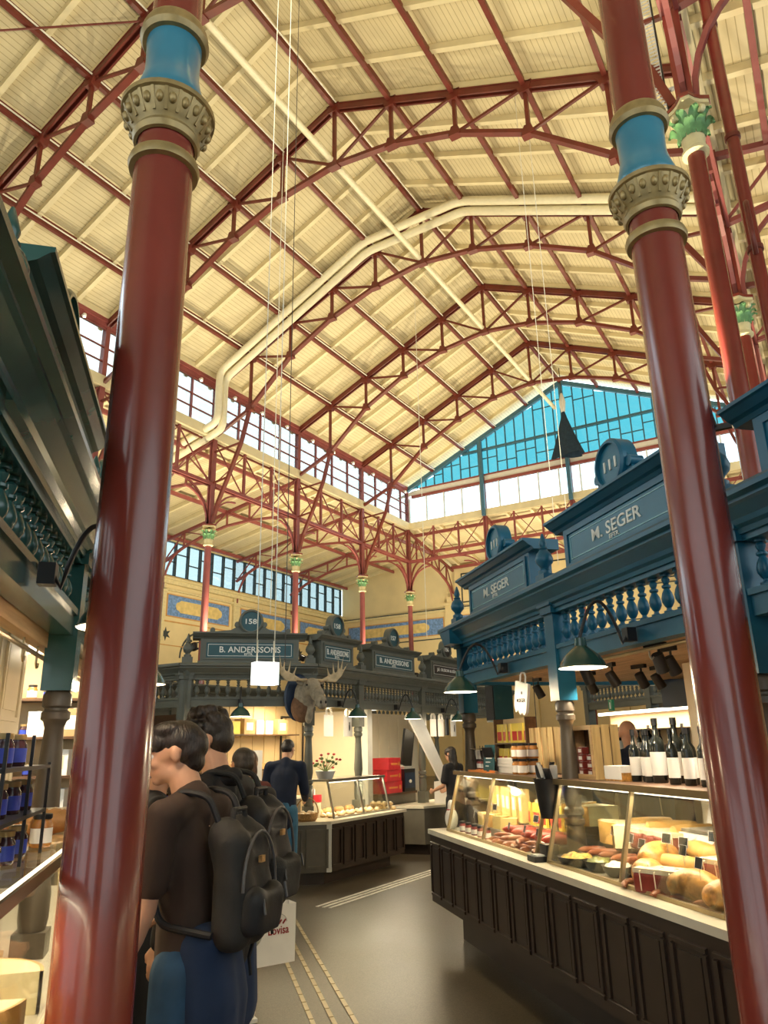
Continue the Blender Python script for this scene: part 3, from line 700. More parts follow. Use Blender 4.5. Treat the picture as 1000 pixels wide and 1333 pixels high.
uplighter(-2.03, 1.67, -.7, .7, 'added black uplighter high on the left ringed column', 'uplighters added on the columns', None, 7.2)
for i, x in enumerate(gxs[1:4]): uplighter(x, GY, 0, -1, 'added black uplighter on the column under the %s of the glazed gable' % ('left half', 'peak', 'right half')[i], 'uplighters added on the columns')
for t in range(1, 5): uplighter(CXL, TY(t), -1, 0, 'added black uplighter on the aisle side of the %s left row column' % nth[t], 'added aisle uplighters', 110)  # lamps added to brighten the left aisle
for i, x in enumerate(gxs[:3]): uplighter(x, GY, 0, 1, 'added black uplighter behind the gable, %s from its left corner' % ('first', 'second', 'third')[i], 'added aisle uplighters', 90)  # lamps added to brighten the end aisle
# small round spot heads along the left eave and the gable rafter foot
EV = None
def eave_spot(x, y, label, group):
    global EV
    if EV is None:
        EV = thing('eave_spotlight', label, 'spotlight', (x, y, EAVE - .02), 0, group)
        MB().box(-.02, .05, -.02, .02, -.02, .02).build('bracket', 'white_paint', EV, smooth=False)
        MB().ball((.10, 0, -.03), (.065, .065, .065), 12, 8).build('head', 'white_paint', EV)
        MB().lathe([(.045, -.108), (.045, -.10)], 12, (.10, 0, 0)).build('lens', 'led', EV)
    else: dup(EV, (x, y, EAVE - .02), 0, label, group)
for t in range(0, 5):
    for k in range(3): eave_spot(CXL + .12, TY(t) + (k + .5) * 1.6, 'small round white spotlight under the left eave beam', 'spotlights along the left eave')
# rain pipe and perforated cable tray beside the right row column
dp = thing('rain_pipe', 'round dark red rain pipe beside the right row column', 'pipe', (CXR + .42, TY(0) + .1, 0))
MB().tube([(0, 0, 0), (0, 0, 12.3)], .075, 14).build('pipe', 'column_red', dp)
for z in (5.2, 7.0, 8.6, 10.4): MB().lathe([(.075, z - .04), (.09, z - .03), (.09, z + .03), (.075, z + .04)], 14).build('clip', 'red_iron', dp)
MB().tube(bent([(0, -.07, 6.9), (.0, -.22, 7.0), (.0, -.22, 7.5), (0, -.07, 7.6)], .1), .03, 8).build('bypass', 'red_iron', dp)
ctr = thing('cable_tray', 'perforated grey cable tray rising beside the right row column capital', 'cable tray', (CXR - .33, TY(0) - .02, 9.25))
mb = MB()
for k in range(3): mb.box(-.11 + k * .105, -.10 + k * .105, -.006, .006, 0, 3.2)
for k in range(54): mb.box(-.11, .11, -.004, .004, k * .06, k * .06 + .022)
tag(mb.build('mesh_strip', 'grey_plastic', ctr, smooth=False), kind='stuff')
MB().box(-.13, -.11, -.03, .03, 0, 3.2).build('edge', 'black', ctr, smooth=False); MB().box(.11, .13, -.03, .03, 0, 3.2).build('edge', 'black', ctr, smooth=False)
MB().box(.1, .33, -.02, .02, .3, .34).build('bracket', 'grey_plastic', ctr, smooth=False)
# ---------------------------------------------------------------- market stalls
Z_BEAM0, Z_BEAM1, Z_TOP, Z_COR0, Z_COR1 = 2.19, 2.315, 2.545, 2.575, 2.755
SHARED = {}
def shared(key, fn):
    if key not in SHARED: SHARED[key] = fn()
    return SHARED[key]
def baluster_mesh(mat):
    pr = [(.030, 2.315), (.030, 2.335), (.016, 2.34), (.013, 2.352), (.022, 2.362), (.034, 2.385), (.036, 2.405), (.028, 2.435), (.015, 2.46), (.026, 2.468), (.026, 2.478), (.014, 2.486), (.022, 2.505), (.024, 2.515), (.014, 2.527), (.03, 2.53), (.03, 2.548)]
    return MB().lathe(pr, 10).mesh('baluster', mat)
def post_parts(root, M, mat, zbot=0.0, w=.14):
    h = w / 2; low = mat if mat == 'olive' else 'post_brown'  # brown carries the warm light on the lower post
    p = MB().box(-h, h, -h, h, 1.93, 2.6).build('post', mat, root, M, smooth=False)
    r = h * .95
    MB().lathe([(r * .8, 1.93), (r, 1.91), (r, 1.86), (r * .82, 1.85), (r * .82, 1.84), (r, 1.83), (r, 1.80), (r * .8, 1.79), (r * .66, 1.76), (r * .72, 1.68), (r * .9, 1.45), (r * .98, 1.32), (r * .8, 1.24), (r * .78, 1.23), (r, 1.215), (r, 1.18), (r * .78, 1.17), (r * .78, 1.16), (r, 1.15), (r, 1.12), (r * .85, 1.11), (r * .98, 1.05), (r * .98, .95), (r * .8, .88)][::-1], 16).build('turned_shaft', low, p)
    MB().box(-h, h, -h, h, zbot, .90).build('post_foot', low, p, smooth=False)
    MB().box(-h - .02, h + .02, -h - .02, h + .02, 2.545, 2.6).box(-h - .035, h + .035, -h - .035, h + .035, 2.6, 2.66).build('post_cap', mat, p, smooth=False)
    return p
def finial(root, M, mat):
    MB().box(-.07, .07, -.05, .05, 2.75, 2.84).lathe([(.05, 2.84), (.05, 2.87), (.03, 2.885), (.035, 2.90), (.062, 2.93), (.068, 2.96), (.055, 3.0), (.03, 3.03), (.035, 3.04), (.022, 3.055), (.03, 3.08), (.022, 3.11), (.006, 3.16)], 16).build('finial', mat, root, M)
def canopy_face(root, M, posts, mat, sp=.118, x0=None, x1=None, fin=True, skip_first=False, cornice=True, cmat=None, balus=True):
    """posts: local x positions along the face (facing local -y)"""
    cm = cmat or mat
    a = posts[0] if x0 is None else x0; b = posts[-1] if x1 is None else x1
    for i, x in enumerate(posts):
        if not (i == 0 and skip_first):
            post_parts(root, M @ T(x, 0, 0), mat)
            if fin: finial(root, M @ T(x, -.06, 0), cm)
    for i in range(len(posts) - 1):
        p, q = posts[i] + .075, posts[i + 1] - .075
        MB().box(p, q, -.05, .05, Z_BEAM0, Z_BEAM1 - .03).box(p, q, -.065, .065, Z_BEAM1 - .03, Z_BEAM1).build('beam', mat, root, M, smooth=False)
        MB().box(p, q, -.055, .055, Z_TOP, Z_COR0).build('top_rail', mat, root, M, smooth=False)
        if balus:
            n = max(2, round((q - p) / sp)); me = shared('bal_' + mat, lambda: baluster_mesh(mat))
            for k in range(n): link('baluster', me, root, M @ T(p + (q - p) * (k + .5) / n, 0, 0))
    if cornice:
        pr = [(.12, Z_COR0), (-.07, Z_COR0), (-.075, 2.60), (-.10, 2.612), (-.11, 2.635), (-.16, 2.68), (-.175, 2.69), (-.175, 2.705), (-.21, 2.715), (-.21, 2.74), (-.20, Z_COR1), (.12, Z_COR1)]
        MB().sweep(pr, a, b).build('cornice', cm, root, M, smooth=False)
def fit_text(txt, w, h, mat, depth=.004, bold=.012):
    me = text_mesh(txt, 1.0, mat, depth / h * .7, bold)
    xs = [v.co.x for v in me.vertices]; zs = [v.co.z for v in me.vertices]
    cx, cz = (min(xs) + max(xs)) / 2, (min(zs) + max(zs)) / 2; sx, sz = w / (max(xs) - min(xs)), h / (max(zs) - min(zs))
    if sx > sz * 1.25: sx = sz * 1.25
    me.transform(Matrix.Diagonal((sx, sz, sz, 1)) @ Matrix.Translation((-cx, 0, -cz)))
    return me
def stall_sign(M, w, name_txt, num, label, group, body, panel, edge, small='EFTR.', namew=.68):
    """board standing on the cornice; local origin = foot centre, faces -y"""
    loc = M.to_translation(); rz = M.to_euler().z
    r = thing('stall_sign', label, 'sign', loc, rz, group)
    h = w / 2
    MB().box(-h, h, -.03, .16, 0, .34).box(-h - .03, h + .03, -.05, .18, 0, .035).build('board', body, r, smooth=False)
    pr = [(.18, .335), (-.035, .335), (-.05, .355), (-.075, .365), (-.11, .395), (-.125, .40), (-.125, .418), (.18, .418)]
    MB().sweep(pr, -h - .11, h + .11).build('board_cornice', body, r, smooth=False)
    fr = MB()
    for (a, b, c, d) in ((-h + .05, h - .05, .285, .31), (-h + .05, h - .05, .055, .08), (-h + .05, -h + .075, .08, .285), (h - .075, h - .05, .08, .285)): fr.box(a, b, -.045, -.03, c, d)
    fr.build('moulding', body, r, smooth=False)
    MB().box(-h + .075, h - .075, -.034, -.028, .08, .285).build('panel', panel, r, smooth=False)
    ln = MB(); q = .006
    x0, x1, z0, z1 = -h + .10, h - .10, .102, .263
    for (a, b, c, d) in ((x0, x1, z1 - q, z1), (x0, x1, z0, z0 + q), (x0, x0 + q, z0, z1), (x1 - q, x1, z0, z1)): ln.box(a, b, -.038, -.033, c, d)
    ln.build('border_line', edge, r, smooth=False)
    tw = (w - .2) * namew
    link('lettering', fit_text(name_txt, tw, .082, 'lettering'), r, T(0, -.036, .192))
    if small: link('lettering', fit_text(small, .13, .030, 'lettering'), r, T(-.02, -.036, .128))
    k = min(.52, h * .82)
    def half(sg):
        ps = [(.0, .418), (.0, .70), (.10, .70), (.165, .62), (.19, .54), (.21, .50), (.27, .465), (k - .06, .445), (k, .445), (k, .418)]
        return [(sg * p[0], p[1]) for p in ps]
    L = half(-1)[1:]; Rr = half(1)[1:]
    cr = MB().prism(Rr[::-1] + L if False else [(-k, .418), (k, .418), (k, .445), (k - .06, .445), (.27, .465), (.21, .50), (.19, .54), (.165, .62), (.10, .70), (-.10, .70), (-.165, .62), (-.19, .54), (-.21, .50), (-.27, .465), (-k + .06, .445), (-k, .445)], -.0, .07).build('crest', body, r, smooth=False)
    RY = Matrix.Rotation(PI / 2, 4, 'X')
    for (x, z, rr) in ((-k, .46, .035), (k, .46, .035), (-.19, .545, .035), (.19, .545, .035)):
        MB(Matrix.Translation((x, -.01, z)) @ RY).lathe([(rr, -.085), (rr, .005)], 14).build('scroll', body, cr)
    MB(Matrix.Translation((0, 0, .585)) @ RY).lathe([(.17, -.07), (.17, .03), (.155, .045), (.14, .045), (.135, .02)], 32, cap=False).build('disc_rim', body, cr)
    MB(Matrix.Translation((0, 0, .585)) @ RY).lathe([(.137, -.06), (.137, .02)], 32).build('disc', panel, cr)
    link('number', fit_text(num, .155, .072, 'lettering'), cr, T(0, -.024, .585))
    return r
LAMP = {}
def barn_lamp(M, reach, label, mat='bottle_green', power=14, rise=.12, drop=.22):
    """gooseneck lamp screwed to the beam; M = fixing point frame (faces -y)"""
    r = thing('gooseneck_lamp', label, 'lamp', M.to_translation(), M.to_euler().z, 'gooseneck lamps on the stall beams')
    MB().box(-.03, .03, -.06, 0, -.04, .04).build('wall_plate', 'black', r, smooth=False)
    pts = [(0, -.05, 0)]
    for i in range(13):
        a = i / 12.0; pts.append((0, -.08 - reach * a, -.02 + rise * 1.9 * math.sin(PI * min(1, a * 1.02)) ** .8 * (1 if a < .96 else .8) - .03 * (1 - a)))
    pts.append((0, -.08 - reach, -.04))
    MB().tube(pts, .010, 8).build('arm', 'black', r)
    z = -.04
    pr = [(.018, z + .02), (.03, z + .015), (.035, z - .03), (.06, z - .05), (.10, z - .085), (.125, z - .125), (.132, z - .145), (.138, z - .15)]
    sh = MB().lathe(pr, 24, (0, -.08 - reach, 0), cap=False).build('shade', mat, r)
    MB().lathe([(p[0] - .004, p[1] - .003) for p in pr[2:]], 24, (0, -.08 - reach, 0), cap=False).build('shade_lining', 'white', sh)
    MB().ball((0, -.08 - reach, z - .10), (.032, .032, .04), 12, 8).build('bulb', 'bulb', r)
    lamp_light('POINT', 'lamp_light', (0, -.08 - reach, z - .17), power, (1.0, .80, .52), r, shadow_soft_size=.05)
    return r
def counter(name, label, M, x0, x1, h, fy, ky, by, npan, body, top, topy, kick='counter_brown', kz=.30, wide=(), rot=None):
    """panelled counter; fy front face, ky recessed plinth, by back"""
    r = thing(name, label, 'counter', M.to_translation(), M.to_euler().z)
    MB().box(x0, x1, fy, by, kz, h - .04).build('body', body, r, smooth=False)
    MB().box(x0 + .12, x1, ky, by, 0, kz).build('plinth', kick, r, smooth=False)
    MB().box(x0 - .03, x1 + .02, topy, by, h - .04, h).build('countertop', top, r, smooth=False)
    W = x1 - x0
    for i in range(npan):
        a = x0 + W * i / npan + .022; b = x0 + W * (i + 1) / npan - .022; z0, z1 = kz + .05, h - .10; t = .028; d = .014
        mb = MB()
        for (q0, q1, r0, r1) in ((a, b, z1 - t, z1), (a, b, z0, z0 + t), (a, a + t, z0 + t, z1 - t), (b - t, b, z0 + t, z1 - t)):
            mb.sweep([(fy, r0), (fy - d, r0 + .006), (fy - d, r1 - .006), (fy, r1)], q0, q1)
        p = mb.build('panel_frame', body, r, smooth=False)
        MB().box(a + t + .02, b - t - .02, fy - .008, fy, z0 + t + .02, z1 - t - .02).build('panel_field', body, p, smooth=False)
    return r
def display_case(label, M, xs, z0, z1, yb, yt, yk, fr, top, topy0, group=None, led=True, led_w=9):
    """leaning glass front, xs = frame positions"""
    r = thing('display_case', label, 'display case', M.to_translation(), M.to_euler().z, group)
    n = Vector((0, z1 - z0, -(yt - yb))).normalized()
    for i in range(len(xs) - 1):
        a, b = xs[i] + .012, xs[i + 1] - .012
        MB().add([(a, yb, z0), (b, yb, z0), (b, yt, z1), (a, yt, z1), (a, yb + .006, z0), (b, yb + .006, z0), (b, yt + .006, z1), (a, yt + .006, z1)], [(0, 1, 2, 3), (7, 6, 5, 4), (0, 4, 5, 1), (1, 5, 6, 2), (2, 6, 7, 3), (3, 7, 4, 0)]).build('pane', 'case_glass', r, smooth=False)
    for x in xs: MB().bar((x, yb, z0), (x, yt, z1), .022, .022, (0, 1, 0)).build('frame_bar', fr, r, smooth=False)
    MB().bar((xs[0], yb, z0 + .01), (xs[-1], yb, z0 + .01), .025, .02).build('bottom_rail', fr, r, smooth=False)
    for x in (xs[0], xs[-1]):
        MB().prism([(yb, z0), (yk, z0), (yk, z1), (yt, z1)], x - .004, x + .004)
        MB(Matrix(((0, 1, 0, 0), (1, 0, 0, 0), (0, 0, 1, 0), (0, 0, 0, 1)))).prism([(yb, z0), (yk, z0), (yk, z1), (yt, z1)], x - .003, x + .003).build('end_pane', 'case_glass', r, smooth=False)
    MB().box(xs[0] - .01, xs[-1] + .01, topy0, yk, z1, z1 + .025).build('top_shelf', top, r, smooth=False)
    MB().box(xs[0] - .012, xs[-1] + .012, topy0 - .012, topy0, z1 - .006, z1 + .03).build('shelf_edge', fr, r, smooth=False)
    if led:
        L = xs[-1] - xs[0]
        MB().box(xs[0] + .05, xs[-1] - .05, yt + .03, yt + .05, z1 - .022, z1 - .008).build('light_strip', 'led', r, smooth=False)
        l = lamp_light('AREA', 'case_light', ((xs[0] + xs[-1]) / 2, yt + .06, z1 - .03), led_w * L, (1.0, .84, .56), r, shape='RECTANGLE', size=L - .1, size_y=.03)
    return r

# ---- right stall (charcuterie)
CPR = 3.58
MR = T(CPR / 2, CPR / 2, 0, -PI / 4)
def RP(s, y=0.0, z=0.0): return MR @ T(-s, y, z)
st = thing('market_stall', 'blue-green charcuterie stall canopy with turned balusters over the long brown counter', 'market stall', (CPR / 2, CPR / 2, 0), -PI / 4)
canopy_face(st, Matrix.Identity(4), [-6.90, -4.93, -2.96, -0.99, .98], 'teal_glare', x0=-7.12, x1=1.0)
# far end of the stall turning the corner, and its opposite long side
ME_ = T(-6.90, 0, 0, PI * .5) @ Matrix.Rotation(PI, 4, 'Z')
canopy_face(st, T(-6.90, 0, 0) @ Matrix.Rotation(-PI / 2, 4, 'Z'), [-2.6, -.0], 'teal_glare', skip_first=False, fin=False, x0=-2.6, x1=.2)
canopy_face(st, T(-6.90, 2.6, 0), [0, 1.97, 3.94, 5.91], 'teal_glare', fin=False)
for i, (s, nm) in enumerate(((5.90, '111'), (3.93, '111'), (1.99, '111'))):
    lab = ['blue-green sign reading M. SEGER next to the stall corner finial', 'blue-green sign reading M. SEGER above the middle bay of the stall', 'blue-green sign reading M. SEGER behind the right ringed column'][i]
    stall_sign(RP(s, -.02, Z_COR1), 1.38, 'M. SEGER', nm, lab, 'name signs on the charcuterie stall', 'teal_glare', 'panel_glare', 'teal_edge', namew=.52)
counter('shop_counter', 'long dark brown panelled counter with pale stone top', MR, -7.12, -2.80, .90, -.36, -.12, .62, 14, 'counter_brown', 'marble', -.375)
c2 = counter('shop_counter', 'near end of the dark brown counter with wide panels behind the right column', MR, -2.78, -.5, .90, -.36, -.12, .62, 4, 'counter_brown', 'marble', -.375)
display_case('glass display case of sausages and cheese at the far end of the counter', MR, [-6.93, -6.05, -5.05], .90, 1.385, -.25, -.12, .42, 'brass_frame', 'dark_wood', -.16)
display_case('glass display case of hams and meats beside the right column', MR, [-4.86, -3.98, -3.12], .90, 1.385, -.25, -.12, .42, 'brass_frame', 'dark_wood', -.16)
display_case('glass display case behind the right ringed column', MR, [-3.05, -2.1, -1.1], .90, 1.385, -.25, -.12, .42, 'brass_frame', 'dark_wood', -.16)
barn_lamp(RP(3.85, -.07, 2.24), .27, 'green gooseneck lamp over the middle of the charcuterie counter')
barn_lamp(RP(5.76, -.07, 2.24), .33, 'green gooseneck lamp at the corner of the charcuterie stall')
# stall ceiling of pale boards with track spots
sc = thing('stall_ceiling', 'pale wooden board ceiling inside the charcuterie stall', 'ceiling panel', (CPR / 2, CPR / 2, 0), -PI / 4)
bm_ = None
def plank(x0, x1, y0, y1, z): return MB().box(x0, x1, y0, y1, z, z + .02)
ZCL = 2.215
for k in range(18):
    y0 = .08 + k * .109
    plank(-6.8 + (.35 * max(0, (k - 9) / 8.0) ** 2), .9, y0, y0 + .102, ZCL).build('plank', 'ceiling_wood', sc, smooth=False)
MB().box(-6.8, .9, 2.05, 2.12, 1.96, 2.30).build('fascia', 'plaque_navy', sc, smooth=False)
MB().tube([(-4.85, .05, 2.165), (.9, .05, 2.165)], .012, 8).build('hanging_rail', 'brass_frame', sc)
for k in range(9): MB().tube([(-4.5 + k * .6, .05, 2.165), (-4.5 + k * .6, .05, 2.12), (-4.5 + k * .6 + .02, .05, 2.10), (-4.5 + k * .6 + .04, .05, 2.115)], .005, 6).build('meat_hook', 'steel', sc)
SPOT = None
def spot(s, y, yaw, label='small black track spotlight under the pale stall ceiling', pw=16, z=2.215):
    global SPOT
    M = RP(s, y, z)
    if SPOT is None:
        r = thing('track_spotlight', label, 'spotlight', (0, 0, 0), 0, 'track spotlights in the stall')
        MB().box(-.07, .07, -.015, .015, -.03, 0).build('adapter', 'black', r, smooth=False)
        MB().tube([(.02, 0, -.03), (.02, 0, -.08)], .008, 6).build('stem', 'black', r)
        Q = Matrix.Translation((.02, 0, -.12)) @ Matrix.Rotation(.5, 4, 'X')
        MB(Q).lathe([(.03, .06), (.036, .055), (.04, -.055), (.036, -.06), (.034, -.05)], 14).build('barrel', 'black', r)
        MB(Q).lathe([(.030, -.052), (.030, -.050)], 14).build('lens', 'led', r)
        SPOT = r; r.location = M.to_translation(); r.rotation_euler = (0, 0, M.to_euler().z + yaw)
    else: r = dup(SPOT, M.to_translation(), M.to_euler().z + yaw, label)
    l = lamp_light('SPOT', 'spot_light', (.02, -.045, -.19), pw, (1.0, .85, .62), r, spot_size=math.radians(85), spot_blend=.6, shadow_soft_size=.04)
    l.rotation_euler = (-.35, 0, 0)
    return r
for (s, y, yw) in ((4.85, .14, 0.3), (5.1, .5, -.2), (5.2, .8, .2), (5.28, 1.0, -.1), (4.0, .16, .5), (4.15, .35, .1), (3.6, .25, .3), (6.4, .5, 0), (5.8, .7, .2), (2.2, .6, 0)): spot(s, y, yw, 'small black track spotlight %s the pale stall ceiling' % ('at the front edge of' if y < .3 else 'in the middle of' if y < .65 else 'towards the back of'))

# ---- left near stall (cheese)
CPL = -0.93
MLF = T(CPL / 2, CPL / 2, 0, 3 * PI / 4)
def LP(s, y=0.0, z=0.0): return MLF @ T(s, y, z)
sl = thing('market_stall', 'dark green cheese stall canopy leaning over the left ringed column', 'market stall', (CPL / 2, CPL / 2, 0), 3 * PI / 4)
canopy_face(sl, Matrix.Identity(4), [0.0, 1.97, 3.93, 5.9, 7.87], 'bottle_green', x0=0.0, x1=7.95)
def blank_sign(M, w, label, body, panel, edge):
    r = stall_sign(M, w, 'I', 'I', label, 'sign boards on the cheese stall', body, panel, edge, small=None)
    for ch in list(r.children_recursive):
        if ch.name.startswith(('lettering', 'number')): bpy.data.objects.remove(ch)
    return r
blank_sign(LP(2.95, -.02, Z_COR1), 1.38, 'dark green sign board above the cheese stall beside the left ringed column', 'bottle_green', 'slate_panel', 'green_edge')
blank_sign(LP(4.92, -.02, Z_COR1), 1.38, 'dark green sign board of the cheese stall just beyond the left column', 'bottle_green', 'slate_panel', 'green_edge')
counter('shop_counter', 'dark counter of the cheese stall behind the left ringed column', MLF, .3, 5.8, .80, -.255, -.1, .6, 14, 'counter_brown', 'marble', -.265)
display_case('glass cheese display case behind the left ringed column', MLF, [.5, 2.0, 3.2, 4.4, 5.7], .80, 1.28, -.235, -.20, .12, 'brass_frame', 'case_glass', -.22, led_w=4)
barn_lamp(LP(2.85, -.07, 2.27), .20, 'dark green gooseneck lamp on the cheese stall beam', power=6)
barn_lamp(LP(5.0, -.07, 2.24), .17, 'dark gooseneck lamp with bright white lining beyond the left ringed column', power=8)
MB().box(.1, 7.7, .06, .12, Z_BEAM0 - .06, Z_BEAM0 + .05).build('inner_beam', 'pine', sl, smooth=False)
MB().tube([(.1, .09, 2.09), (5.8, .09, 2.09)], .011, 8).build('hanging_rail', 'brass_frame', sl)
for x in (1.9, 2.4, 3.0, 3.5, 3.8):
    MB().tube([(x, .09, 2.14), (x, .09, 2.05), (x + .02, .09, 2.03), (x + .045, .09, 2.035), (x + .05, .09, 2.055)], .005, 6).build('hook', 'brass_frame', sl)

# ---- back stall with the moose head
MBS = T(-6.35, 0, 0, PI / 2)
MBC = T(-6.35, 8.48, 0, PI / 4)
MBL = T(-7.53, 7.30, 0, 0)
sb = thing('market_stall', 'grey-green stall canopy with balustrade behind the moose head', 'market stall', (-6.35, 8.48, 0))
REL = Matrix.Translation((6.35, -8.48, 0))
canopy_face(sb, REL @ MBC, [-1.67, 0.0], 'olive', sp=.135, x0=-1.76, x1=.09)
canopy_face(sb, REL @ MBS, [8.48, 9.72, 11.72, 13.72, 15.72], 'olive', skip_first=True, x0=8.42, x1=15.8, sp=.10)
canopy_face(sb, REL @ MBL, [-2.6, 0.0], 'olive', x0=-2.7, x1=.06, sp=.135, fin=False)
canopy_face(sb, REL @ T(-9.9, 0, 0, PI / 2), [7.3, 9.3, 11.3, 13.3], 'olive', fin=False, sp=.12)
canopy_face(sb, REL @ T(-6.35, 15.72, 0, 0), [-3.55, -1.77, 0], 'olive', fin=False, sp=.12)
stall_sign(MBC @ T(-.835, -.05, Z_COR1), 1.34, 'B. ANDERSSONS', '158', 'wide grey-green sign reading B. ANDERSSONS facing the aisle corner', 'name signs on the stall with the moose head', 'olive', 'slate_panel', 'lettering', namew=.73)
stall_sign(MBS @ T(8.95, -.13, Z_COR1), .82, 'B. ANDERSSONS', '158', 'narrow grey-green sign reading B. ANDERSSONS beside the moose antlers', 'name signs on the stall with the moose head', 'olive', 'slate_panel', 'lettering', namew=.88)
stall_sign(MBS @ T(10.58, -.13, Z_COR1), 1.36, 'B. ANDERSSONS', '157', 'grey-green sign reading B. ANDERSSONS under the number 157', 'name signs on the stall with the moose head', 'olive', 'slate_panel', 'lettering', namew=.8)
stall_sign(MBS @ T(12.55, -.13, Z_COR1), 1.36, 'J.E. OLSSON & S\u00d6NER', '156', 'grey-green sign reading J.E. OLSSON & S\u00d6NER partly behind a lamp', 'name signs on the stall with the moose head', 'olive', 'black', 'lettering', small=None, namew=.95)
# counters of the back stall
def poly_counter(name, label, pts, h, kick, body, top, npan, open_edges, mats=None, ovh=.03):
    """plan polygon counter; first len(npan) edges carry panels"""
    c = Vector((sum(p[0] for p in pts) / len(pts), sum(p[1] for p in pts) / len(pts), 0))
    r = thing(name, label, 'counter', c)
    P = [Vector((p[0], p[1], 0)) - c for p in pts]; k = len(P)
    def pr(poly, z0, z1): return MB().add([(p.x, p.y, z0) for p in poly] + [(p.x, p.y, z1) for p in poly], [tuple(range(k - 1, -1, -1)), tuple(range(k, 2 * k))] + [(i, (i + 1) % k, (i + 1) % k + k, i + k) for i in range(k)])
    pr(P, kick, h - .035).build('body', body, r, smooth=False)
    ins = [p * .86 for p in P]; pr(ins, 0, kick).build('plinth', 'counter_brown', r, smooth=False)
    pr([p * (1 + ovh) for p in P], h - .035, h).build('countertop', top, r, smooth=False)
    for e, n in enumerate(npan):
        a, b = P[e], P[e + 1]; d = b - a; L = d.length; ang = math.atan2(d.y, d.x); M = T(a.x, a.y, 0, ang)
        bm = (mats or {}).get(e, body)
        if bm != body: MB().box(.005, L - .005, -.006, .002, kick, h - .036).build('front', bm, r, M, smooth=False)
        for i in range(n):
            x0 = L * i / n + .022; x1 = L * (i + 1) / n - .022; z0, z1 = kick + .05, h - .09; t = .026
            mb = MB()
            for (q0, q1, r0, r1) in ((x0, x1, z1 - t, z1), (x0, x1, z0, z0 + t), (x0, x0 + t, z0 + t, z1 - t), (x1 - t, x1, z0 + t, z1 - t)): mb.box(q0, q1, -.022, -.004, r0, r1)
            mb.build('panel_frame', bm, r, M, smooth=False)
    return r
CH = .74
q0 = MBC @ Vector((-1.75, -.42, 0)); q1 = Vector((-5.88, 8.33, 0)); q2 = Vector((-5.88, 10.22, 0)); q3 = Vector((-6.75, 10.22, 0)); q4 = Vector((-6.75, 8.7, 0)); q5 = MBC @ Vector((-1.75, .4, 0))
pc = poly_counter('shop_counter', 'grey-brown panelled counter with pale corner strip below the moose head', [(q.x, q.y) for q in (q0, q1, q2, q3, q4, q5)], CH, .15, 'counter_brown', 'marble', [6, 7], None, {0: 'counter_grey'})
cc = pc.location
MB().box(-.03, .03, -.03, .03, .15, CH - .035).build('corner_strip', 'white_paint', pc, T(q1.x - cc.x - .012, q1.y - cc.y + .0, 0, PI / 8 + .1), smooth=False)
poly_counter('shop_counter', 'low plain brown counter holding the blue and white carton', [(-6.55, 10.95), (-5.98, 11.05), (-5.70, 11.75), (-5.70, 12.9), (-6.55, 12.9)], .72, .16, 'counter_grey', 'marble', [0, 0], None)
display_case('glass pastry case on the counter below the hanging tote bags', MBS, [8.62, 9.35, 10.05], CH, 1.20, -.33, -.22, .2, 'steel', 'steel', -.24, led_w=10)
# inner walls of the back stall
bw = thing('stall_partition', 'warm beige panelled partition inside the stall with the moose head', 'partition', (-7.9, 9.9, 0))
MB().box(-.05, .05, -2.2, .55, 0, 2.3).build('board', 'beige_wall', bw, smooth=False)
for k in range(10): MB().box(.05, .062, -2.2 + k * .27, -2.2 + k * .27 + .25, 0, 2.3).build('plank', 'beige_wall', bw, smooth=False)
bw2 = thing('stall_partition', 'cream tiled partition between the two counters of the back stall', 'partition', (-7.58, 10.45, 0))
MB().box(-.55, .95, -.04, .04, 0, 2.2).build('board', 'door_cream', bw2, smooth=False)
MB().box(.86, .98, -.07, .07, 0, 2.28).build('edge_post', 'white_paint', bw2, smooth=False)
bw3 = thing('stall_partition', 'pale beige rear partition behind the hanging tote bags', 'partition', (-8.6, 13.2, 0))
MB().box(-.05, .05, -2.6, 2.4, 0, 2.3).build('board', 'door_cream', bw3, smooth=False)
for k in range(12): MB().box(.05, .06, -2.6 + k * .41, -2.6 + k * .41 + .39, 1.1, 2.25).build('panel', 'door_cream', bw3, smooth=False)
for (y, lab) in ((9.1, 'green gooseneck lamp beside the hanging tote bags'), (10.72, 'green gooseneck lamp before the slanting white board'), (12.4, 'green gooseneck lamp under the sign numbered 156')):
    barn_lamp(MBS @ T(y, -.07, 2.24), .25, lab, power=9)
barn_lamp(MBC @ T(-.95, -.07, 2.24), .2, 'green gooseneck lamp under the wide sign reading B. ANDERSSONS', power=9)
# ---------------------------------------------------------------- goods
pm('sausage_brown', (0.30, 0.10, 0.045), 0.35, vary=0.3, nscale=14)
pm('salami_red', (0.36, 0.05, 0.03), 0.4, vary=0.45, nscale=40)
pm('ham_pink', (0.62, 0.27, 0.17), 0.42, vary=0.3, nscale=9)
pm('meat_dark', (0.22, 0.03, 0.022), 0.35, vary=0.35, nscale=8)
pm('fat', (0.80, 0.68, 0.48), 0.45, vary=0.1)
pm('roast_gold', (0.52, 0.25, 0.06), 0.38, vary=0.55, nscale=30, bump=.3, bscale=60)
pm('cheese', (0.80, 0.62, 0.24), 0.5, vary=0.08, nscale=6)
pm('cheese_pale', (0.84, 0.74, 0.46), 0.5, vary=0.06, nscale=6)
pm('rind', (0.62, 0.36, 0.10), 0.55, vary=0.15)
pm('rind_orange', (0.70, 0.24, 0.05), 0.5, vary=0.12)
pm('pack_yellow', (0.80, 0.62, 0.10), 0.4, vary=0.1)
pm('pack_red', (0.60, 0.04, 0.03), 0.4, vary=0.1)
pm('salad', (0.55, 0.42, 0.08), 0.5, vary=0.6, nscale=60, col2=(0.45, 0.08, 0.05))
pm('olive_green', (0.16, 0.17, 0.04), 0.35, vary=0.4, nscale=60)
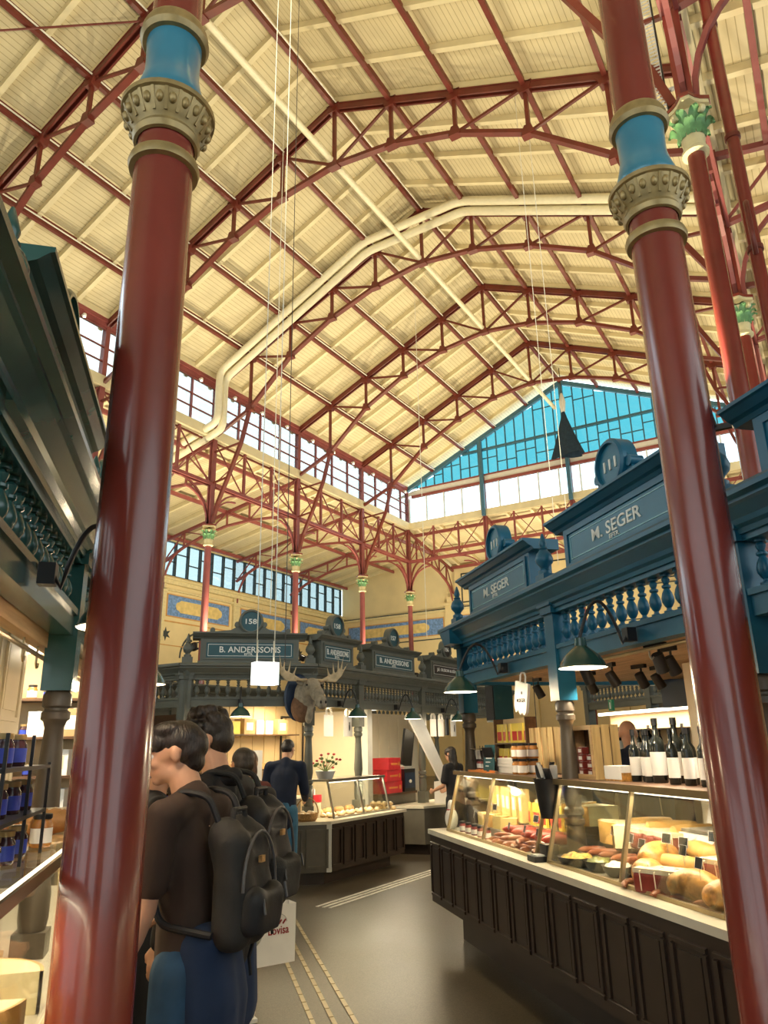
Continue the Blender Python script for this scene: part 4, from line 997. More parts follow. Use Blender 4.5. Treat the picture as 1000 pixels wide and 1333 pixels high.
pm('cream_salad', (0.80, 0.72, 0.56), 0.5, vary=0.25, nscale=50)
pm('bread', (0.50, 0.26, 0.09), 0.6, vary=0.3, nscale=14, bump=.2, bscale=40)
pm('pastry', (0.66, 0.46, 0.24), 0.6, vary=0.35, nscale=25)
pm('jam_dark', (0.05, 0.02, 0.025), 0.2)
pm('jar_amber', (0.40, 0.17, 0.04), 0.2, vary=0.2)
pm('label_blue', (0.03, 0.06, 0.42), 0.45, vary=0.2)
pm('bottle_dark', (0.012, 0.014, 0.012), 0.12)
pm('wicker', (0.50, 0.28, 0.10), 0.6, vary=0.35, nscale=60, bump=.5, bscale=80)
pm('red_plastic', (0.62, 0.02, 0.035), 0.35, vary=0.08)
pm('carton_blue', (0.02, 0.22, 0.72), 0.5)
pm('tote', (0.86, 0.82, 0.76), 0.8, vary=0.05)
pm('leaf_green', (0.10, 0.16, 0.04), 0.6, vary=0.4, nscale=20)
pm('flower_red', (0.45, 0.04, 0.05), 0.6, vary=0.4, nscale=20)
pm('cardboard', (0.48, 0.31, 0.15), 0.7, vary=0.1)
pm('fur_grey', (0.33, 0.28, 0.21), 0.85, vary=0.3, nscale=18, bump=.5, bscale=90)
pm('fur_dark', (0.17, 0.09, 0.05), 0.85, vary=0.3, nscale=18, bump=.5, bscale=90)
pm('antler', (0.55, 0.42, 0.25), 0.6, vary=0.25, nscale=12)
pm('shield_pale', (0.72, 0.66, 0.44), 0.6, vary=0.25, nscale=18)

def remesh(name, mb, voxel, mat, parent=None, mtx=None, smooth=4, factor=.6):
    """fuse overlapping closed pieces into one continuous skin"""
    me = mb.mesh(name, mat, False); o = bpy.data.objects.new('tmp', me)
    m = o.modifiers.new('r', 'REMESH'); m.mode = 'VOXEL'; m.voxel_size = voxel; m.use_smooth_shade = True
    if smooth: s_ = o.modifiers.new('s', 'SMOOTH'); s_.iterations = smooth; s_.factor = factor
    res = evaluated_mesh(o); res.name = name
    bpy.data.objects.remove(o); bpy.data.meshes.remove(me)
    if not len(res.materials): res.materials.append(MATS[mat])
    return link(name, res, parent, mtx)
def rs(u, v, y=0.0):
    """photo pixel -> (s, z) on a plane parallel to the charcuterie front, y behind the posts"""
    P = on45(u, v, CPR + y * R2); return (-P.x + P.y) / R2, P.z
def ls(u, v, y=0.0):
    P = on45(u, v, CPL - y * R2); return (-P.x + P.y) / R2, P.z
PROTO = {}
def proto(key, name, cat, build):
    """one prototype per kind; the first use is the prototype itself, later uses are copies"""
    def put(M, label, group=None, extra=0.0):
        if key not in PROTO:
            r = thing(name, label, cat, (0, 0, 0), 0, group); res = build(r); PROTO[key] = r
        else:
            r = copy_tree(PROTO[key]); r['label'] = label
            if group: r['group'] = group
            elif 'group' in r: del r['group']
        r.matrix_world = M @ Matrix.Rotation(extra, 4, 'Z')
        return r
    return put
def b_sausage(mat, R=.02, L=.2, bend=.05):
    def f(r):
        pts = [(-L / 2 + L * i / 10, bend * (1 - (2 * i / 10 - 1) ** 2), R) for i in range(11)]
        rr = [R * (.35 if i in (0, 10) else .85 if i in (1, 9) else 1) for i in range(11)]
        MB().tube(pts, rr, 10).build('casing', mat, r)
        MB().tube([pts[0], (pts[0][0] - .012, pts[0][1], R)], [R * .3, R * .15], 6).build('knot', mat, r)
    return f
sausage = proto('sausage', 'sausage', 'sausage', b_sausage('sausage_brown', .019, .2, .04))
ring_s = proto('salami', 'salami', 'salami', b_sausage('salami_red', .032, .28, .0))
def b_ham(r):
    remesh('meat', MB().ball((0, 0, .075), (.14, .09, .075), 20, 14).ball((.10, .01, .06), (.08, .06, .055), 16, 12).ball((-.09, -.01, .065), (.07, .075, .06), 16, 12), .012, 'roast_gold', r)
    MB(Matrix.Translation((.155, .01, .06)) @ Matrix.Rotation(PI / 2, 4, 'Y')).lathe([(.045, -.02), (.05, 0), (.048, .02), (.02, .026)], 14).build('cut_face', 'ham_pink', r)
ham = proto('ham', 'ham_joint', 'ham', b_ham)
def b_slab(r):
    remesh('meat', MB().cbox((0, 0, .055), (.26, .15, .10)).ball((.1, 0, .05), (.06, .08, .055), 12, 8), .012, 'meat_dark', r)
    MB().cbox((0, .0, .112), (.25, .145, .022)).build('fat_cap', 'fat', r)
    for k in range(3): MB().tube([(-.08 + k * .08, -.08, .02), (-.08 + k * .08, -.085, .11), (-.08 + k * .08, 0, .128), (-.08 + k * .08, .08, .11)], .003, 6).build('string', 'fat', r)
slab = proto('slab', 'cured_meat', 'meat', b_slab)
def b_pinkroll(r):
    MB(Matrix.Translation((0, 0, .05)) @ Matrix.Rotation(PI / 2, 4, 'Y')).lathe([(.02, -.15), (.045, -.14), (.05, -.1), (.052, 0), (.05, .1), (.045, .14), (.046, .145)], 18).build('roll', 'rind', r)
    MB(Matrix.Translation((.147, 0, .05)) @ Matrix.Rotation(PI / 2, 4, 'Y')).lathe([(.042, -.004), (.042, .004)], 18).build('cut_face', 'ham_pink', r)
pinkroll = proto('pinkroll', 'rolled_ham', 'ham', b_pinkroll)
def b_wedge(mat, rindm, R=.14, H=.10, ang=1.0):
    def f(r):
        N = 8; ps = [(0, 0)] + [(R * math.cos(-ang / 2 + ang * i / N), R * math.sin(-ang / 2 + ang * i / N)) for i in range(N + 1)]; k = len(ps)
        MB().add([(p[0] - R * .6, p[1], 0) for p in ps] + [(p[0] - R * .6, p[1], H) for p in ps], [tuple(range(k - 1, -1, -1)), tuple(range(k, 2 * k))] + [(i, (i + 1) % k, (i + 1) % k + k, i + k) for i in range(k)]).build('paste', mat, r, smooth=False)
        q = [(R * 1.005 * math.cos(-ang / 2 + ang * i / N) - R * .6, R * 1.005 * math.sin(-ang / 2 + ang * i / N)) for i in range(N + 1)]
        q2 = [(R * 1.05 * math.cos(-ang / 2 + ang * i / N) - R * .6, R * 1.05 * math.sin(-ang / 2 + ang * i / N)) for i in range(N + 1)]
        poly = q + q2[::-1]; k2 = len(poly); n1 = len(q)
        fs = []
        for i in range(n1 - 1):
            a, b, c, d = i, i + 1, k2 - 2 - i, k2 - 1 - i
            fs += [(a, d, c, b), (a + k2, b + k2, c + k2, d + k2), (d, d + k2, c + k2, c), (a, b, b + k2, a + k2)]
        MB().add([(p[0], p[1], 0) for p in poly] + [(p[0], p[1], H) for p in poly], fs).build('rind', rindm, r, smooth=False)
    return f
wedge = proto('wedge', 'cheese_wedge', 'cheese', b_wedge('cheese', 'rind'))
bigwedge = proto('bigwedge', 'cheese_wedge', 'cheese', b_wedge('cheese_pale', 'rind', .24, .13, 1.5))
orangew = proto('orangew', 'cheese_wedge', 'cheese', b_wedge('cheese', 'rind_orange', .2, .15, 1.2))
def b_wheel(r):
    MB().lathe([(.13, 0), (.145, .015), (.15, .05), (.145, .085), (.13, .10)], 24).build('rind_wheel', 'cheese_pale', r)
    MB().lathe([(.10, .1), (.10, .104)], 20).build('top_label', 'paper', r)
wheel = proto('wheel', 'whole_cheese', 'cheese', b_wheel)
def b_block(r):
    MB().cbox((0, 0, .13), (.09, .07, .26)).build('block', 'cheese', r, smooth=False)
    MB().cbox((0, -.0365, .14), (.05, .003, .10)).build('pack_label', 'paper', r, smooth=False)
block = proto('block', 'cheese_block', 'cheese', b_block)
def b_pack(r):
    MB().add([(-.05, -.012, 0), (.05, -.012, 0), (.05, .012, 0), (-.05, .012, 0), (-.055, -.004, .17), (.055, -.004, .17), (.055, .004, .17), (-.055, .004, .17)], [(0, 3, 2, 1), (4, 5, 6, 7), (0, 1, 5, 4), (1, 2, 6, 5), (2, 3, 7, 6), (3, 0, 4, 7)]).build('bag', 'pack_yellow', r, smooth=False)
    MB().cbox((0, -.0125, .06), (.07, .003, .08)).build('window', 'pack_red', r, smooth=False)
pack = proto('pack', 'meat_pack', 'packet', b_pack)
def b_tag(r):
    Q = Matrix.Translation((0, 0, .075)) @ Matrix.Rotation(-.25, 4, 'X')
    MB().tube([(0, 0, 0), (0, 0, .05)], .002, 6).build('stake', 'steel', r)
    MB(Q).box(-.032, .032, -.001, .001, -.026, .026).build('card', 'black', r, smooth=False)
    mb = MB(Q)
    for (a, b, c, d) in ((-.032, .032, .024, .026), (-.032, .032, -.026, -.024), (-.032, -.030, -.026, .026), (.030, .032, -.026, .026)): mb.box(a, b, -.0018, -.001, c, d)
    mb.build('card_edge', 'white', r, smooth=False)
price = proto('tag', 'price_tag', 'price tag', b_tag)
def b_bowl(mat, R=.09):
    def f(r):
        MB().lathe([(R * .55, 0), (R * .9, .03), (R, .06), (R + .005, .062), (R - .006, .058)], 24).build('bowl', 'black', r)
        mb = MB(); q = random.Random(3)
        mb.ball((0, 0, .045), (R * .92, R * .92, .03), 18, 8)
        for k in range(14):
            a = q.random() * 6.28; d = q.random() * R * .65; mb.ball((d * math.cos(a), d * math.sin(a), .06 + q.random() * .012), (.02, .016, .012), 8, 6)
        remesh('filling', mb, .008, mat, r, smooth=1)
    return f
salad = proto('salad', 'salad_bowl', 'bowl', b_bowl('salad', .12))
olives = proto('olives', 'olive_bowl', 'bowl', b_bowl('olive_green', .085))
creamy = proto('creamy', 'salad_bowl', 'bowl', b_bowl('cream_salad', .09))
def b_jar(cont, lid, lab, R=.034, H=.085):
    def f(r):
        MB().lathe([(R * .9, 0), (R, .006), (R, H * .8), (R * .8, H * .92), (R * .8, H)], 16).build('glass_body', cont, r)
        MB().lathe([(R * .86, H), (R * .88, H + .004), (R * .88, H + .016), (R * .8, H + .018)], 16).build('lid', lid, r)
        MB().lathe([(R * 1.012, H * .15), (R * 1.012, H * .68)], 16, cap=False).build('jar_label', lab, r)
    return f
jar_b = proto('jar_b', 'jam_jar', 'jar', b_jar('jam_dark', 'bronze', 'label_blue'))
jar_w = proto('jar_w', 'preserve_jar', 'jar', b_jar('jar_amber', 'black', 'paper', .04, .10))
jar_s = proto('jar_s', 'spice_jar', 'jar', b_jar('meat_dark', 'black', 'white', .03, .07))
def b_bottle(lab, R=.032, H=.30):
    def f(r):
        MB().lathe([(R * .9, 0), (R, .008), (R, H * .58), (R * .85, H * .66), (R * .38, H * .74), (R * .34, H * .95), (R * .4, H * .955), (R * .4, H)], 16).build('glass_body', 'bottle_dark', r)
        MB().lathe([(R * 1.012, H * .12), (R * 1.012, H * .48)], 16, cap=False).build('bottle_label', lab, r)
        MB().lathe([(R * .42, H * .9), (R * .42, H + .006)], 12).build('cap', 'black', r)
    return f
bottle = proto('bottle', 'bottle', 'bottle', b_bottle('paper'))
bottle2 = proto('bottle2', 'bottle', 'bottle', b_bottle('white', .045, .36))
def b_box(mat, sx, sy, sz, lab=None):
    def f(r):
        MB().cbox((0, 0, sz / 2), (sx, sy, sz)).build('carton', mat, r, smooth=False)
        MB().cbox((0, 0, sz + .001), (sx * .2, sy, .002)).build('tape', 'paper', r, smooth=False)
        if lab: MB().cbox((0, -sy / 2 - .001, sz * .5), (sx * .6, .002, sz * .5)).build('front_label', lab, r, smooth=False)
    return f
spack = proto('spack', 'spice_box', 'box', b_box('meat_dark', .075, .05, .045, 'white'))
ybox = proto('ybox', 'yellow_box', 'box', b_box('pack_yellow', .32, .2, .18))
cbox = proto('cbox', 'cardboard_box', 'box', b_box('cardboard', .24, .2, .22, 'paper'))
wbox = proto('wbox', 'white_box', 'box', b_box('paper', .16, .16, .2, 'door_cream'))
def b_loaf(r): remesh('crust', MB().ball((0, 0, .05), (.13, .07, .05), 18, 12), .012, 'bread', r); [MB().bar((-.07 + k * .05, -.03, .098), (-.05 + k * .05, .03, .098), .008, .006).build('score', 'fat', r, smooth=False) for k in range(3)]
loaf = proto('loaf', 'bread_loaf', 'bread', b_loaf)
def b_bun(r): MB().lathe([(.03, 0), (.045, .012), (.045, .028), (.03, .045), (.008, .052)], 14).build('crumb', 'pastry', r); MB().lathe([(.03, .044), (.02, .054), (.004, .058)], 12).build('icing', 'fat', r)
bun = proto('bun', 'pastry', 'pastry', b_bun)
def b_tote(pic):
    def f(r):
        N = 8; vs = []; fs = []
        for i in range(N + 1):
            for j in range(N + 1):
                x = (-.5 + i / N); z = j / N; vs.append((x * (.24 - .03 * (1 - z) * 0), -.012 * math.cos(x * PI) * (1.5 - z), -.40 + .30 * z))
        n = len(vs); vs += [(v[0], -v[1], v[2]) for v in vs]
        for i in range(N):
            for j in range(N):
                a = i * (N + 1) + j; fs += [(a, a + N + 1, a + N + 2, a + 1), (a + n, a + 1 + n, a + N + 2 + n, a + N + 1 + n)]
        MB().add(vs, fs).build('bag_body', 'tote', r)
        for y in (-.012, .012): MB().tube([(-.06, y, -.11)] + [(-.06 * math.cos(PI * k / 8), y, -.06 + .055 * math.sin(PI * k / 8)) for k in range(9)] + [(.06, y, -.11)], .008, 6).build('handle', 'tote', r)
        if pic: MB().ball((.01, -.022, -.27), (.018, .004, .055), 10, 8).ball((.01, -.022, -.21), (.012, .004, .02), 8, 6).build('print', 'black', r)
    return f
tote_p = proto('tote_p', 'tote_bag', 'bag', b_tote(False))
tote_q = proto('tote_q', 'tote_bag', 'bag', b_tote(True))

# ---- charcuterie display: stepped stands, then goods row by row
def stand(s0, s1, label):
    r = thing('display_stand', label, 'stand', MR @ Vector((-(s0 + s1) / 2, 0, .90)), -PI / 4); w = abs(s1 - s0) / 2
    for k in range(3): MB().box(-w, w, -.05 + .15 * k, -.05 + .15 * (k + 1), 0, .06 * (k + 1)).build('step', 'post_brown', r, smooth=False)
    return r
stand(6.85, 6.08, 'brown stepped stand under the cheese blocks'); stand(6.02, 5.1, 'brown stepped stand under the yellow meat packs'); stand(4.82, 4.0, 'brown stepped stand under the salad bowls'); stand(3.95, 3.16, 'brown stepped stand under the hams'); stand(3.0, 1.2, 'brown stepped stand behind the right ringed column')
ZR = [(-.15, .90), (.03, .96), (.18, 1.02), (.32, 1.08)]
def FR(s, row, dz=0.0, dy=0.0): return RP(s, ZR[row][0] + dy, ZR[row][1] + dz)
W_ = 'in the charcuterie case'
for k in range(6): block(FR(6.80 - k * .135, 2, 0, rnd.uniform(-.02, .02)), 'upright yellow cheese block in the charcuterie case', 'upright cheese blocks', rnd.uniform(-.15, .15))
for k in range(4): wedge(FR(6.72 - k * .2, 1), 'yellow cheese wedge in front of the upright cheese blocks', 'cheese wedges before the blocks', rnd.uniform(0, 6))
for k in range(5): jar_s(FR(6.80 - k * .15, 0, 0), 'small red spice jar in the front row of the cheese side', 'spice jars in the case', rnd.uniform(0, 6))
for k in range(7): pack(FR(5.98 - k * .135, 2, 0, -.03), 'yellow and red meat packet standing in the display case', 'yellow meat packets', rnd.uniform(-.3, .3))
for k in range(5): ring_s(FR(5.92 - k * .18, 1, 0), 'fat red salami lying before the yellow meat packets', 'red salamis', 1.2 + rnd.uniform(-.4, .4))
for k in range(9): sausage(FR(5.98 - k * .105, 0, 0, rnd.uniform(-.02, .04)), 'brown sausage in the front row below the salamis', 'brown sausages', rnd.uniform(0, 3))
for k in range(4): sausage(FR(5.9 - k * .2, 0, .038, .02), 'brown sausage on top of the front row sausages', 'upper brown sausages', rnd.uniform(0, 3))
for k in range(3): bigwedge(FR(5.85 - k * .33, 3), 'pale cheese wedge at the back behind the yellow meat packets', 'pale cheese wedges at the back', rnd.uniform(0, 6))
salad(FR(4.66, 0, 0, .0), 'black bowl of red and yellow salad at the case corner'); olives(FR(4.44, 0, 0, .03), 'black bowl of green olives'); creamy(FR(4.24, 0, 0, .04), 'black bowl of creamy white salad'); creamy(FR(4.07, 1), 'second bowl of creamy salad beside the frame bar')
for k in range(2): bigwedge(FR(4.7 - k * .22, 2, 0), 'pale cheese wedge on the step behind the salad bowls', 'cheese wedges behind the salads', rnd.uniform(0, 6))
for k in range(3): slab(FR(4.32 - k * .13, 2, 0, .02), 'dark tied meat on the step behind the salad bowls', 'tied meats behind the salads', 1.3 + rnd.uniform(-.2, .2))
for k in range(6): sausage(FR(4.75 - k * .13, 1, 0, .0), 'brown sausage on the step behind the salad bowls', 'sausages behind the salads', 1.2 + rnd.uniform(-.5, .5))
for k in range(3): pinkroll(FR(4.55 - k * .24, 3, 0), 'rolled pink ham at the back behind the salad bowls', 'rolled hams behind the salads', 1.4 + rnd.uniform(-.2, .2))
ham(FR(3.48, 0, 0, .02), 'large golden roast ham joint in the front row', None, .2); ham(FR(3.86, 0), 'small golden ham joint beside the frame bar', None, 2.6); ham(FR(3.22, 0, 0, .05), 'dark golden ham joint at the right end of the case', None, 1.0)
slab(FR(3.46, 1, 0, .02), 'dark red tied cured meat with white fat cap', None, .1); slab(FR(3.20, 1, 0, .05), 'second tied cured meat beside the tall pale slab', None, -.2)
pinkroll(FR(3.80, 1, 0, 0), 'rolled ham with pink cut face on the first step', None, .2); pinkroll(FR(3.62, 2, 0, 0), 'rolled ham with pink cut face on the second step', None, .5); pinkroll(FR(3.85, 2), 'rolled ham with pink cut face nearest the salads', None, -.3)
ham(FR(4.02, 1, 0, .0), 'small roast ham joint on the step beside the creamy salad', None, 1.9); slab(FR(3.70, 0, 0, -.02), 'dark tied meat lying between the roast hams', None, .5)
for k in range(5): ring_s(FR(3.9 - k * .16, 3, 0, 0), 'fat red salami along the back of the ham case', 'salamis behind the hams', 1.5 + rnd.uniform(-.2, .2))
for k in range(5): sausage(FR(3.93 - k * .16, 0, .0, -.04), 'brown sausage before the ham joints', 'sausages before the hams', rnd.uniform(0, 3))
for k in range(4): wheel(FR(2.9 - k * .45, 1), 'pale cheese wheel behind the right ringed column', 'cheese wheels behind the column')
ta = thing('cheese_slab', 'tall pale cheese slab leaning at the end of the ham case', 'cheese', FR(3.26, 2, 0, .06).to_translation(), -PI / 4)
MB(Matrix.Rotation(-.18, 4, 'X')).box(-.14, .14, 0, .07, 0, .27).build('paste', 'cheese_pale', ta, smooth=False); MB(Matrix.Rotation(-.18, 4, 'X')).box(-.142, .142, -.002, .072, .27, .285).build('rind', 'rind', ta, smooth=False)
for (s, row, dz, dy) in ((6.62, 0, .08, .05), (6.3, 1, .10, -.06), (5.8, 0, .06, .03), (5.55, 0, .06, .05), (5.3, 0, .06, .04), (5.62, 1, .06, .0), (4.5, 1, .08, 0), (4.3, 1, .06, .0), (4.12, 1, .05, -.04), (3.90, 1, .10, -.02), (3.72, 1, .10, -.04), (3.56, 1, .14, .03), (3.30, 2, .16, -.02), (3.6, 0, .14, .05), (3.34, 0, .12, -.05)):
    price(FR(s, row, dz, dy), 'small black price tag on a stake among the meats', 'price tags in the charcuterie cases', rnd.uniform(-.3, .3))
# scale and papers
sc_ = thing('shop_scale', 'white shop scale with blue display behind the hams', 'scale', MR @ Vector((-3.86, .30, 1.08)), -PI / 4)
MB().box(-.17, .17, -.12, .12, 0, .07).build('base', 'white', sc_, smooth=False); MB().box(-.16, .16, -.11, .11, .075, .09).build('pan', 'steel', sc_, smooth=False)
MB(Matrix.Translation((0, .1, .1)) @ Matrix.Rotation(-.3, 4, 'X')).box(-.17, .17, -.03, .03, 0, .14).build('head', 'white', sc_, smooth=False); MB(Matrix.Translation((0, .1, .1)) @ Matrix.Rotation(-.3, 4, 'X')).box(-.02, .12, -.034, -.03, .05, .11).build('display', 'screen_blue', sc_, smooth=False)
pp = thing('paper_stack', 'stack of white wrapping paper beside the scale', 'paper', MR @ Vector((-3.48, .38, 1.20)), -PI / 4 + .2)
for k in range(4): MB().cbox((rnd.uniform(-.01, .01), rnd.uniform(-.01, .01), .006 + k * .012), (.3, .22, .011)).build('sheet', 'paper', pp, smooth=False)
MB().box(-.13, .13, -.09, .09, -.12, 0).build('block', 'dark_wood', pp, smooth=False)
# ---- on top of the cases
ZS = 1.41
cr = thing('wooden_crate', 'pine crate on its side holding rows of small red boxes', 'crate', MR @ Vector((-4.88, .03, ZS)), -PI / 4)
cw, chh, cd = .23, .345, .20
for z in (0, .11, .23): pass
MB().box(-cw, cw, 0, .016, 0, .03).box(-cw, cw, 0, .016, chh - .03, chh).box(-cw, -cw + .03, 0, .016, .03, chh - .03).box(cw - .03, cw, 0, .016, .03, chh - .03).build('front_frame', 'pine', cr, smooth=False)
MB().box(-cw, cw, .016, cd, 0, .012).build('side_board', 'pine', cr, smooth=False); MB().box(-cw, cw, .016, cd, chh - .012, chh).build('side_board', 'pine', cr, smooth=False); MB().box(-cw, -cw + .012, .016, cd, .012, chh - .012).build('side_board', 'pine', cr, smooth=False); MB().box(-cw + .012, cw - .012, cd - .01, cd, .012, chh - .012).build('back_board', 'dark_wood', cr, smooth=False)
for k in range(3): MB().box(cw - .0, cw + .014, .005 + k * .068, .06 + k * .068, 0, chh).build('slat', 'pine_z', cr, smooth=False)
for i in range(2):
    for k in range(4 if i == 0 else 3): spack(RP(4.93 - i * .12, .11, ZS + .013 + k * .048), 'small dark red box with white label inside the pine crate', 'spice boxes in the crate', rnd.uniform(-.1, .1))
cr2 = thing('wooden_crate', 'pine crate turned with its slats outwards behind the black bucket', 'crate', MR @ Vector((-5.92, .30, ZS)), -PI / 4)
for k in range(5): MB().box(-.3 + k * .12, -.3 + k * .12 + .09, 0, .012, 0, .36).build('slat', 'pine_z', cr2, smooth=False)
MB().box(-.31, .29, .012, .026, .02, .07).build('rail', 'pine', cr2, smooth=False); MB().box(-.31, .29, .012, .026, .29, .34).build('rail', 'pine', cr2, smooth=False); MB().box(-.31, -.295, .012, .2, 0, .36).build('side_board', 'pine', cr2, smooth=False); MB().box(.28, .295, .012, .2, 0, .36).build('side_board', 'pine', cr2, smooth=False); MB().box(-.295, .28, .19, .2, 0, .36).build('back_board', 'pine', cr2, smooth=False)
MB().box(-.5, .5, -.08, .24, -.03, 0).build('foot_board', 'dark_wood', cr2, smooth=False)
bk = thing('bucket', 'black tapered bucket full of small packets between the display cases', 'bucket', MR @ Vector((-4.955, -.17, 1.16)), -PI / 4)
MB().lathe([(.055, 0), (.06, .0), (.092, .25), (.098, .255), (.09, .25), (.055, .01)], 20, cap=False).lathe([(.056, .0), (.056, .006)], 20).build('pail', 'black', bk)
for k in range(7): MB().cbox((.05 * math.cos(k), .05 * math.sin(k), .27 + .02 * (k % 3)), (.05, .012, .10), Matrix.Rotation(k * 1.1, 3, 'Z') @ Matrix.Rotation(.3, 3, 'X')).build('packet', 'grey_plastic' if k % 2 else 'black', bk, smooth=False)
MB().box(-.02, .02, .06, .2, .0, .02).build('bracket', 'steel', bk, smooth=False)
bs = thing('card_terminal', 'black card terminal on the counter between the display cases', 'card terminal', MR @ Vector((-4.955, -.24, .90)), -PI / 4)
MB().box(-.06, .06, -.09, .09, 0, .035).box(-.05, .05, -.0, .09, .035, .10).build('base', 'black', bs, smooth=False); MB().box(-.045, .045, -.07, -.01, .035, .042).build('keypad', 'grey_plastic', bs, smooth=False)
for i in range(2):
    for k in range(2 + 0):
        for j in range(2): jar_w(RP(5.84 - i * .11, .0 + j * .1, ZS + k * .119), 'amber preserve jar in the %s layer stacked beside the black bucket' % ('lower', 'upper')[k], 'stacked preserve jars', rnd.uniform(0, 6))
rk = thing('wire_rack', 'black wire rack of small cups at the far end of the case', 'rack', MR @ Vector((-6.66, .05, ZS)), -PI / 4)
for z in (.01, .10, .19): MB().box(-.3, .12, -.07, -.064, z, z + .006).box(-.3, .12, .064, .07, z, z + .006).build('shelf_wire', 'black', rk, smooth=False)
for x in (-.3, -.09, .12):
    for y in (-.067, .067): MB().box(x - .003, x + .003, y - .003, y + .003, 0, .22).build('upright', 'black', rk, smooth=False)
for k in range(6): MB().lathe([(.02, .105), (.03, .18), (.032, .182)], 12, (-.26 + k * .07, 0, 0)).build('cup', 'black' if k > 2 else 'grey_plastic', rk)
for k in range(5): jar_s(RP(6.88 - k * .085, .05, ZS + .016), 'small dark jar on the lower shelf of the wire rack', 'jars in the wire rack', rnd.uniform(0, 6))
mc_ = thing('menu_card', 'dark standing menu card on top of the display case', 'menu card', MR @ Vector((-6.32, -.06, ZS)), -PI / 4 + .25)
MB(Matrix.Rotation(-.12, 4, 'X')).box(-.075, .075, 0, .006, 0, .23).build('card', 'slate_panel', mc_, smooth=False)
for k in range(5): MB(Matrix.Rotation(-.12, 4, 'X')).box(-.045, .0 + .02 * (k % 3), -.002, 0, .05 + k * .032, .058 + k * .032).build('chalk_line', 'paper', mc_, smooth=False)
MB(Matrix.Rotation(.3, 4, 'X')).box(-.07, .07, .05, .056, 0, .2).build('strut', 'black', mc_, smooth=False)
ps = thing('paper_stack', 'cream sheets of paper lying on top of the far display case', 'paper', MR @ Vector((-6.15, .14, ZS)), -PI / 4)
for k in range(5): MB().cbox((rnd.uniform(-.01, .01), rnd.uniform(-.01, .01), .012 + k * .024), (.34, .2, .022)).build('sheet', 'paper', ps, smooth=False)
rt = thing('red_tray', 'flat orange-red tray on top of the far display case', 'tray', MR @ Vector((-6.42, -.09, ZS)), -PI / 4)
MB().box(-.22, .22, -.04, .04, 0, .008).box(-.22, .22, -.04, -.034, .008, .02).box(-.22, .22, .034, .04, .008, .02).build('tray', 'rind_orange', rt, smooth=False)
for k in range(3): bottle(RP(4.30 - k * .075, .12 + .03 * (k % 2), ZS), 'slim dark bottle with tall white label on the ham case', 'slim bottles on the ham case', rnd.uniform(0, 6))
bottle2(RP(4.08, .14, ZS), 'stout black bottle with white label on the ham case', 'stout bottles on the ham case'); bottle2(RP(3.98, .2, ZS), 'stout black bottle with white label on the ham case', 'stout bottles on the ham case')
for k in range(6): bottle(RP(3.88 - k * .07, .10 + .07 * (k % 2), ZS), 'slim dark bottle beside the right ringed column', 'bottles beside the column', rnd.uniform(0, 6))
wb_ = thing('honey_tray', 'low box of white labelled honey packs between crate and bottles', 'box', MR @ Vector((-4.44, .10, ZS)), -PI / 4)
MB().box(-.10, .10, -.06, .06, 0, .05).build('tray', 'roast_gold', wb_, smooth=False); MB().box(-.10, .10, -.062, -.06, .01, .09).box(-.1, .1, -.06, .06, .05, .09).build('wrap', 'paper', wb_, smooth=False)
# hanging paper bag, speaker, apron behind the corner bay
s_, z_ = rs(680, 905, -.02)
hb = thing('hanging_bag', 'white paper bag with torn lower edge hung as a sign on the stall beam', 'bag', MR @ Vector((-s_, -.02, z_)), -PI / 4 + .1)
MB(Matrix.Rotation(.22, 4, 'Y')).prism([(-.10, -.10), (-.07, -.145), (-.035, -.12), (.0, -.155), (.03, -.13), (.06, -.15), (.09, -.12), (.10, .10), (-.10, .10)], -.012, .012).build('bag_body', 'paper', hb, smooth=False)
MB(Matrix.Rotation(.22, 4, 'Y')).tube([(-.04, 0, .10), (-.04, 0, .15), (-.02, 0, .175), (.02, 0, .175), (.04, 0, .15), (.04, 0, .10)], .008, 6).build('handle', 'paper', hb)
link('lettering', fit_text('M.SEGER', .13, .028, 'black', .001), hb, Matrix.Rotation(.05, 4, 'Y') @ T(.0, -.014, -.04))
MB(Matrix.Rotation(.22, 4, 'Y')).ball((.01, -.013, .02), (.012, .002, .014), 8, 6).build('print', 'black', hb)
MB().tube([(.0, 0, .17), (.0, 0, 2.2 - z_)], .002, 6).build('string', 'cable_white', hb)
s_, z_ = rs(650, 915, .5)
sp_ = thing('loudspeaker', 'dark blue-black loudspeaker hanging behind the stall corner post', 'loudspeaker', MR @ Vector((-s_, .5, z_)), -PI / 4)
MB().box(-.12, .12, -.1, .1, -.19, .19).build('cabinet', 'slate_panel', sp_, smooth=False); MB().box(-.105, .105, -.108, -.1, -.17, .17).build('grille', 'black_matte', sp_, smooth=False); MB().tube([(0, 0, .19), (0, 0, .4)], .01, 6).build('hanger', 'black', sp_)
# rack of yellow and red packs behind the far end
rr_ = thing('product_rack', 'small rack of yellow and red packets on the far display case', 'rack', MR @ Vector((-6.62, .33, ZS)), -PI / 4)
MB().box(-.36, .36, .05, .06, 0, .46).build('back_panel', 'beige_wall', rr_, smooth=False)
for z in (.01, .23): MB().box(-.36, .36, -.05, .05, z, z + .012).build('shelf', 'dark_wood', rr_, smooth=False)
for x in (-.37, .36): MB().box(x, x + .012, -.05, .06, 0, .46).build('side', 'dark_wood', rr_, smooth=False)
for zi, z in enumerate((.022, .242)):
    for k in range(6): pack(RP(6.92 - k * .12, .32, ZS + z), 'yellow packet on the %s shelf of the small packet rack' % ('lower', 'upper')[zi], 'packets on the small rack', rnd.uniform(-.2, .2))
ap = thing('red_apron', 'red cloth hanging beside the small packet rack', 'cloth', RP(6.12, .33, 1.50).to_translation(), -PI / 4)
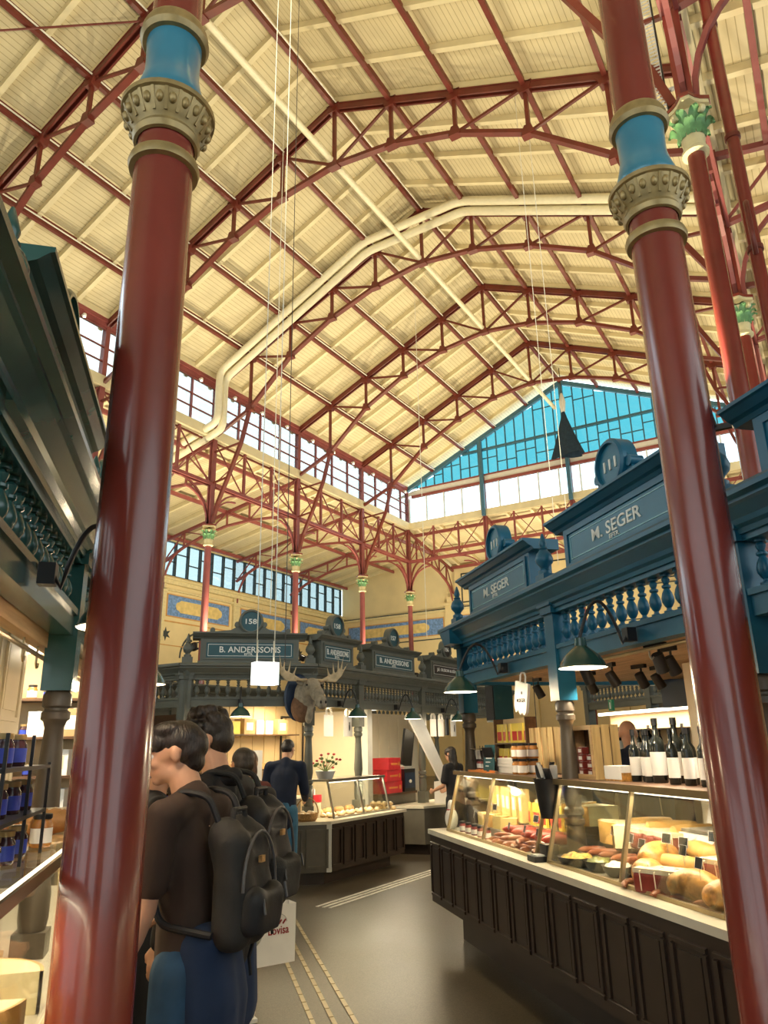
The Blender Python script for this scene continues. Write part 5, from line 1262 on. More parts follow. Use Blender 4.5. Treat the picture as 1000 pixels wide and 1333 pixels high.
MB().prism([(-.07, .0), (.07, .0), (.08, .1), (.045, .22), (.02, .27), (-.02, .27), (-.045, .22), (-.08, .1)], -.015, .015).build('cloth', 'pack_red', ap)
MB().tube([(0, 0, .26), (0, 0, .70)], .004, 6).build('string', 'cable_dark', ap)
# partition seen right of the ringed column
pt = thing('stall_partition', 'cream partition with a brown panel to the right of the ringed column', 'partition', MR @ Vector((-3.6, 1.0, 0)), -PI / 4)
MB().box(-1.28, 1.9, 0, .06, 0, 2.19).build('board', 'beige_wall', pt, smooth=False); MB().box(-1.28, -1.12, -.04, 0, 0, 2.19).build('edge_trim', 'door_cream', pt, smooth=False)
MB().box(-.95, -.55, -.02, 0, 1.78, 2.1).build('picture', 'dark_wood', pt, smooth=False); MB().box(-.9, .1, -.10, 0, 1.1, 1.55).build('oven_front', 'black', pt, smooth=False); MB().box(-.84, .06, -.104, -.10, 1.16, 1.49).build('oven_glass', 'bottle_dark', pt, smooth=False)
# bar stall beyond: shelf of bottles and bright back wall
fs_ = thing('back_shelf', 'bright bottle shelf on the far side of the charcuterie stall', 'shelf', MR @ Vector((-8.6, 3.4, 0)), -PI / 4)
MB().box(-1.9, 2.2, .2, .26, 0, 2.05).build('back_panel', 'beige_wall', fs_, smooth=False)
for z in (1.12, 1.46, 1.78): MB().box(-1.9, 2.2, -.06, .2, z, z + .02).build('shelf', 'dark_wood', fs_, smooth=False)
for z in (1.14, 1.48):
    for k in range(16): (bottle if (k + int(z * 10)) % 3 else bottle2)(RP(10.3 - k * .25, 3.46, z), 'dark bottle on the %s shelf of the bright far rack' % ('lower' if z < 1.3 else 'upper'), 'bottles on the far rack', 0)
lamp_light('AREA', 'shelf_light', (0, -.02, 2.0), 60, (1.0, .82, .52), fs_, shape='RECTANGLE', size=3.8, size_y=.05)
MB().box(-1.8, 2.1, -.05, .0, 2.01, 2.05).build('light_strip', 'led', fs_, smooth=False)
fstl = thing('market_stall', 'dark far stall canopy seen through the charcuterie stall', 'market stall', MR @ Vector((-8.6, 4.4, 0)), -PI / 4)
canopy_face(fstl, Matrix.Identity(4), [-3.94, -1.97, 0, 1.97, 3.94], 'olive', fin=False, sp=.12)
MB().box(-3.9, 3.9, 1.2, 1.26, 0, 2.5).build('back_wall', 'counter_grey', fstl, smooth=False)
ex = thing('exit_sign', 'small green and white exit sign hanging beyond the stall post', 'sign', RP(*(rs(796, 918, 2.0)[0], 2.0, rs(796, 918, 2.0)[1])).to_translation(), -PI / 4)
MB().box(-.04, .04, -.015, .015, -.06, .06).build('box', 'sign_green', ex, smooth=False); MB().box(-.012, .012, -.018, -.015, -.04, .03).build('pictogram', 'white', ex, smooth=False); MB().tube([(0, 0, .06), (0, 0, .55)], .004, 6).build('hanger', 'black', ex)

# ---- cheese stall (left)
def LF(s, y, z): return LP(s, y, z)
for k, (s, y, z, l) in enumerate(((2.35, -.06, .80, 'big pale cheese wedge low in the left case'), (2.72, -.04, .80, 'big pale cheese wedge beside the left ringed column'), (2.5, .12, .88, 'big pale cheese wedge on the left case step'), (2.9, .14, .88, 'big pale cheese wedge at the rear of the left case'), (3.2, -.04, .80, 'big pale cheese wedge behind the left ringed column'))): bigwedge(LF(s, y, z), l, None, rnd.uniform(-1, 1) - 1.5)
orangew(LF(2.12, .10, .88), 'orange-rinded cheese wedge in the left case', None, -1.0)
wheel(LF(2.15, -.07, .80), 'whole pale cheese wheel in the left case corner'); wheel(LF(2.75, .13, 1.01), 'whole pale cheese wheel on top of the wedges')
lst = thing('display_stand', 'wooden step at the back of the cheese case', 'stand', MLF @ Vector((2.3, .16, .80)), 3 * PI / 4)
MB().box(-1.4, 1.4, -.1, .22, 0, .08).build('step', 'pine', lst, smooth=False)
for (s, y, z) in ((2.28, -.1, .93), (2.62, -.1, .93), (2.5, .06, 1.01), (2.2, -.02, .93), (2.86, .05, 1.01)):
    price(LF(s, y, z), 'small black price tag on a stake among the cheeses', 'price tags in the cheese case', rnd.uniform(-.4, .4))
# black wire stand of jars on the case top
YL = -.04
s0 = ls(2, 1010, YL)[0]
jr = thing('jar_stand', 'black wire stand with two tiers of dark jars on the cheese case', 'stand', MLF @ Vector((s0, YL, 1.305)), 3 * PI / 4)
for z in (.14, .29): MB().box(-.42, .30, -.10, .10, z, z + .012).build('shelf', 'black', jr, smooth=False)
for x in (-.42, -.05, .29):
    for y in (-.095, .095): MB().box(x, x + .01, y - .005, y + .005, 0, .40 if x < .2 else .31).build('upright', 'black', jr, smooth=False)
for k in range(7):
    for z, tn in ((0, 'case top under'), (.152, 'lower tier of'), (.302, 'upper tier of')):
        if z > .3 and k > 4: continue
        jar_b(LF(s0 - .36 + k * .095, YL + (.03 if k % 2 else -.03), 1.305 + z), 'dark jam jar with blue label on the %s the wire stand' % tn, 'jam jars at the wire stand', rnd.uniform(0, 6))
s1 = ls(44, 1075, YL)[0]
br = thing('bread_board', 'round wooden board with loaves on the cheese case', 'board', MLF @ Vector((s1, YL, 1.305)), 0)
MB().lathe([(.14, 0), (.15, .008), (.15, .02), (.14, .024)], 24).build('board', 'pine', br)
loaf(LF(s1 - .06, YL + .04, 1.33), 'crusty loaf at the back of the round board', None, .4); loaf(LF(s1 + .03, YL - .05, 1.33), 'crusty loaf at the front of the round board', None, 1.6)
jar_w(LF(s1 - .17, YL - .06, 1.305), 'amber jar standing beside the round board'); jar_w(LF(s1 - .2, YL + .05, 1.305), 'amber jar standing behind the round board'); wheel(LF(s1 + .3, YL, 1.305), 'small pale cheese wheel beside the turned post')
# door and shelves behind
dr = thing('panel_door', 'cream panelled cupboard door inside the cheese stall', 'door', MLF @ Vector((5.1, .55, 0)), 3 * PI / 4)
MB().box(-2.6, .72, 0, .05, 0, 2.6).build('leaf', 'door_cream', dr, smooth=False)
for (z0, z1) in ((.2, 1.0), (1.1, 1.75), (1.85, 2.4)):
    for x in (-1.2, -.55, .10):
        mb = MB()
        for (a, b, c, d) in ((x, x + .5, z1 - .03, z1), (x, x + .5, z0, z0 + .03), (x, x + .03, z0, z1), (x + .47, x + .5, z0, z1)): mb.box(a, b, -.015, 0, c, d)
        mb.build('panel_moulding', 'door_cream', dr, smooth=False); MB().box(x + .07, x + .43, -.01, 0, z0 + .07, z1 - .07).build('panel', 'door_cream', dr, smooth=False)
SHM = MLF @ T(6.75, .45, 0, -PI / 2)
sh = thing('back_shelf', 'crowded shelf unit behind the turned post of the cheese stall', 'shelf', SHM.to_translation(), SHM.to_euler().z)
MB().box(-1.2, .28, .2, .24, 0, 2.5).build('back_panel', 'beige_wall', sh, smooth=False)
zsh = (.85, 1.15, 1.45, 1.75, 2.05)
for z in zsh: MB().box(-1.2, .28, -.1, .2, z, z + .02).build('shelf', 'dark_wood', sh, smooth=False)
kinds = [(jar_w, 'amber jar'), (jar_b, 'dark blue jar'), (wbox, 'white box'), (cbox, 'brown carton'), (bottle, 'dark bottle')]
for zi, z in enumerate(zsh):
    x = -1.1
    while x < .18:
        f, l = kinds[rnd.randrange(5)]
        nm = ('lowest', 'second lowest', 'middle', 'second highest', 'highest')[zi]
        f(SHM @ T(x, .05, z + .02), '%s on the %s shelf of the crowded unit' % (l, nm), 'goods on the crowded shelf unit', rnd.uniform(-.1, .1)); x += .27 if f in (cbox, wbox) else .12
lamp_light('AREA', 'shelf_light', (0, -.45, 2.4), 30, (1.0, .84, .58), sh, shape='RECTANGLE', size=1.2, size_y=.08).location = (-.5, -.45, 2.4)
MB().box(-1.1, .2, -.49, -.41, 2.42, 2.46).box(-1.1, .2, -.49, .2, 2.46, 2.48).build('light_strip', 'led', sh, smooth=False)

# ---- back stall goods
def BS(y, d, z): return MBS @ T(y, d, z)
def BC(x, d, z): return MBC @ T(x, d, z)
for k in range(11): bun(BS(8.70 + k * .118, -.22 + .06 * (k % 2), CH), 'iced pastry in the front row of the pastry case', 'front row pastries', 0)
for k in range(11): bun(BS(8.72 + k * .118, -.08, CH + .0), 'iced pastry in the second row of the pastry case', 'second row pastries', 0)
for k in range(5): loaf(BS(8.8 + k * .26, .08, CH), 'brown loaf at the back of the pastry case', 'loaves in the pastry case', rnd.uniform(0, .4))
for k in range(7): bun(BS(10.12 + k * .012, -.35 + k * .085, CH + .0), 'pastry stacked at the open end of the counter', 'pastries at the counter end', 0)
for k in range(4): bun(BS(10.12, -.3 + k * .1, CH + .058), 'pastry on the upper layer at the counter end', 'upper pastries at the counter end', 0)
bsk = thing('wicker_basket', 'wicker basket with hoop handle on the counter below the moose head', 'basket', BC(-.05, -.28, CH).to_translation(), PI / 4)
MB().lathe([(.11, 0), (.14, .04), (.15, .09), (.155, .095), (.14, .09), (.11, .015)], 22, cap=False).lathe([(.11, 0), (.11, .012)], 22).build('weave', 'wicker', bsk)
MB().tube([(-.148 * math.cos(PI * k / 12), 0, .09 + .19 * math.sin(PI * k / 12)) for k in range(13)], .008, 8).build('handle', 'wicker', bsk)
for k in range(7):
    a = k * 2.4; bun(BC(-.05 + .07 * math.cos(a), -.28 + .07 * math.sin(a), CH + .045 + .02 * (k % 2)), 'small pastry in the wicker basket', 'pastries in the wicker basket', 0)
rb = thing('red_tin', 'red tin with white lid behind the wicker basket', 'tin', BS(8.62, .02, CH).to_translation(), PI / 2)
MB().box(-.09, .09, -.07, .07, 0, .2).build('tin', 'door_cream', rb, smooth=False); MB().box(-.095, .095, -.075, .075, .2, .29).build('red_band', 'red_plastic', rb, smooth=False); MB().lathe([(.03, .29), (.03, .36), (.02, .37)], 12).build('knob', 'white', rb)
# tall price board on the chamfer counter
pb_ = thing('price_board', 'tall narrow cream price board on the counter beside the turned post', 'sign board', BC(-.28, -.14, CH).to_translation(), PI / 4)
MB().box(-.10, .10, -.012, .012, 0, .62).build('board', 'cheese_pale', pb_, smooth=False)
for k in range(9): MB().box(-.06, -.02 + .05 * (k % 2), -.014, -.012, .06 + k * .06, .075 + k * .06).build('printed_line', 'dark_wood', pb_, smooth=False)
# pot of flowers on the pastry case
fp = thing('flower_pot', 'white pot of red and green flowers on the pastry case', 'potted plant', BS(8.85, -.02, 1.225).to_translation(), 0)
MB().lathe([(.10, 0), (.14, .10), (.15, .105), (.13, .10)], 18).build('pot', 'white', fp)
mbl = MB(); mbf = MB()
for k in range(26):
    a = rnd.uniform(0, 6.28); e = rnd.uniform(.3, 1.3); L = rnd.uniform(.12, .26); p = Vector((L * math.cos(a) * math.cos(e), L * math.sin(a) * math.cos(e), .1 + L * math.sin(e)))
    MB().tube([(0, 0, .09), p], [.004, .002], 5).build('stem', 'leaf_green', fp)
    (MB().ball(p, (.022, .022, .016), 8, 6).build('blossom', 'flower_red', fp) if k % 2 else MB().ball(p, (.03, .012, .02), 8, 6, Matrix.Rotation(a, 3, 'Z')).build('leaf', 'leaf_green', fp))
# hanging totes
for (u, v, f, l) in ((428, 930, tote_p, 'plain white tote bag hanging from the stall beam beside the post'), (453, 932, tote_q, 'white tote bag with a black bird print hanging from the beam'), (564, 944, tote_p, 'plain white tote bag in the bay under the number 156'), (574, 944, tote_p, 'second plain white tote bag in the bay under the number 156'), (590, 944, tote_q, 'white tote bag with black print beside the charcuterie stall corner')):
    P = onX(u, v, -6.42); f(T(-6.42, P.y, 2.19, PI / 2), l, None)
bg = thing('tote_bag', 'narrow black bag hanging between the white tote bags', 'bag', (-6.42, onX(582, 950, -6.42).y, 2.17), PI / 2)
MB().box(-.05, .05, -.02, .02, -.36, -.06).build('bag_body', 'black_matte', bg, smooth=False); MB().tube([(-.03, 0, -.06), (-.03, 0, .0), (.03, 0, .0), (.03, 0, -.06)], .006, 6).build('handle', 'black_matte', bg)
# shelf with boxes behind chamfer, notice, frames
shb = thing('wall_shelf', 'brown wall shelf of boxes inside the stall behind the moose head', 'shelf', (-7.84, 9.2, 1.85), PI / 2)
MB().box(-1.3, .7, -.24, 0, -.02, 0).build('board', 'dark_wood', shb, smooth=False)
def BW(y, z): return T(-7.72, y, z, PI / 2)
ybox(BW(8.35, 1.85), 'bright yellow box on the brown wall shelf'); cbox(BW(8.72, 1.85), 'brown carton next to the yellow box on the wall shelf'); wbox(BW(8.98, 1.85), 'white box on the wall shelf next to the cartons'); wbox(BW(9.2, 1.85), 'second white box on the wall shelf'); cbox(BW(9.5, 1.85), 'brown carton at the end of the wall shelf')
nt = thing('notice', 'white paper notice in a frame behind the man in the navy sweater', 'notice', T(-7.05, 8.12, 1.42, PI / 4).to_translation(), PI / 4)
MB().box(-.15, .15, -.006, .006, -.2, .2).build('sheet', 'paper', nt, smooth=False)
for k in range(5): MB().box(-.07 + .01 * (k % 2), .07 - .02 * (k % 3), -.0075, -.006, .12 - k * .06, .135 - k * .06).build('printed_line', 'label_blue', nt, smooth=False)
MB().tube([(0, .0, -.2), (0, .0, -.62)], .008, 6).build('stand', 'steel', nt); MB().lathe([(.08, -.66), (.08, -.64), (.01, -.63)], 14).build('foot', 'steel', nt)
cb_ = thing('rear_counter', 'beige back counter with bread shelves in the stall behind the moose head', 'counter', (-7.6, 8.9, 0), PI / 2)
MB().box(-.5, .8, -.2, .2, 0, .9).build('body', 'counter_grey', cb_, smooth=False); MB().box(-.52, .82, -.22, .2, .9, .94).build('top', 'marble', cb_, smooth=False)
for k in range(4): loaf(T(-7.6, 8.56 + k * .3, .94, rnd.uniform(0, 3)), 'loaf of bread on the beige back counter', 'loaves on the back counter')
pr_ = thing('picture_frame', 'thin black picture frame on the beige partition behind the post', 'frame', (-7.83, 10.0, 1.75), PI / 2)
MB().box(-.3, .3, -.02, 0, .36, .385).build('rail', 'black', pr_, smooth=False); MB().box(-.3, .3, -.02, 0, -.385, -.36).build('rail', 'black', pr_, smooth=False); MB().box(-.3, -.275, -.02, 0, -.36, .36).build('stile', 'black', pr_, smooth=False); MB().box(.275, .3, -.02, 0, -.36, .36).build('stile', 'black', pr_, smooth=False)
lamp_light('AREA', 'stall_light', (-7.0, 9.2, 2.28), 38, (1.0, .82, .50), None, shape='RECTANGLE', size=1.2, size_y=.3)
lt = thing('ceiling_light', 'flat light panel inside the stall behind the moose head', 'light', (-7.0, 9.2, 2.30)); MB().box(-.6, .6, -.15, .15, 0, .04).build('housing', 'white', lt, smooth=False); MB().box(-.57, .57, -.13, .13, -.008, 0).build('diffuser', 'led', lt, smooth=False); MB().tube([(0, 0, .04), (0, 0, .35)], .01, 6).build('hanger', 'black', lt)
lamp_light('AREA', 'stall_light', (-7.3, 12.2, 2.28), 48, (1.0, .86, .6), None, shape='RECTANGLE', size=1.2, size_y=.3)
lt = thing('ceiling_light', 'flat light panel inside the bay with the slanting board', 'light', (-7.3, 12.2, 2.30)); MB().box(-.6, .6, -.15, .15, 0, .04).build('housing', 'white', lt, smooth=False); MB().box(-.57, .57, -.13, .13, -.008, 0).build('diffuser', 'led', lt, smooth=False); MB().tube([(0, 0, .04), (0, 0, .35)], .01, 6).build('hanger', 'black', lt)
# more stock on the beige partition: a second shelf, baskets and a dark rack
sh2 = thing('wall_shelf', 'lower brown shelf of bread baskets inside the stall behind the moose head', 'shelf', (-7.84, 8.9, 1.35), PI / 2)
MB().box(-1.2, .5, -.26, 0, -.02, 0).build('board', 'dark_wood', sh2, smooth=False)
for k in range(3):
    b_ = thing('bread_basket', 'wicker tray of buns on the lower brown shelf', 'basket', (-7.70, 8.0 + k * .46, 1.35), PI / 2, 'bun trays on the lower shelf')
    MB().box(-.19, .19, -.1, .1, 0, .012).box(-.19, .19, -.1, -.088, .012, .08).box(-.19, .19, .088, .1, .012, .08).box(-.19, -.178, -.088, .088, .012, .08).box(.178, .19, -.088, .088, .012, .08).build('tray', 'wicker', b_, smooth=False)
    for j in range(4): bun(T(-7.70, 7.88 + k * .46 + j * .085, 1.365), 'bun in a wicker tray on the lower brown shelf', 'buns in the wicker trays', 0)
dk = thing('product_rack', 'dark rack of bottles and boxes behind the two backpackers', 'rack', (-8.7, 7.95, 0), 0)
MB().box(-.9, .9, .18, .22, 0, 2.15).build('back_panel', 'dark_wood', dk, smooth=False)
for z in (.6, .95, 1.3, 1.62, 1.92): MB().box(-.9, .9, -.12, .18, z, z + .02).build('shelf', 'dark_wood', dk, smooth=False)
for x in (-.9, .88): MB().box(x, x + .02, -.12, .18, 0, 2.15).build('side', 'dark_wood', dk, smooth=False)
for zi, z in enumerate((.97, 1.32, 1.64)):
    for k in range(9):
        f, l = [(jar_w, 'amber jar'), (wbox, 'white box'), (bottle, 'dark bottle'), (jar_b, 'blue jar')][(k * 3 + zi) % 4]
        f(T(-9.45 + k * .19, 7.98, z), '%s on the %s shelf of the dark rack behind the backpackers' % (l, ('lower', 'middle', 'upper')[zi]), 'goods on the dark rack', 0)
# red crates, machine, slanting board, carton
tb = thing('work_table', 'brown work table under the stacked red crates', 'table', (-6.92, 11.05, 0), PI / 2)
MB().box(-.35, .95, -.3, .3, .86, .9).build('top', 'dark_wood', tb, smooth=False); MB().box(-.33, .93, -.28, .28, 0, .86).build('cabinet', 'counter_grey', tb, smooth=False)
for k in range(3):
    c = thing('red_crate', ['red plastic crate at the bottom of the stack', 'red plastic crate in the middle of the stack', 'red plastic crate on top of the stack'][k], 'crate', (-6.78 + .02 * k, 11.16 - .03 * k, .9 + k * .185), PI / 2 + .08 * k, 'stacked red crates')
    MB().box(-.27, .27, -.19, .19, 0, .012).build('floor', 'red_plastic', c, smooth=False)
    for (a, b, d, e) in ((-.27, .27, -.19, -.175), (-.27, .27, .175, .19), (-.27, -.255, -.175, .175), (.255, .27, -.175, .175)): MB().box(a, b, d, e, .012, .165).box(a, b, d, e, .165, .18).build('side', 'red_plastic', c, smooth=False)
    MB().box(-.16, .12, -.193, -.19, .07, .10).build('print', 'rind_orange', c, smooth=False); MB(Matrix.Translation((.2, -.19, .085)) @ Matrix.Rotation(PI / 2, 4, 'X')).lathe([(.035, 0), (.035, .003)], 16).build('badge', 'rind_orange', c)
mcn = thing('coffee_machine', 'black machine with a small white emblem beside the red crates', 'machine', (-6.80, 11.72, .9), PI / 2)
MB().box(-.19, .19, -.2, .2, 0, .36).build('body', 'black', mcn, smooth=False); MB().box(-.17, .17, -.206, -.2, .05, .3).build('front', 'plaque_navy', mcn, smooth=False); MB().ball((0, -.21, .16), (.05, .004, .03), 10, 6).build('emblem', 'white', mcn); MB().box(-.1, .2, -.15, .15, .36, .40).build('lid', 'grey_plastic', mcn, smooth=False)
tv = thing('dark_screen', 'dark tilted screen behind the slanting white board', 'screen', (-6.75, 11.80, 1.305), PI / 2)
MB(Matrix.Rotation(.25, 4, 'Y')).box(-.12, .22, -.02, .02, 0, .62).build('panel', 'black', tv, smooth=False)
sbd = thing('slanting_board', 'long white board slanting down from the stall beam', 'board', (0, 0, 0))
Pa = onX(533, 937, -6.30); Pb = onX(592, 1052, -5.75)
ax = (Pb - Pa); sd = Vector((.0, 1, .25)).normalized()
MB().add([Pa + sd * a + Vector((b, 0, 0)) for b in (0, .03) for a in (0,)] and [Pa, Pa + sd * .42, Pb + sd * .22, Pb - sd * .0, Pa + Vector((-.03, 0, 0)), Pa + sd * .42 + Vector((-.03, 0, 0)), Pb + sd * .22 + Vector((-.03, 0, 0)), Pb + Vector((-.03, 0, 0))], [(0, 1, 2, 3), (7, 6, 5, 4), (0, 4, 5, 1), (1, 5, 6, 2), (2, 6, 7, 3), (3, 7, 4, 0)]).build('sheet', 'white', sbd, smooth=False)
MB().tube([Pa + sd * .2, Pa + sd * .2 + Vector((0, 0, .12))], .006, 6).build('hook', 'black', sbd)
bx = thing('carton', 'white carton with blue band on the low brown counter', 'box', (-5.95, 11.85, .72), PI / 2)
MB().box(-.22, .22, -.14, .14, 0, .34).build('body', 'white', bx, smooth=False); MB().box(-.05, .222, -.145, -.14, .03, .18).build('blue_band', 'carton_blue', bx, smooth=False); MB().box(-.18, .2, -.143, -.14, .19, .215).build('dark_band', 'black', bx, smooth=False)
link('lettering', fit_text('BABALA', .16, .035, 'black', .001), bx, T(-.08, -.143, .275))
for k in range(5): MB().ball((-.16 + k * .08, 0, .36), (.03, .04, .03), 8, 6).build('packet', 'cloth_navy', bx)
sk = thing('bread_sack', 'pale flowered cloth sack on the far end of the marble counter', 'sack', RP(7.02, -.18, .90).to_translation(), -PI / 4)
remesh('cloth', MB().ball((0, 0, .09), (.075, .06, .10), 14, 10).ball((0, 0, .2), (.04, .035, .06), 12, 8), .012, 'tote', sk); MB().ring(.036, .006, (0, 0, .17), 16, 6).build('tie', 'flower_red', sk)

# ---- moose head and shield
mh = thing('moose_head', 'mounted moose head with broad antlers on a navy plaque', 'mounted head', (MBC @ Vector((-.12, -.14, 2.32))), PI / 4 + .25)
MB(Matrix.Rotation(PI / 2, 4, 'X')).lathe([(.20, -.06), (.21, -.02), (.19, .0), (.0, .0)], 26).build('plaque', 'plaque_navy', mh, Matrix.Translation((-.05, 0, -.02)) @ Matrix.Diagonal((.95, 1, 1.5, 1)))
hd = MB().ball((0, -.12, -.02), (.15, .16, .24), 18, 14).ball((.03, -.28, .10), (.115, .16, .12), 18, 14).ball((.05, -.42, .0), (.085, .12, .10), 16, 12).ball((.06, -.52, -.10), (.078, .09, .085), 16, 12).ball((.06, -.55, -.15), (.07, .06, .06), 14, 10).ball((.02, -.2, -.24), (.06, .07, .14), 14, 10)
remesh('head', hd, .014, 'fur_grey', mh, smooth=6)
MB().ball((-.03, -.10, -.16), (.155, .15, .2), 16, 12).build('mane', 'fur_dark', mh)
for sg in (-1, 1):
    MB().ball((.03 + sg * .105, -.36, .12), .014, 8, 6).build('eye', 'black', mh)
    MB().ball((.03 + sg * .15, -.22, .16), (.07, .02, .032), 10, 8, Matrix.Rotation(-sg * .5, 3, 'Y')).build('ear', 'fur_grey', mh)
    MB().ball((.06 + sg * .035, -.60, -.115), (.014, .012, .02), 8, 6).build('nostril', 'black', mh)
    an = MB().tube([(.03 + sg * .06, -.26, .19), (.03 + sg * .16, -.26, .19), (.03 + sg * .24, -.26, .22)], [.022, .02, .03], 8)
    an.prism([(.03 + sg * x, z) for x, z in ((.22, .17), (.36, .17), (.45, .26), (.44, .36), (.36, .30), (.25, .26))][::sg], -.275, -.245)
    for (x, z, x2, z2) in ((.26, .25, .22, .38), (.33, .28, .31, .44), (.40, .32, .39, .49), (.44, .34, .47, .52), (.44, .27, .53, .42)): an.tube([(.03 + sg * x, -.26, z), (.03 + sg * x2, -.28, z2)], [.018, .005], 7)
    remesh('antler', an, .010, 'antler', mh, smooth=2)
shd = thing('shield', 'pale shield-shaped wall ornament on the balustrade beside the left column', 'ornament', MBL @ Vector((-.62, -.16, 2.40)), 0)
MB().prism([(0, -.22), (.10, -.12), (.14, .02), (.14, .16), (.0, .2), (-.14, .16), (-.14, .02), (-.10, -.12)], -.03, .03).ball((0, -.03, .02), (.10, .03, .14), 14, 10).build('shield_body', 'shield_pale', shd)
for (x, z) in ((0, .05), (-.06, .1), (.06, .1), (.05, -.04)): MB().ball((x, -.062, z), .012, 8, 6).build('stud', 'dark_wood', shd)
# lantern box
lb = thing('lantern_box', 'white glowing box lantern with a green side hanging on wires', 'lantern', (0, 0, 0))
d_ = ray(345, 877); k_ = 6.9 / math.hypot(d_.x, d_.y); Pl = CAMP + d_ * k_; lb.location = Pl; lb.rotation_euler = (0, 0, PI / 4 + .35)
MB().box(-.11, .11, -.06, .06, -.10, .10).build('box', 'lantern', lb, smooth=False); MB().box(.11, .114, -.06, .06, -.10, .10).build('green_side', 'sign_green', lb, smooth=False)
for x in (-.08, .08): MB().tube([(x, 0, .1), (x, 0, .3)], .004, 6).build('hanger', 'cable_white', lb)
# ---------------------------------------------------------------- people
pm('skin', (0.62, 0.34, 0.22), 0.5, vary=0.06, nscale=20)
pm('skin_tan', (0.42, 0.20, 0.11), 0.5, vary=0.08, nscale=20)
pm('hair_dark', (0.018, 0.012, 0.010), 0.45, vary=0.5, nscale=40, bump=.6, bscale=120, stretch=(1, 1, .25))
pm('hair_brown', (0.09, 0.04, 0.02), 0.45, vary=0.4, nscale=40, bump=.6, bscale=120, stretch=(1, 1, .2))
pm('tee_brown', (0.055, 0.032, 0.024), 0.85, vary=0.15, nscale=6, bump=.12, bscale=14)
pm('navy_cloth', (0.010, 0.018, 0.045), 0.85, vary=0.2, nscale=6, bump=.12, bscale=14)
pm('navy_blue', (0.012, 0.030, 0.085), 0.85, vary=0.2, nscale=6, bump=.12, bscale=12)
pm('jacket_black', (0.010, 0.010, 0.014), 0.75, vary=0.3, nscale=6, bump=.15, bscale=12)
pm('jeans', (0.030, 0.085, 0.17), 0.8, vary=0.3, nscale=7, bump=.12, bscale=30)
pm('jeans_light', (0.05, 0.17, 0.30), 0.8, vary=0.3, nscale=7, bump=.12, bscale=30)
pm('maroon', (0.10, 0.025, 0.022), 0.85, vary=0.2, nscale=8, bump=.1, bscale=14)
pm('grey_short', (0.40, 0.40, 0.36), 0.85, vary=0.1)
pm('pack_black', (0.014, 0.014, 0.018), 0.6, vary=0.3, nscale=8, bump=.15, bscale=40)
pm('pack_char', (0.030, 0.027, 0.026), 0.7, vary=0.3, nscale=8, bump=.3, bscale=26)
pm('shoe_white', (0.70, 0.66, 0.58), 0.6, vary=0.1)
pm('shoe_grey', (0.33, 0.30, 0.26), 0.6, vary=0.2)
pm('eye_white', (0.8, 0.78, 0.75), 0.3)
pm('dark_red', (0.32, 0.02, 0.02), 0.6)
pm('green_grey', (0.10, 0.15, 0.12), 0.8)

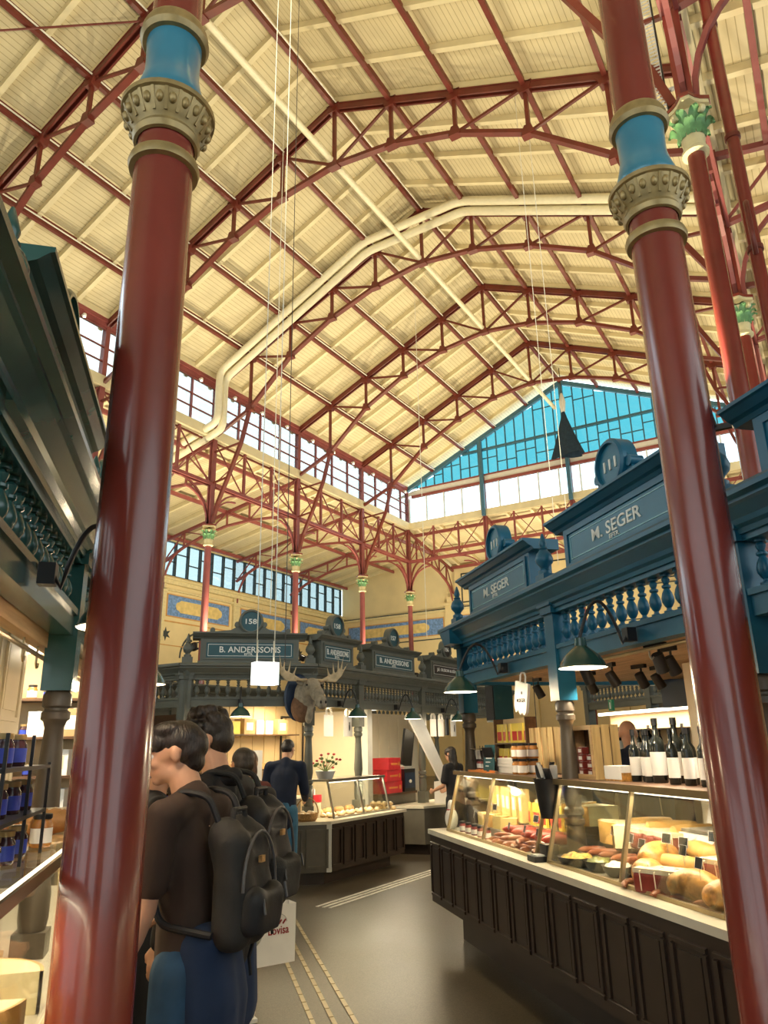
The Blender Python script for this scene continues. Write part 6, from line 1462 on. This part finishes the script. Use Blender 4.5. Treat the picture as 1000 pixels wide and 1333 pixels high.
def cap(mb, p, q, r1, r2=None, n=12):
    r2 = r1 if r2 is None else r2; p = Vector(p); q = Vector(q)
    if (q - p).length > 1e-4: mb.tube([p, q], [r1, r2], n)
    mb.ball(p, r1, n, 8); mb.ball(q, r2, n, 8); return mb
def chain(mb, pts, rs_, n=12):
    for i in range(len(pts) - 1): cap(mb, pts[i], pts[i + 1], rs_[i], rs_[i + 1], n)
    return mb
class Fig:
    """x forward, y to the person's left, z up"""
    def __init__(s, H, lean=0.0, hunch=0.0, head_tilt=0.0, head_yaw=0.0, arms=None, legs=None, build=1.0, female=False):
        s.H = H; s.b = build; b = build
        hw = (.112 if not female else .100) * H * b; s.hipz = .525 * H
        pel = Vector((0, 0, s.hipz)); up = Vector((math.sin(lean), 0, math.cos(lean)))
        s.pel = pel; s.waist = pel + up * (.10 * H); s.chest = pel + up * (.21 * H) + Vector((hunch * .3, 0, 0)); s.shc = pel + up * (.292 * H) + Vector((hunch * .6, 0, 0))
        s.neck = pel + up * (.318 * H) + Vector((hunch * .8, 0, 0)); hd_up = Vector((math.sin(lean * .6 + head_tilt), 0, math.cos(lean * .6 + head_tilt)))
        s.headc = s.neck + Vector((.014 * H + hunch, 0, .092 * H)) * 1.0 + (hd_up - Vector((0, 0, 1))) * .08 * H
        s.hy = head_yaw; s.ht = head_tilt + lean * .3
        s.sh = {1: s.shc + Vector((-.005, hw, -.005 * H)), -1: s.shc + Vector((-.005, -hw, -.005 * H))}
        s.hip = {1: pel + Vector((0, .052 * H * b, -.01 * H)), -1: pel + Vector((0, -.052 * H * b, -.01 * H))}
        ua, fa = .172 * H, .150 * H
        s.el = {}; s.wr = {}; s.hd = {}
        arms = arms or {}
        for sg in (1, -1):
            u, f = arms.get(sg, ((0.05, .12 * sg, -1), (.15, .02 * sg, -1)))
            u = Vector(u).normalized(); f = Vector(f).normalized()
            s.el[sg] = s.sh[sg] + u * ua; s.wr[sg] = s.el[sg] + f * fa; s.hd[sg] = f
        legs = legs or {}
        s.kn = {}; s.an = {}
        for sg in (1, -1):
            k, a = legs.get(sg, ((.015, .0), (-.01, .0)))   # forward offsets of knee and ankle, plus sideways
            s.kn[sg] = s.hip[sg] + Vector((k[0], k[1] * sg, -.24 * H)); s.an[sg] = Vector((s.hip[sg].x + a[0], s.hip[sg].y + a[1] * sg, .045 * H))
    def head_parts(s, mb):
        H = s.H; c = s.headc; k = H / 1.75
        M = Matrix.Translation(c) @ Matrix.Rotation(s.hy, 4, 'Z') @ Matrix.Rotation(s.ht, 4, 'Y')
        s.HM = M
        def e(p, r):
            mb.ball(M @ Vector([x * k for x in p]), [x * k for x in r], 16, 12, (Matrix.Rotation(s.hy, 3, 'Z') @ Matrix.Rotation(s.ht, 3, 'Y')))
        e((-.012, 0, .035), (.098, .076, .088)); e((.045, 0, .02), (.05, .062, .07)); e((.045, 0, -.045), (.052, .052, .055)); e((.072, 0, -.085), (.026, .028, .022))
        e((.02, 0, -.065), (.06, .055, .04)); e((.098, 0, -.012), (.020, .012, .026)); e((.108, 0, -.028), (.014, .015, .012)); e((.088, 0, -.058), (.014, .026, .012)); e((.082, 0, .028), (.016, .05, .012))
        for sg in (1, -1): e((-.008, .079 * sg, .0), (.020, .010, .033)); e((.075, .034 * sg, -.02), (.022, .022, .022))
        cap(mb, s.neck + Vector((-.012, 0, -.03)), M @ Vector((-.018 * k, 0, -.05 * k)), .064 * k, .060 * k)
    def hand(s, mb, sg, grip=.5, n=8):
        """palm and five bent fingers hanging in direction of the forearm"""
        H = s.H; k = H / 1.75; f = s.hd[sg]; w = s.wr[sg]
        side = Vector((1, 0, 0)) - f * f.x
        side = side.normalized() if side.length > .2 else Vector((0, sg, 0)); inn = f.cross(side).normalized() * (1)
        if inn.y * sg > 0: inn = -inn            # palm faces the body
        palm = w + f * .05 * k
        for t in (-.026, -.009, .009, .026): cap(mb, w + side * t * .6 * k + f * .01 * k, w + side * t * k + f * .085 * k, .014 * k, .0125 * k, n)
        for i, (t, L) in enumerate(((-.028, .060), (-.010, .072), (.010, .078), (.028, .070))):
            p = w + side * t * k + f * .088 * k; d1 = (f + inn * grip * .6).normalized(); d2 = (f + inn * grip * 1.6).normalized(); d3 = (f * (1 - grip) + inn * (grip * 2.0 + .1)).normalized()
            a = p + d1 * L * .45 * k; b = a + d2 * L * .32 * k; c = b + d3 * L * .25 * k
            chain(mb, [p, a, b, c], [.0098 * k, .0092 * k, .0085 * k, .007 * k], n)
        p = w + side * .030 * k + f * .03 * k; a = p + (side * .7 + f * .8 + inn * .3).normalized() * .036 * k; b = a + (f + inn * .5 + side * .1).normalized() * .03 * k
        chain(mb, [p, a, b], [.014 * k, .0115 * k, .009 * k], n)
        return w + f * .11 * k + inn * .03 * k
    def body(s, root, skin, voxel, bare_legs=True, grip=.5):
        H = s.H; k = H / 1.75; mb = MB()
        s.head_parts(mb)
        chain(mb, [s.pel + Vector((0, 0, -.02)), s.waist, s.chest, s.neck], [.10 * k, .095 * k, .10 * k, .055 * k])
        for sg in (1, -1):
            cap(mb, s.shc, s.sh[sg], .06 * k, .05 * k)
            chain(mb, [s.sh[sg], s.el[sg]], [.050 * k, .038 * k]); chain(mb, [s.el[sg], s.el[sg].lerp(s.wr[sg], .35), s.wr[sg]], [.038 * k, .040 * k, .026 * k])
            s.hand(mb, sg, grip)
            chain(mb, [s.hip[sg], s.hip[sg].lerp(s.kn[sg], .3), s.kn[sg]], [.085 * k, .082 * k, .055 * k]); chain(mb, [s.kn[sg], s.kn[sg].lerp(s.an[sg], .3) + Vector((-.015, 0, 0)), s.an[sg]], [.052 * k, .056 * k, .036 * k])
            cap(mb, s.an[sg] + Vector((-.03, 0, -.03)), s.an[sg] + Vector((.13 * k, 0, -.045 * k)), .035 * k, .028 * k)
        o = remesh('body', mb, voxel, skin, root, smooth=3, factor=.5)
        M = s.HM
        for sg in (1, -1):
            MB().ball(M @ Vector((.085 * k, .033 * sg * k, .006 * k)), .0125 * k, 10, 8).build('eye', 'eye_white', root)
            MB().ball(M @ Vector((.0955 * k, .034 * sg * k, .006 * k)), .006 * k, 8, 6).build('iris', 'black', root)
            MB().tube([M @ Vector((.098 * k, .014 * sg * k, .030 * k)), M @ Vector((.094 * k, .035 * sg * k, .036 * k)), M @ Vector((.078 * k, .056 * sg * k, .028 * k))], .005 * k, 6).build('eyebrow', 'hair_dark', root)
        MB().ball(M @ Vector((.100 * k, 0, -.060 * k)), (.006 * k, .020 * k, .005 * k), 10, 6).build('lips', 'ham_pink', root)
        return o
    def top(s, root, mat, voxel, sleeve='short', hem=-.02, fat=.014, name='shirt', collar=False):
        H = s.H; k = H / 1.75; mb = MB(); b = s.b
        low = s.pel + Vector((0, 0, hem * H))
        for y in (-.045, 0, .045):
            chain(mb, [low + Vector((0, y * b, 0)), s.waist + Vector((0, y * b, 0)), s.chest + Vector((.005, y * 1.25 * b, 0)), s.shc + Vector((0, y * 1.2 * b, -.035 * k))], [(.098 + fat) * k, (.092 + fat) * k, (.092 + fat) * k, (.06 + fat) * k])
        cap(mb, s.shc + Vector((-.005, 0, -.01)), s.neck + Vector((-.012, 0, -.002)), .085 * k, .073 * k)
        for sg in (1, -1): cap(mb, s.neck + Vector((-.012, .03 * sg, -.02)), s.sh[sg] + Vector((-.01, -.03 * sg, .008)), .064 * k, .062 * k)
        for sg in (1, -1):
            cap(mb, s.shc + Vector((0, .04 * sg, -.01)), s.sh[sg], .062 * k, (.054 + fat * .7) * k)
            e = s.el[sg]; d = (s.sh[sg].lerp(e, .72) if sleeve == 'short' else e)
            chain(mb, [s.sh[sg], d], [(.054 + fat * .7) * k, (.046 + fat * (1.1 if sleeve == 'short' else .6)) * k])
            if sleeve == 'long': chain(mb, [e, s.el[sg].lerp(s.wr[sg], .95)], [(.046 + fat * .5) * k, (.034 + fat * .4) * k])
        o = remesh(name, mb, voxel, mat, root, smooth=4, factor=.5)
        if collar: MB().ring(.062 * k, .014 * k, s.neck + Vector((-.004, 0, .004)), 20, 8).build('collar', mat, root)
        return o
    def trousers(s, root, mat, voxel, to='ankle', fat=.012, name='trousers'):
        H = s.H; k = H / 1.75; mb = MB()
        for y in (-.04, .04): cap(mb, s.pel + Vector((0, y, .035 * k)), s.pel + Vector((0, y, -.05 * k)), (.102 + fat * .6) * k, (.105 + fat * .6) * k)
        for sg in (1, -1):
            if to == 'ankle':
                chain(mb, [s.hip[sg], s.hip[sg].lerp(s.kn[sg], .35), s.kn[sg], s.kn[sg].lerp(s.an[sg], .5), s.an[sg] + Vector((0, 0, .0))], [(.09 + fat) * k, (.086 + fat) * k, (.062 + fat) * k, (.058 + fat) * k, (.048 + fat) * k])
            else: chain(mb, [s.hip[sg], s.hip[sg].lerp(s.kn[sg], to)], [(.092 + fat) * k, (.088 + fat * 2.4) * k])
        return remesh(name, mb, voxel, mat, root, smooth=4, factor=.5)
    def shoes(s, root, mat, sole='white'):
        k = s.H / 1.75
        for sg in (1, -1):
            a = s.an[sg]; mb = MB()
            cap(mb, Vector((a.x - .045, a.y, .05)), Vector((a.x + .03, a.y, .055)), .042 * k, .042 * k); cap(mb, Vector((a.x + .03, a.y, .05)), Vector((a.x + .16 * k, a.y + .01 * sg, .035)), .042 * k, .034 * k); cap(mb, Vector((a.x - .02, a.y, .06)), Vector((a.x - .015, a.y, .105 * k)), .04 * k, .044 * k)
            sh_ = remesh('shoe', mb, .011, mat, root, smooth=2)
            MB().box(a.x - .085, a.x + .19 * k, a.y - .043 * k, a.y + .043 * k, 0, .022).build('sole', sole, sh_, smooth=False)
            for t in range(3): MB().tube([(a.x + .05 + t * .022, a.y - .02, .088 - t * .008), (a.x + .06 + t * .022, a.y + .02, .088 - t * .008)], .004, 6).build('lace', sole, sh_)
    def hair(s, root, mat, style='short', voxel=.009):
        k = s.H / 1.75; M = s.HM; mb = MB(); rot = M.to_3x3()
        def e(p, r): mb.ball(M @ Vector([x * k for x in p]), [x * k for x in r], 16, 12, rot)
        e((-.020, 0, .052), (.100, .082, .082)); e((-.050, 0, .01), (.072, .076, .075))
        if style == 'fringe': e((.045, 0, .085), (.060, .070, .042)); e((.02, .03, .10), (.07, .05, .035)); e((.02, -.03, .10), (.07, .05, .035)); e((.055, .045, .055), (.035, .03, .04)); e((-.09, 0, .03), (.045, .06, .06)); e((-.065, 0, -.035), (.05, .062, .05))
        elif style == 'curly':
            q = random.Random(5)
            for i in range(46):
                a = q.uniform(0, 6.28); z = q.uniform(.05, .15); rr = .075 * math.sqrt(max(0, 1 - ((z - .06) / .12) ** 2)); e((.0 + rr * 1.15 * math.cos(a), rr * math.sin(a), z), (.022, .022, .020))
        elif style == 'long':
            e((-.045, 0, -.06), (.075, .085, .13)); e((-.06, 0, -.17), (.055, .085, .13)); e((-.055, 0, -.27), (.04, .07, .08)); e((.03, .055, .04), (.05, .035, .06)); e((.03, -.055, .04), (.05, .035, .06))
        elif style == 'crew': pass
        return remesh('hair', mb, voxel, mat, root, smooth=1, factor=.4)
def person(label, loc, rz, fig):
    return thing('person', label, 'person', loc, rz)
def at(u, v, dist):
    d = ray(u, v); k = dist / math.hypot(d.x, d.y); return Vector((d.x * k, d.y * k, 0))
def az_rz(az): a = math.radians(az); return math.atan2(math.cos(a), math.sin(a))
def backpack(label, M, w, h, d, mat, mat2, hs=.42, bd=.125):
    """local x points away from the wearer's back; straps run forward"""
    r = thing('backpack', label, 'backpack', M.to_translation(), M.to_euler().z)
    mb = MB(); rr = .07
    for y in (-w / 2 + rr, w / 2 - rr):
        chain(mb, [(rr, y, rr), (rr, y, h - rr - .03)], [rr, rr]); chain(mb, [(d - rr, y * .9, rr), (d - rr + .01, y * .95, h * .45), (d - rr - .05, y * .8, h - rr)], [rr, rr, rr])
    mb.box(rr * .5, d - rr * .5, -w / 2 + rr, w / 2 - rr, .01, h - .06).box(.01, d - .01, -w / 2 + rr, w / 2 - rr, rr, h * .7).box(rr, d - rr, -w / 2 + .01, w / 2 - .01, rr, h * .75)
    remesh('main_bag', mb, .012, mat, r, smooth=6)
    mb = MB()
    chain(mb, [(d, -w * .25, .10), (d + .01, -w * .25, h * .38)], [.05, .05]); chain(mb, [(d, w * .25, .10), (d + .01, w * .25, h * .38)], [.05, .05]); mb.box(d - .03, d + .05, -w * .27, w * .27, .06, h * .44)
    remesh('front_pocket', mb, .012, mat2, r, smooth=5)
    N = 12
    zp = [(d * .5 + (d * .5) * math.sin(PI * i / N) * 0 + .02, -w * .47 * math.cos(PI * i / N), h * .50 + (h * .42) * math.sin(PI * i / N)) for i in range(N + 1)]
    MB().tube([(p[0] + .05, p[1], p[2] - .02) for p in zp], .006, 6).build('zip', 'zip_grey', r)
    MB().tube([(.05, -.05, h - .04), (.05, -.045, h + .02), (.05, .045, h + .02), (.05, .05, h - .04)], .012, 8).build('grab_handle', mat, r)
    MB().box(d - .005, d + .008, -.015, .015, h * .64, h * .69).build('patch', 'wicker', r, smooth=False)
    for (z, y) in ((.46, .1), (.40, -.08)): MB().tube([(d + .05, y, h * z), (d + .06, y, h * z - .05)], .005, 6).build('zip_pull', 'zip_grey', r)
    for y in (-.10, .10):
        pts = bent([(.05, y * .8, h - .10), (-.03, y * .9, hs - .01), (-bd - .02, y * 1.05, hs + .01), (-bd - .125, y * 1.15, hs - .10), (-bd - .135, y * 1.35, hs - .24), (-bd - .03, y * 1.72, .10), (.04, y * 1.5, .07)], .04)
        MB().tube(pts, .013, 8).build('strap', mat2, r)
    MB().tube([(.08, w * .45, .05), (.04, w * .5, -.06), (.05, w * .5, -.12)], .007, 6).build('strap_end', mat2, r)
    return r

# A: brown T-shirt, jeans, charcoal backpack
azA = -104
PA = at(264, 1000, 3.15)
fa = Fig(1.745, lean=.05, hunch=.03, head_tilt=.12, head_yaw=.46, arms={1: ((.06, .14, -1), (.42, .12, -1)), -1: ((.15, -.12, -1), (.9, .2, -.5))}, legs={1: ((.02, .0), (-.02, .0)), -1: ((.05, .02), (.06, .02))})
ra = person('dark-haired person in a brown T-shirt and jeans facing the cheese stall', PA, az_rz(azA), fa)
fa.body(ra, 'skin', .0085); fa.top(ra, 'tee_brown', .011, 'short', hem=-.045, fat=.016); fa.trousers(ra, 'jeans', .012); fa.shoes(ra, 'shoe_grey'); fa.hair(ra, 'hair_dark', 'fringe', .008)
MB().ring(.061, .008, fa.neck + Vector((-.004, 0, .006)), 20, 8).build('collar', 'tee_brown', ra)
mA = Matrix.Translation(PA) @ Matrix.Rotation(az_rz(azA), 4, 'Z')
backpack('charcoal and black backpack worn by the person in the brown T-shirt', mA @ (Matrix.Translation(fa.waist + Vector((-.125, 0, -.13))) @ Matrix.Rotation(PI, 4, 'Z')), .28, .45, .15, 'pack_char', 'pack_black', hs=fa.sh[1].z - fa.waist.z + .13 + .075)
# navy garment tied round A's waist
tg = MB(); chain(tg, [fa.pel + Vector((-.06, .02, .05)), fa.pel + Vector((-.11, .05, -.12)), fa.pel + Vector((-.12, .05, -.32))], [.105, .10, .08]); chain(tg, [fa.pel + Vector((-.05, -.05, .05)), fa.pel + Vector((-.10, -.04, -.12)), fa.pel + Vector((-.10, -.04, -.30))], [.105, .10, .08]); chain(tg, [fa.pel + Vector((-.08, .08, .06)), fa.pel + Vector((-.10, .10, -.16))], [.085, .06])
remesh('tied_jacket', tg, .013, 'navy_blue', ra, smooth=5)
# B: black jacket, navy shorts, black backpack
azB = -104
PB = at(293, 1000, 3.70)
fb = Fig(1.80, lean=.04, hunch=.02, head_tilt=.06, head_yaw=.36, arms={1: ((.10, .18, -1), (.2, .04, -1)), -1: ((.2, -.1, -1), (.9, .1, -.2))}, legs={1: ((.02, 0), (-.03, .0)), -1: ((.03, .02), (.04, .02))}, build=1.03)
rb_ = person('tall person with curly dark hair in a black jacket and navy shorts', PB, az_rz(azB), fb)
fb.body(rb_, 'skin', .009); fb.top(rb_, 'jacket_black', .011, 'long', hem=-.07, fat=.026, name='jacket'); fb.trousers(rb_, 'navy_blue', .012, to=.78, fat=.026, name='shorts'); fb.shoes(rb_, 'shoe_white'); fb.hair(rb_, 'hair_dark', 'curly', .008)
hdm = MB(); chain(hdm, [fb.neck + Vector((-.05, .07, .0)), fb.neck + Vector((-.085, 0, .01)), fb.neck + Vector((-.05, -.07, .0)), fb.neck + Vector((.03, -.06, -.015))], [.035, .045, .035, .03]); chain(hdm, [fb.neck + Vector((-.05, .07, .0)), fb.neck + Vector((.03, .06, -.015))], [.035, .03])
remesh('hood', hdm, .011, 'jacket_black', rb_, smooth=4)
mB = Matrix.Translation(PB) @ Matrix.Rotation(az_rz(azB), 4, 'Z')
backpack('black backpack worn by the tall person in the black jacket', mB @ (Matrix.Translation(fb.waist + Vector((-.145, 0, -.15))) @ Matrix.Rotation(PI, 4, 'Z')), .31, .48, .16, 'pack_black', 'black_matte', hs=fb.sh[1].z - fb.waist.z + .15 + .085, bd=.145)
# C: hidden person farther back carrying the paper bag
azC = -60
PC_ = at(313, 1100, 5.5)
fc = Fig(1.64, arms={-1: ((.05, -.16, -1), (.1, -.05, -1)), 1: ((.1, .12, -1), (.6, .1, -.6))}, legs={-1: ((.02, 0), (.0, 0)), 1: ((.06, 0), (.16, 0))})
rc = person('person in dark top and pale shorts mostly hidden, carrying a white paper bag', PC_, az_rz(azC), fc)
fc.body(rc, 'skin_tan', .011, grip=.9); fc.top(rc, 'jacket_black', .013, 'long', hem=-.05, fat=.02, name='jacket'); fc.trousers(rc, 'grey_short', .013, to=.92, fat=.006, name='shorts'); fc.shoes(rc, 'shoe_white'); fc.hair(rc, 'hair_dark', 'crew', .010)
mC = Matrix.Translation(PC_) @ Matrix.Rotation(az_rz(azC), 4, 'Z')
backpack('dark backpack worn by the person carrying the paper bag', mC @ (Matrix.Translation(fc.waist + Vector((-.13, 0, -.14))) @ Matrix.Rotation(PI, 4, 'Z')), .30, .44, .15, 'pack_black', 'black_matte', hs=fc.sh[1].z - fc.waist.z + .14 + .07)
hp = mC @ (fc.wr[-1] + fc.hd[-1] * .10)
pbg = thing('paper_bag', 'white paper carrier bag with a dark red print', 'bag', hp + Vector((0, 0, -.02)), 1.12)
zb = -.40
MB().add([(-.15, -.07, zb), (.15, -.07, zb), (.15, .07, zb), (-.15, .07, zb), (-.16, -.06, -.06), (.16, -.06, -.05), (.16, .06, -.05), (-.16, .06, -.06)], [(0, 3, 2, 1), (0, 1, 5, 4), (1, 2, 6, 5), (2, 3, 7, 6), (3, 0, 4, 7)]).build('bag_body', 'paper', pbg, smooth=False)
for y in (-.05, .05): MB().tube([(-.06, y, -.06), (-.05, y * .6, -.01), (0, y * .1, .01), (.05, y * .6, -.01), (.06, y, -.06)], .005, 6).build('handle', 'black', pbg)
link('lettering', fit_text('Lovisa', .15, .05, 'dark_red', .001), pbg, Matrix.Translation((.03, -.0665, -.20)) @ Matrix.Rotation(-.03, 4, 'X'))
MB().tube([(.03 + .06 * math.cos(PI * i / 8), -.0655, -.155 + .05 * math.sin(PI * i / 8)) for i in range(9)], .0025, 5).build('print_arc', 'grey_plastic', pbg)
for k in range(3): MB().tube([(.0 + k * .03, -.0665, -.165), (.02 + k * .03, -.0665, -.14)], .005, 6).build('print_mark', 'dark_red', pbg)
for k in range(6): MB().cbox((-.152 - .003, 0, -.17 - k * .025), (.002, .08 - .015 * (k % 3), .006)).build('printed_line', 'grey_plastic', pbg, smooth=False)
# D: woman with long brown hair further on
PD = at(322, 1000, 6.9)
fd = Fig(1.62, female=True, head_yaw=.3, head_tilt=.1)
rd = person('person with long brown hair in a dark maroon top among the stalls', PD, az_rz(-25), fd)
fd.body(rd, 'skin', .012); fd.top(rd, 'maroon', .014, 'long', hem=-.05, fat=.02, name='sweater'); fd.trousers(rd, 'jacket_black', .014); fd.shoes(rd, 'shoe_grey'); fd.hair(rd, 'hair_brown', 'long', .011)
sc1 = MB(); chain(sc1, [fd.neck + Vector((-.05, .06, .0)), fd.neck + Vector((-.075, 0, .0)), fd.neck + Vector((-.05, -.06, .0))], [.035, .04, .035]); remesh('scarf', sc1, .012, 'green_grey', rd, smooth=3)
# E: man in navy sweater leaning to the counter
PE = Vector((-6.36, 8.00, 0)) + Vector((.22, -.32, 0))
fe = Fig(1.76, lean=.24, hunch=.05, head_tilt=.30, head_yaw=-.25, arms={1: ((.25, .25, -1), (.4, -.35, .25)), -1: ((.2, -.15, -1), (.8, .1, -.35))}, legs={1: ((-.02, .0), (-.03, .0)), -1: ((.05, .02), (.10, .02))})
re_ = person('man in a navy sweater and jeans leaning towards the panelled counter', PE, az_rz(-28), fe)
fe.body(re_, 'skin', .010); fe.top(re_, 'navy_cloth', .012, 'long', hem=-.07, fat=.03, name='sweater'); fe.trousers(re_, 'jeans_light', .013); fe.shoes(re_, 'shoe_grey', 'shoe_white'); fe.hair(re_, 'hair_dark', 'crew', .010)
# F: person in dark jacket behind the left column
PF = at(200, 1000, 4.6)
ff = Fig(1.66, lean=.05, arms={1: ((.2, .1, -1), (.8, -.2, .5)), -1: ((.2, -.1, -1), (.9, .2, .3))})
rf_ = person('person in a dark jacket mostly hidden behind the left ringed column', PF, az_rz(35), ff)
ff.body(rf_, 'skin', .012); ff.top(rf_, 'jacket_black', .013, 'long', hem=-.08, fat=.03, name='jacket'); ff.trousers(rf_, 'jacket_black', .014); ff.shoes(rf_, 'shoe_grey'); ff.hair(rf_, 'hair_dark', 'crew', .012)
# J: woman with long black hair at the far counter
PJ = Vector((-5.47, 11.15, 0))
fj = Fig(1.60, female=True, lean=.05, head_tilt=.1, arms={1: ((.2, .1, -1), (.9, -.1, -.3)), -1: ((.2, -.1, -1), (.9, .1, -.3))})
rj = person('person with long black hair in black clothes at the low far counter', PJ, az_rz(-75), fj)
fj.body(rj, 'skin', .013); fj.top(rj, 'jacket_black', .014, 'short', hem=-.05, fat=.02); fj.trousers(rj, 'jacket_black', .014, fat=.02); fj.shoes(rj, 'shoe_grey'); fj.hair(rj, 'hair_dark', 'long', .012)
# K and L: staff behind the charcuterie counter
sK, zK = rs(824, 965, 1.35); PK = MR @ Vector((-sK, 1.35, 0))
fk = Fig(1.84, lean=.16, hunch=.04, head_tilt=.3, build=1.08)
rk_ = person('bald shop worker in dark clothes bending behind the charcuterie counter', PK, -PI / 4 + PI - .4, fk)
fk.body(rk_, 'skin', .012); fk.top(rk_, 'navy_cloth', .013, 'long', hem=-.07, fat=.03, name='jacket'); fk.trousers(rk_, 'jacket_black', .014); fk.shoes(rk_, 'shoe_grey')
sL, zL = rs(878, 985, 2.1); PL = MR @ Vector((-sL, 2.1, 0))
fl_ = Fig(1.60, female=True, head_tilt=.2)
rl = person('shop worker with brown hair in a maroon top at the back of the charcuterie stall', PL, -PI / 4 + PI + .5, fl_)
fl_.body(rl, 'skin', .013); fl_.top(rl, 'maroon', .014, 'short', hem=-.05, fat=.02); fl_.trousers(rl, 'jacket_black', .014); fl_.shoes(rl, 'shoe_grey'); fl_.hair(rl, 'hair_brown', 'long', .012)
bpy.data.scenes.remove(WORK)
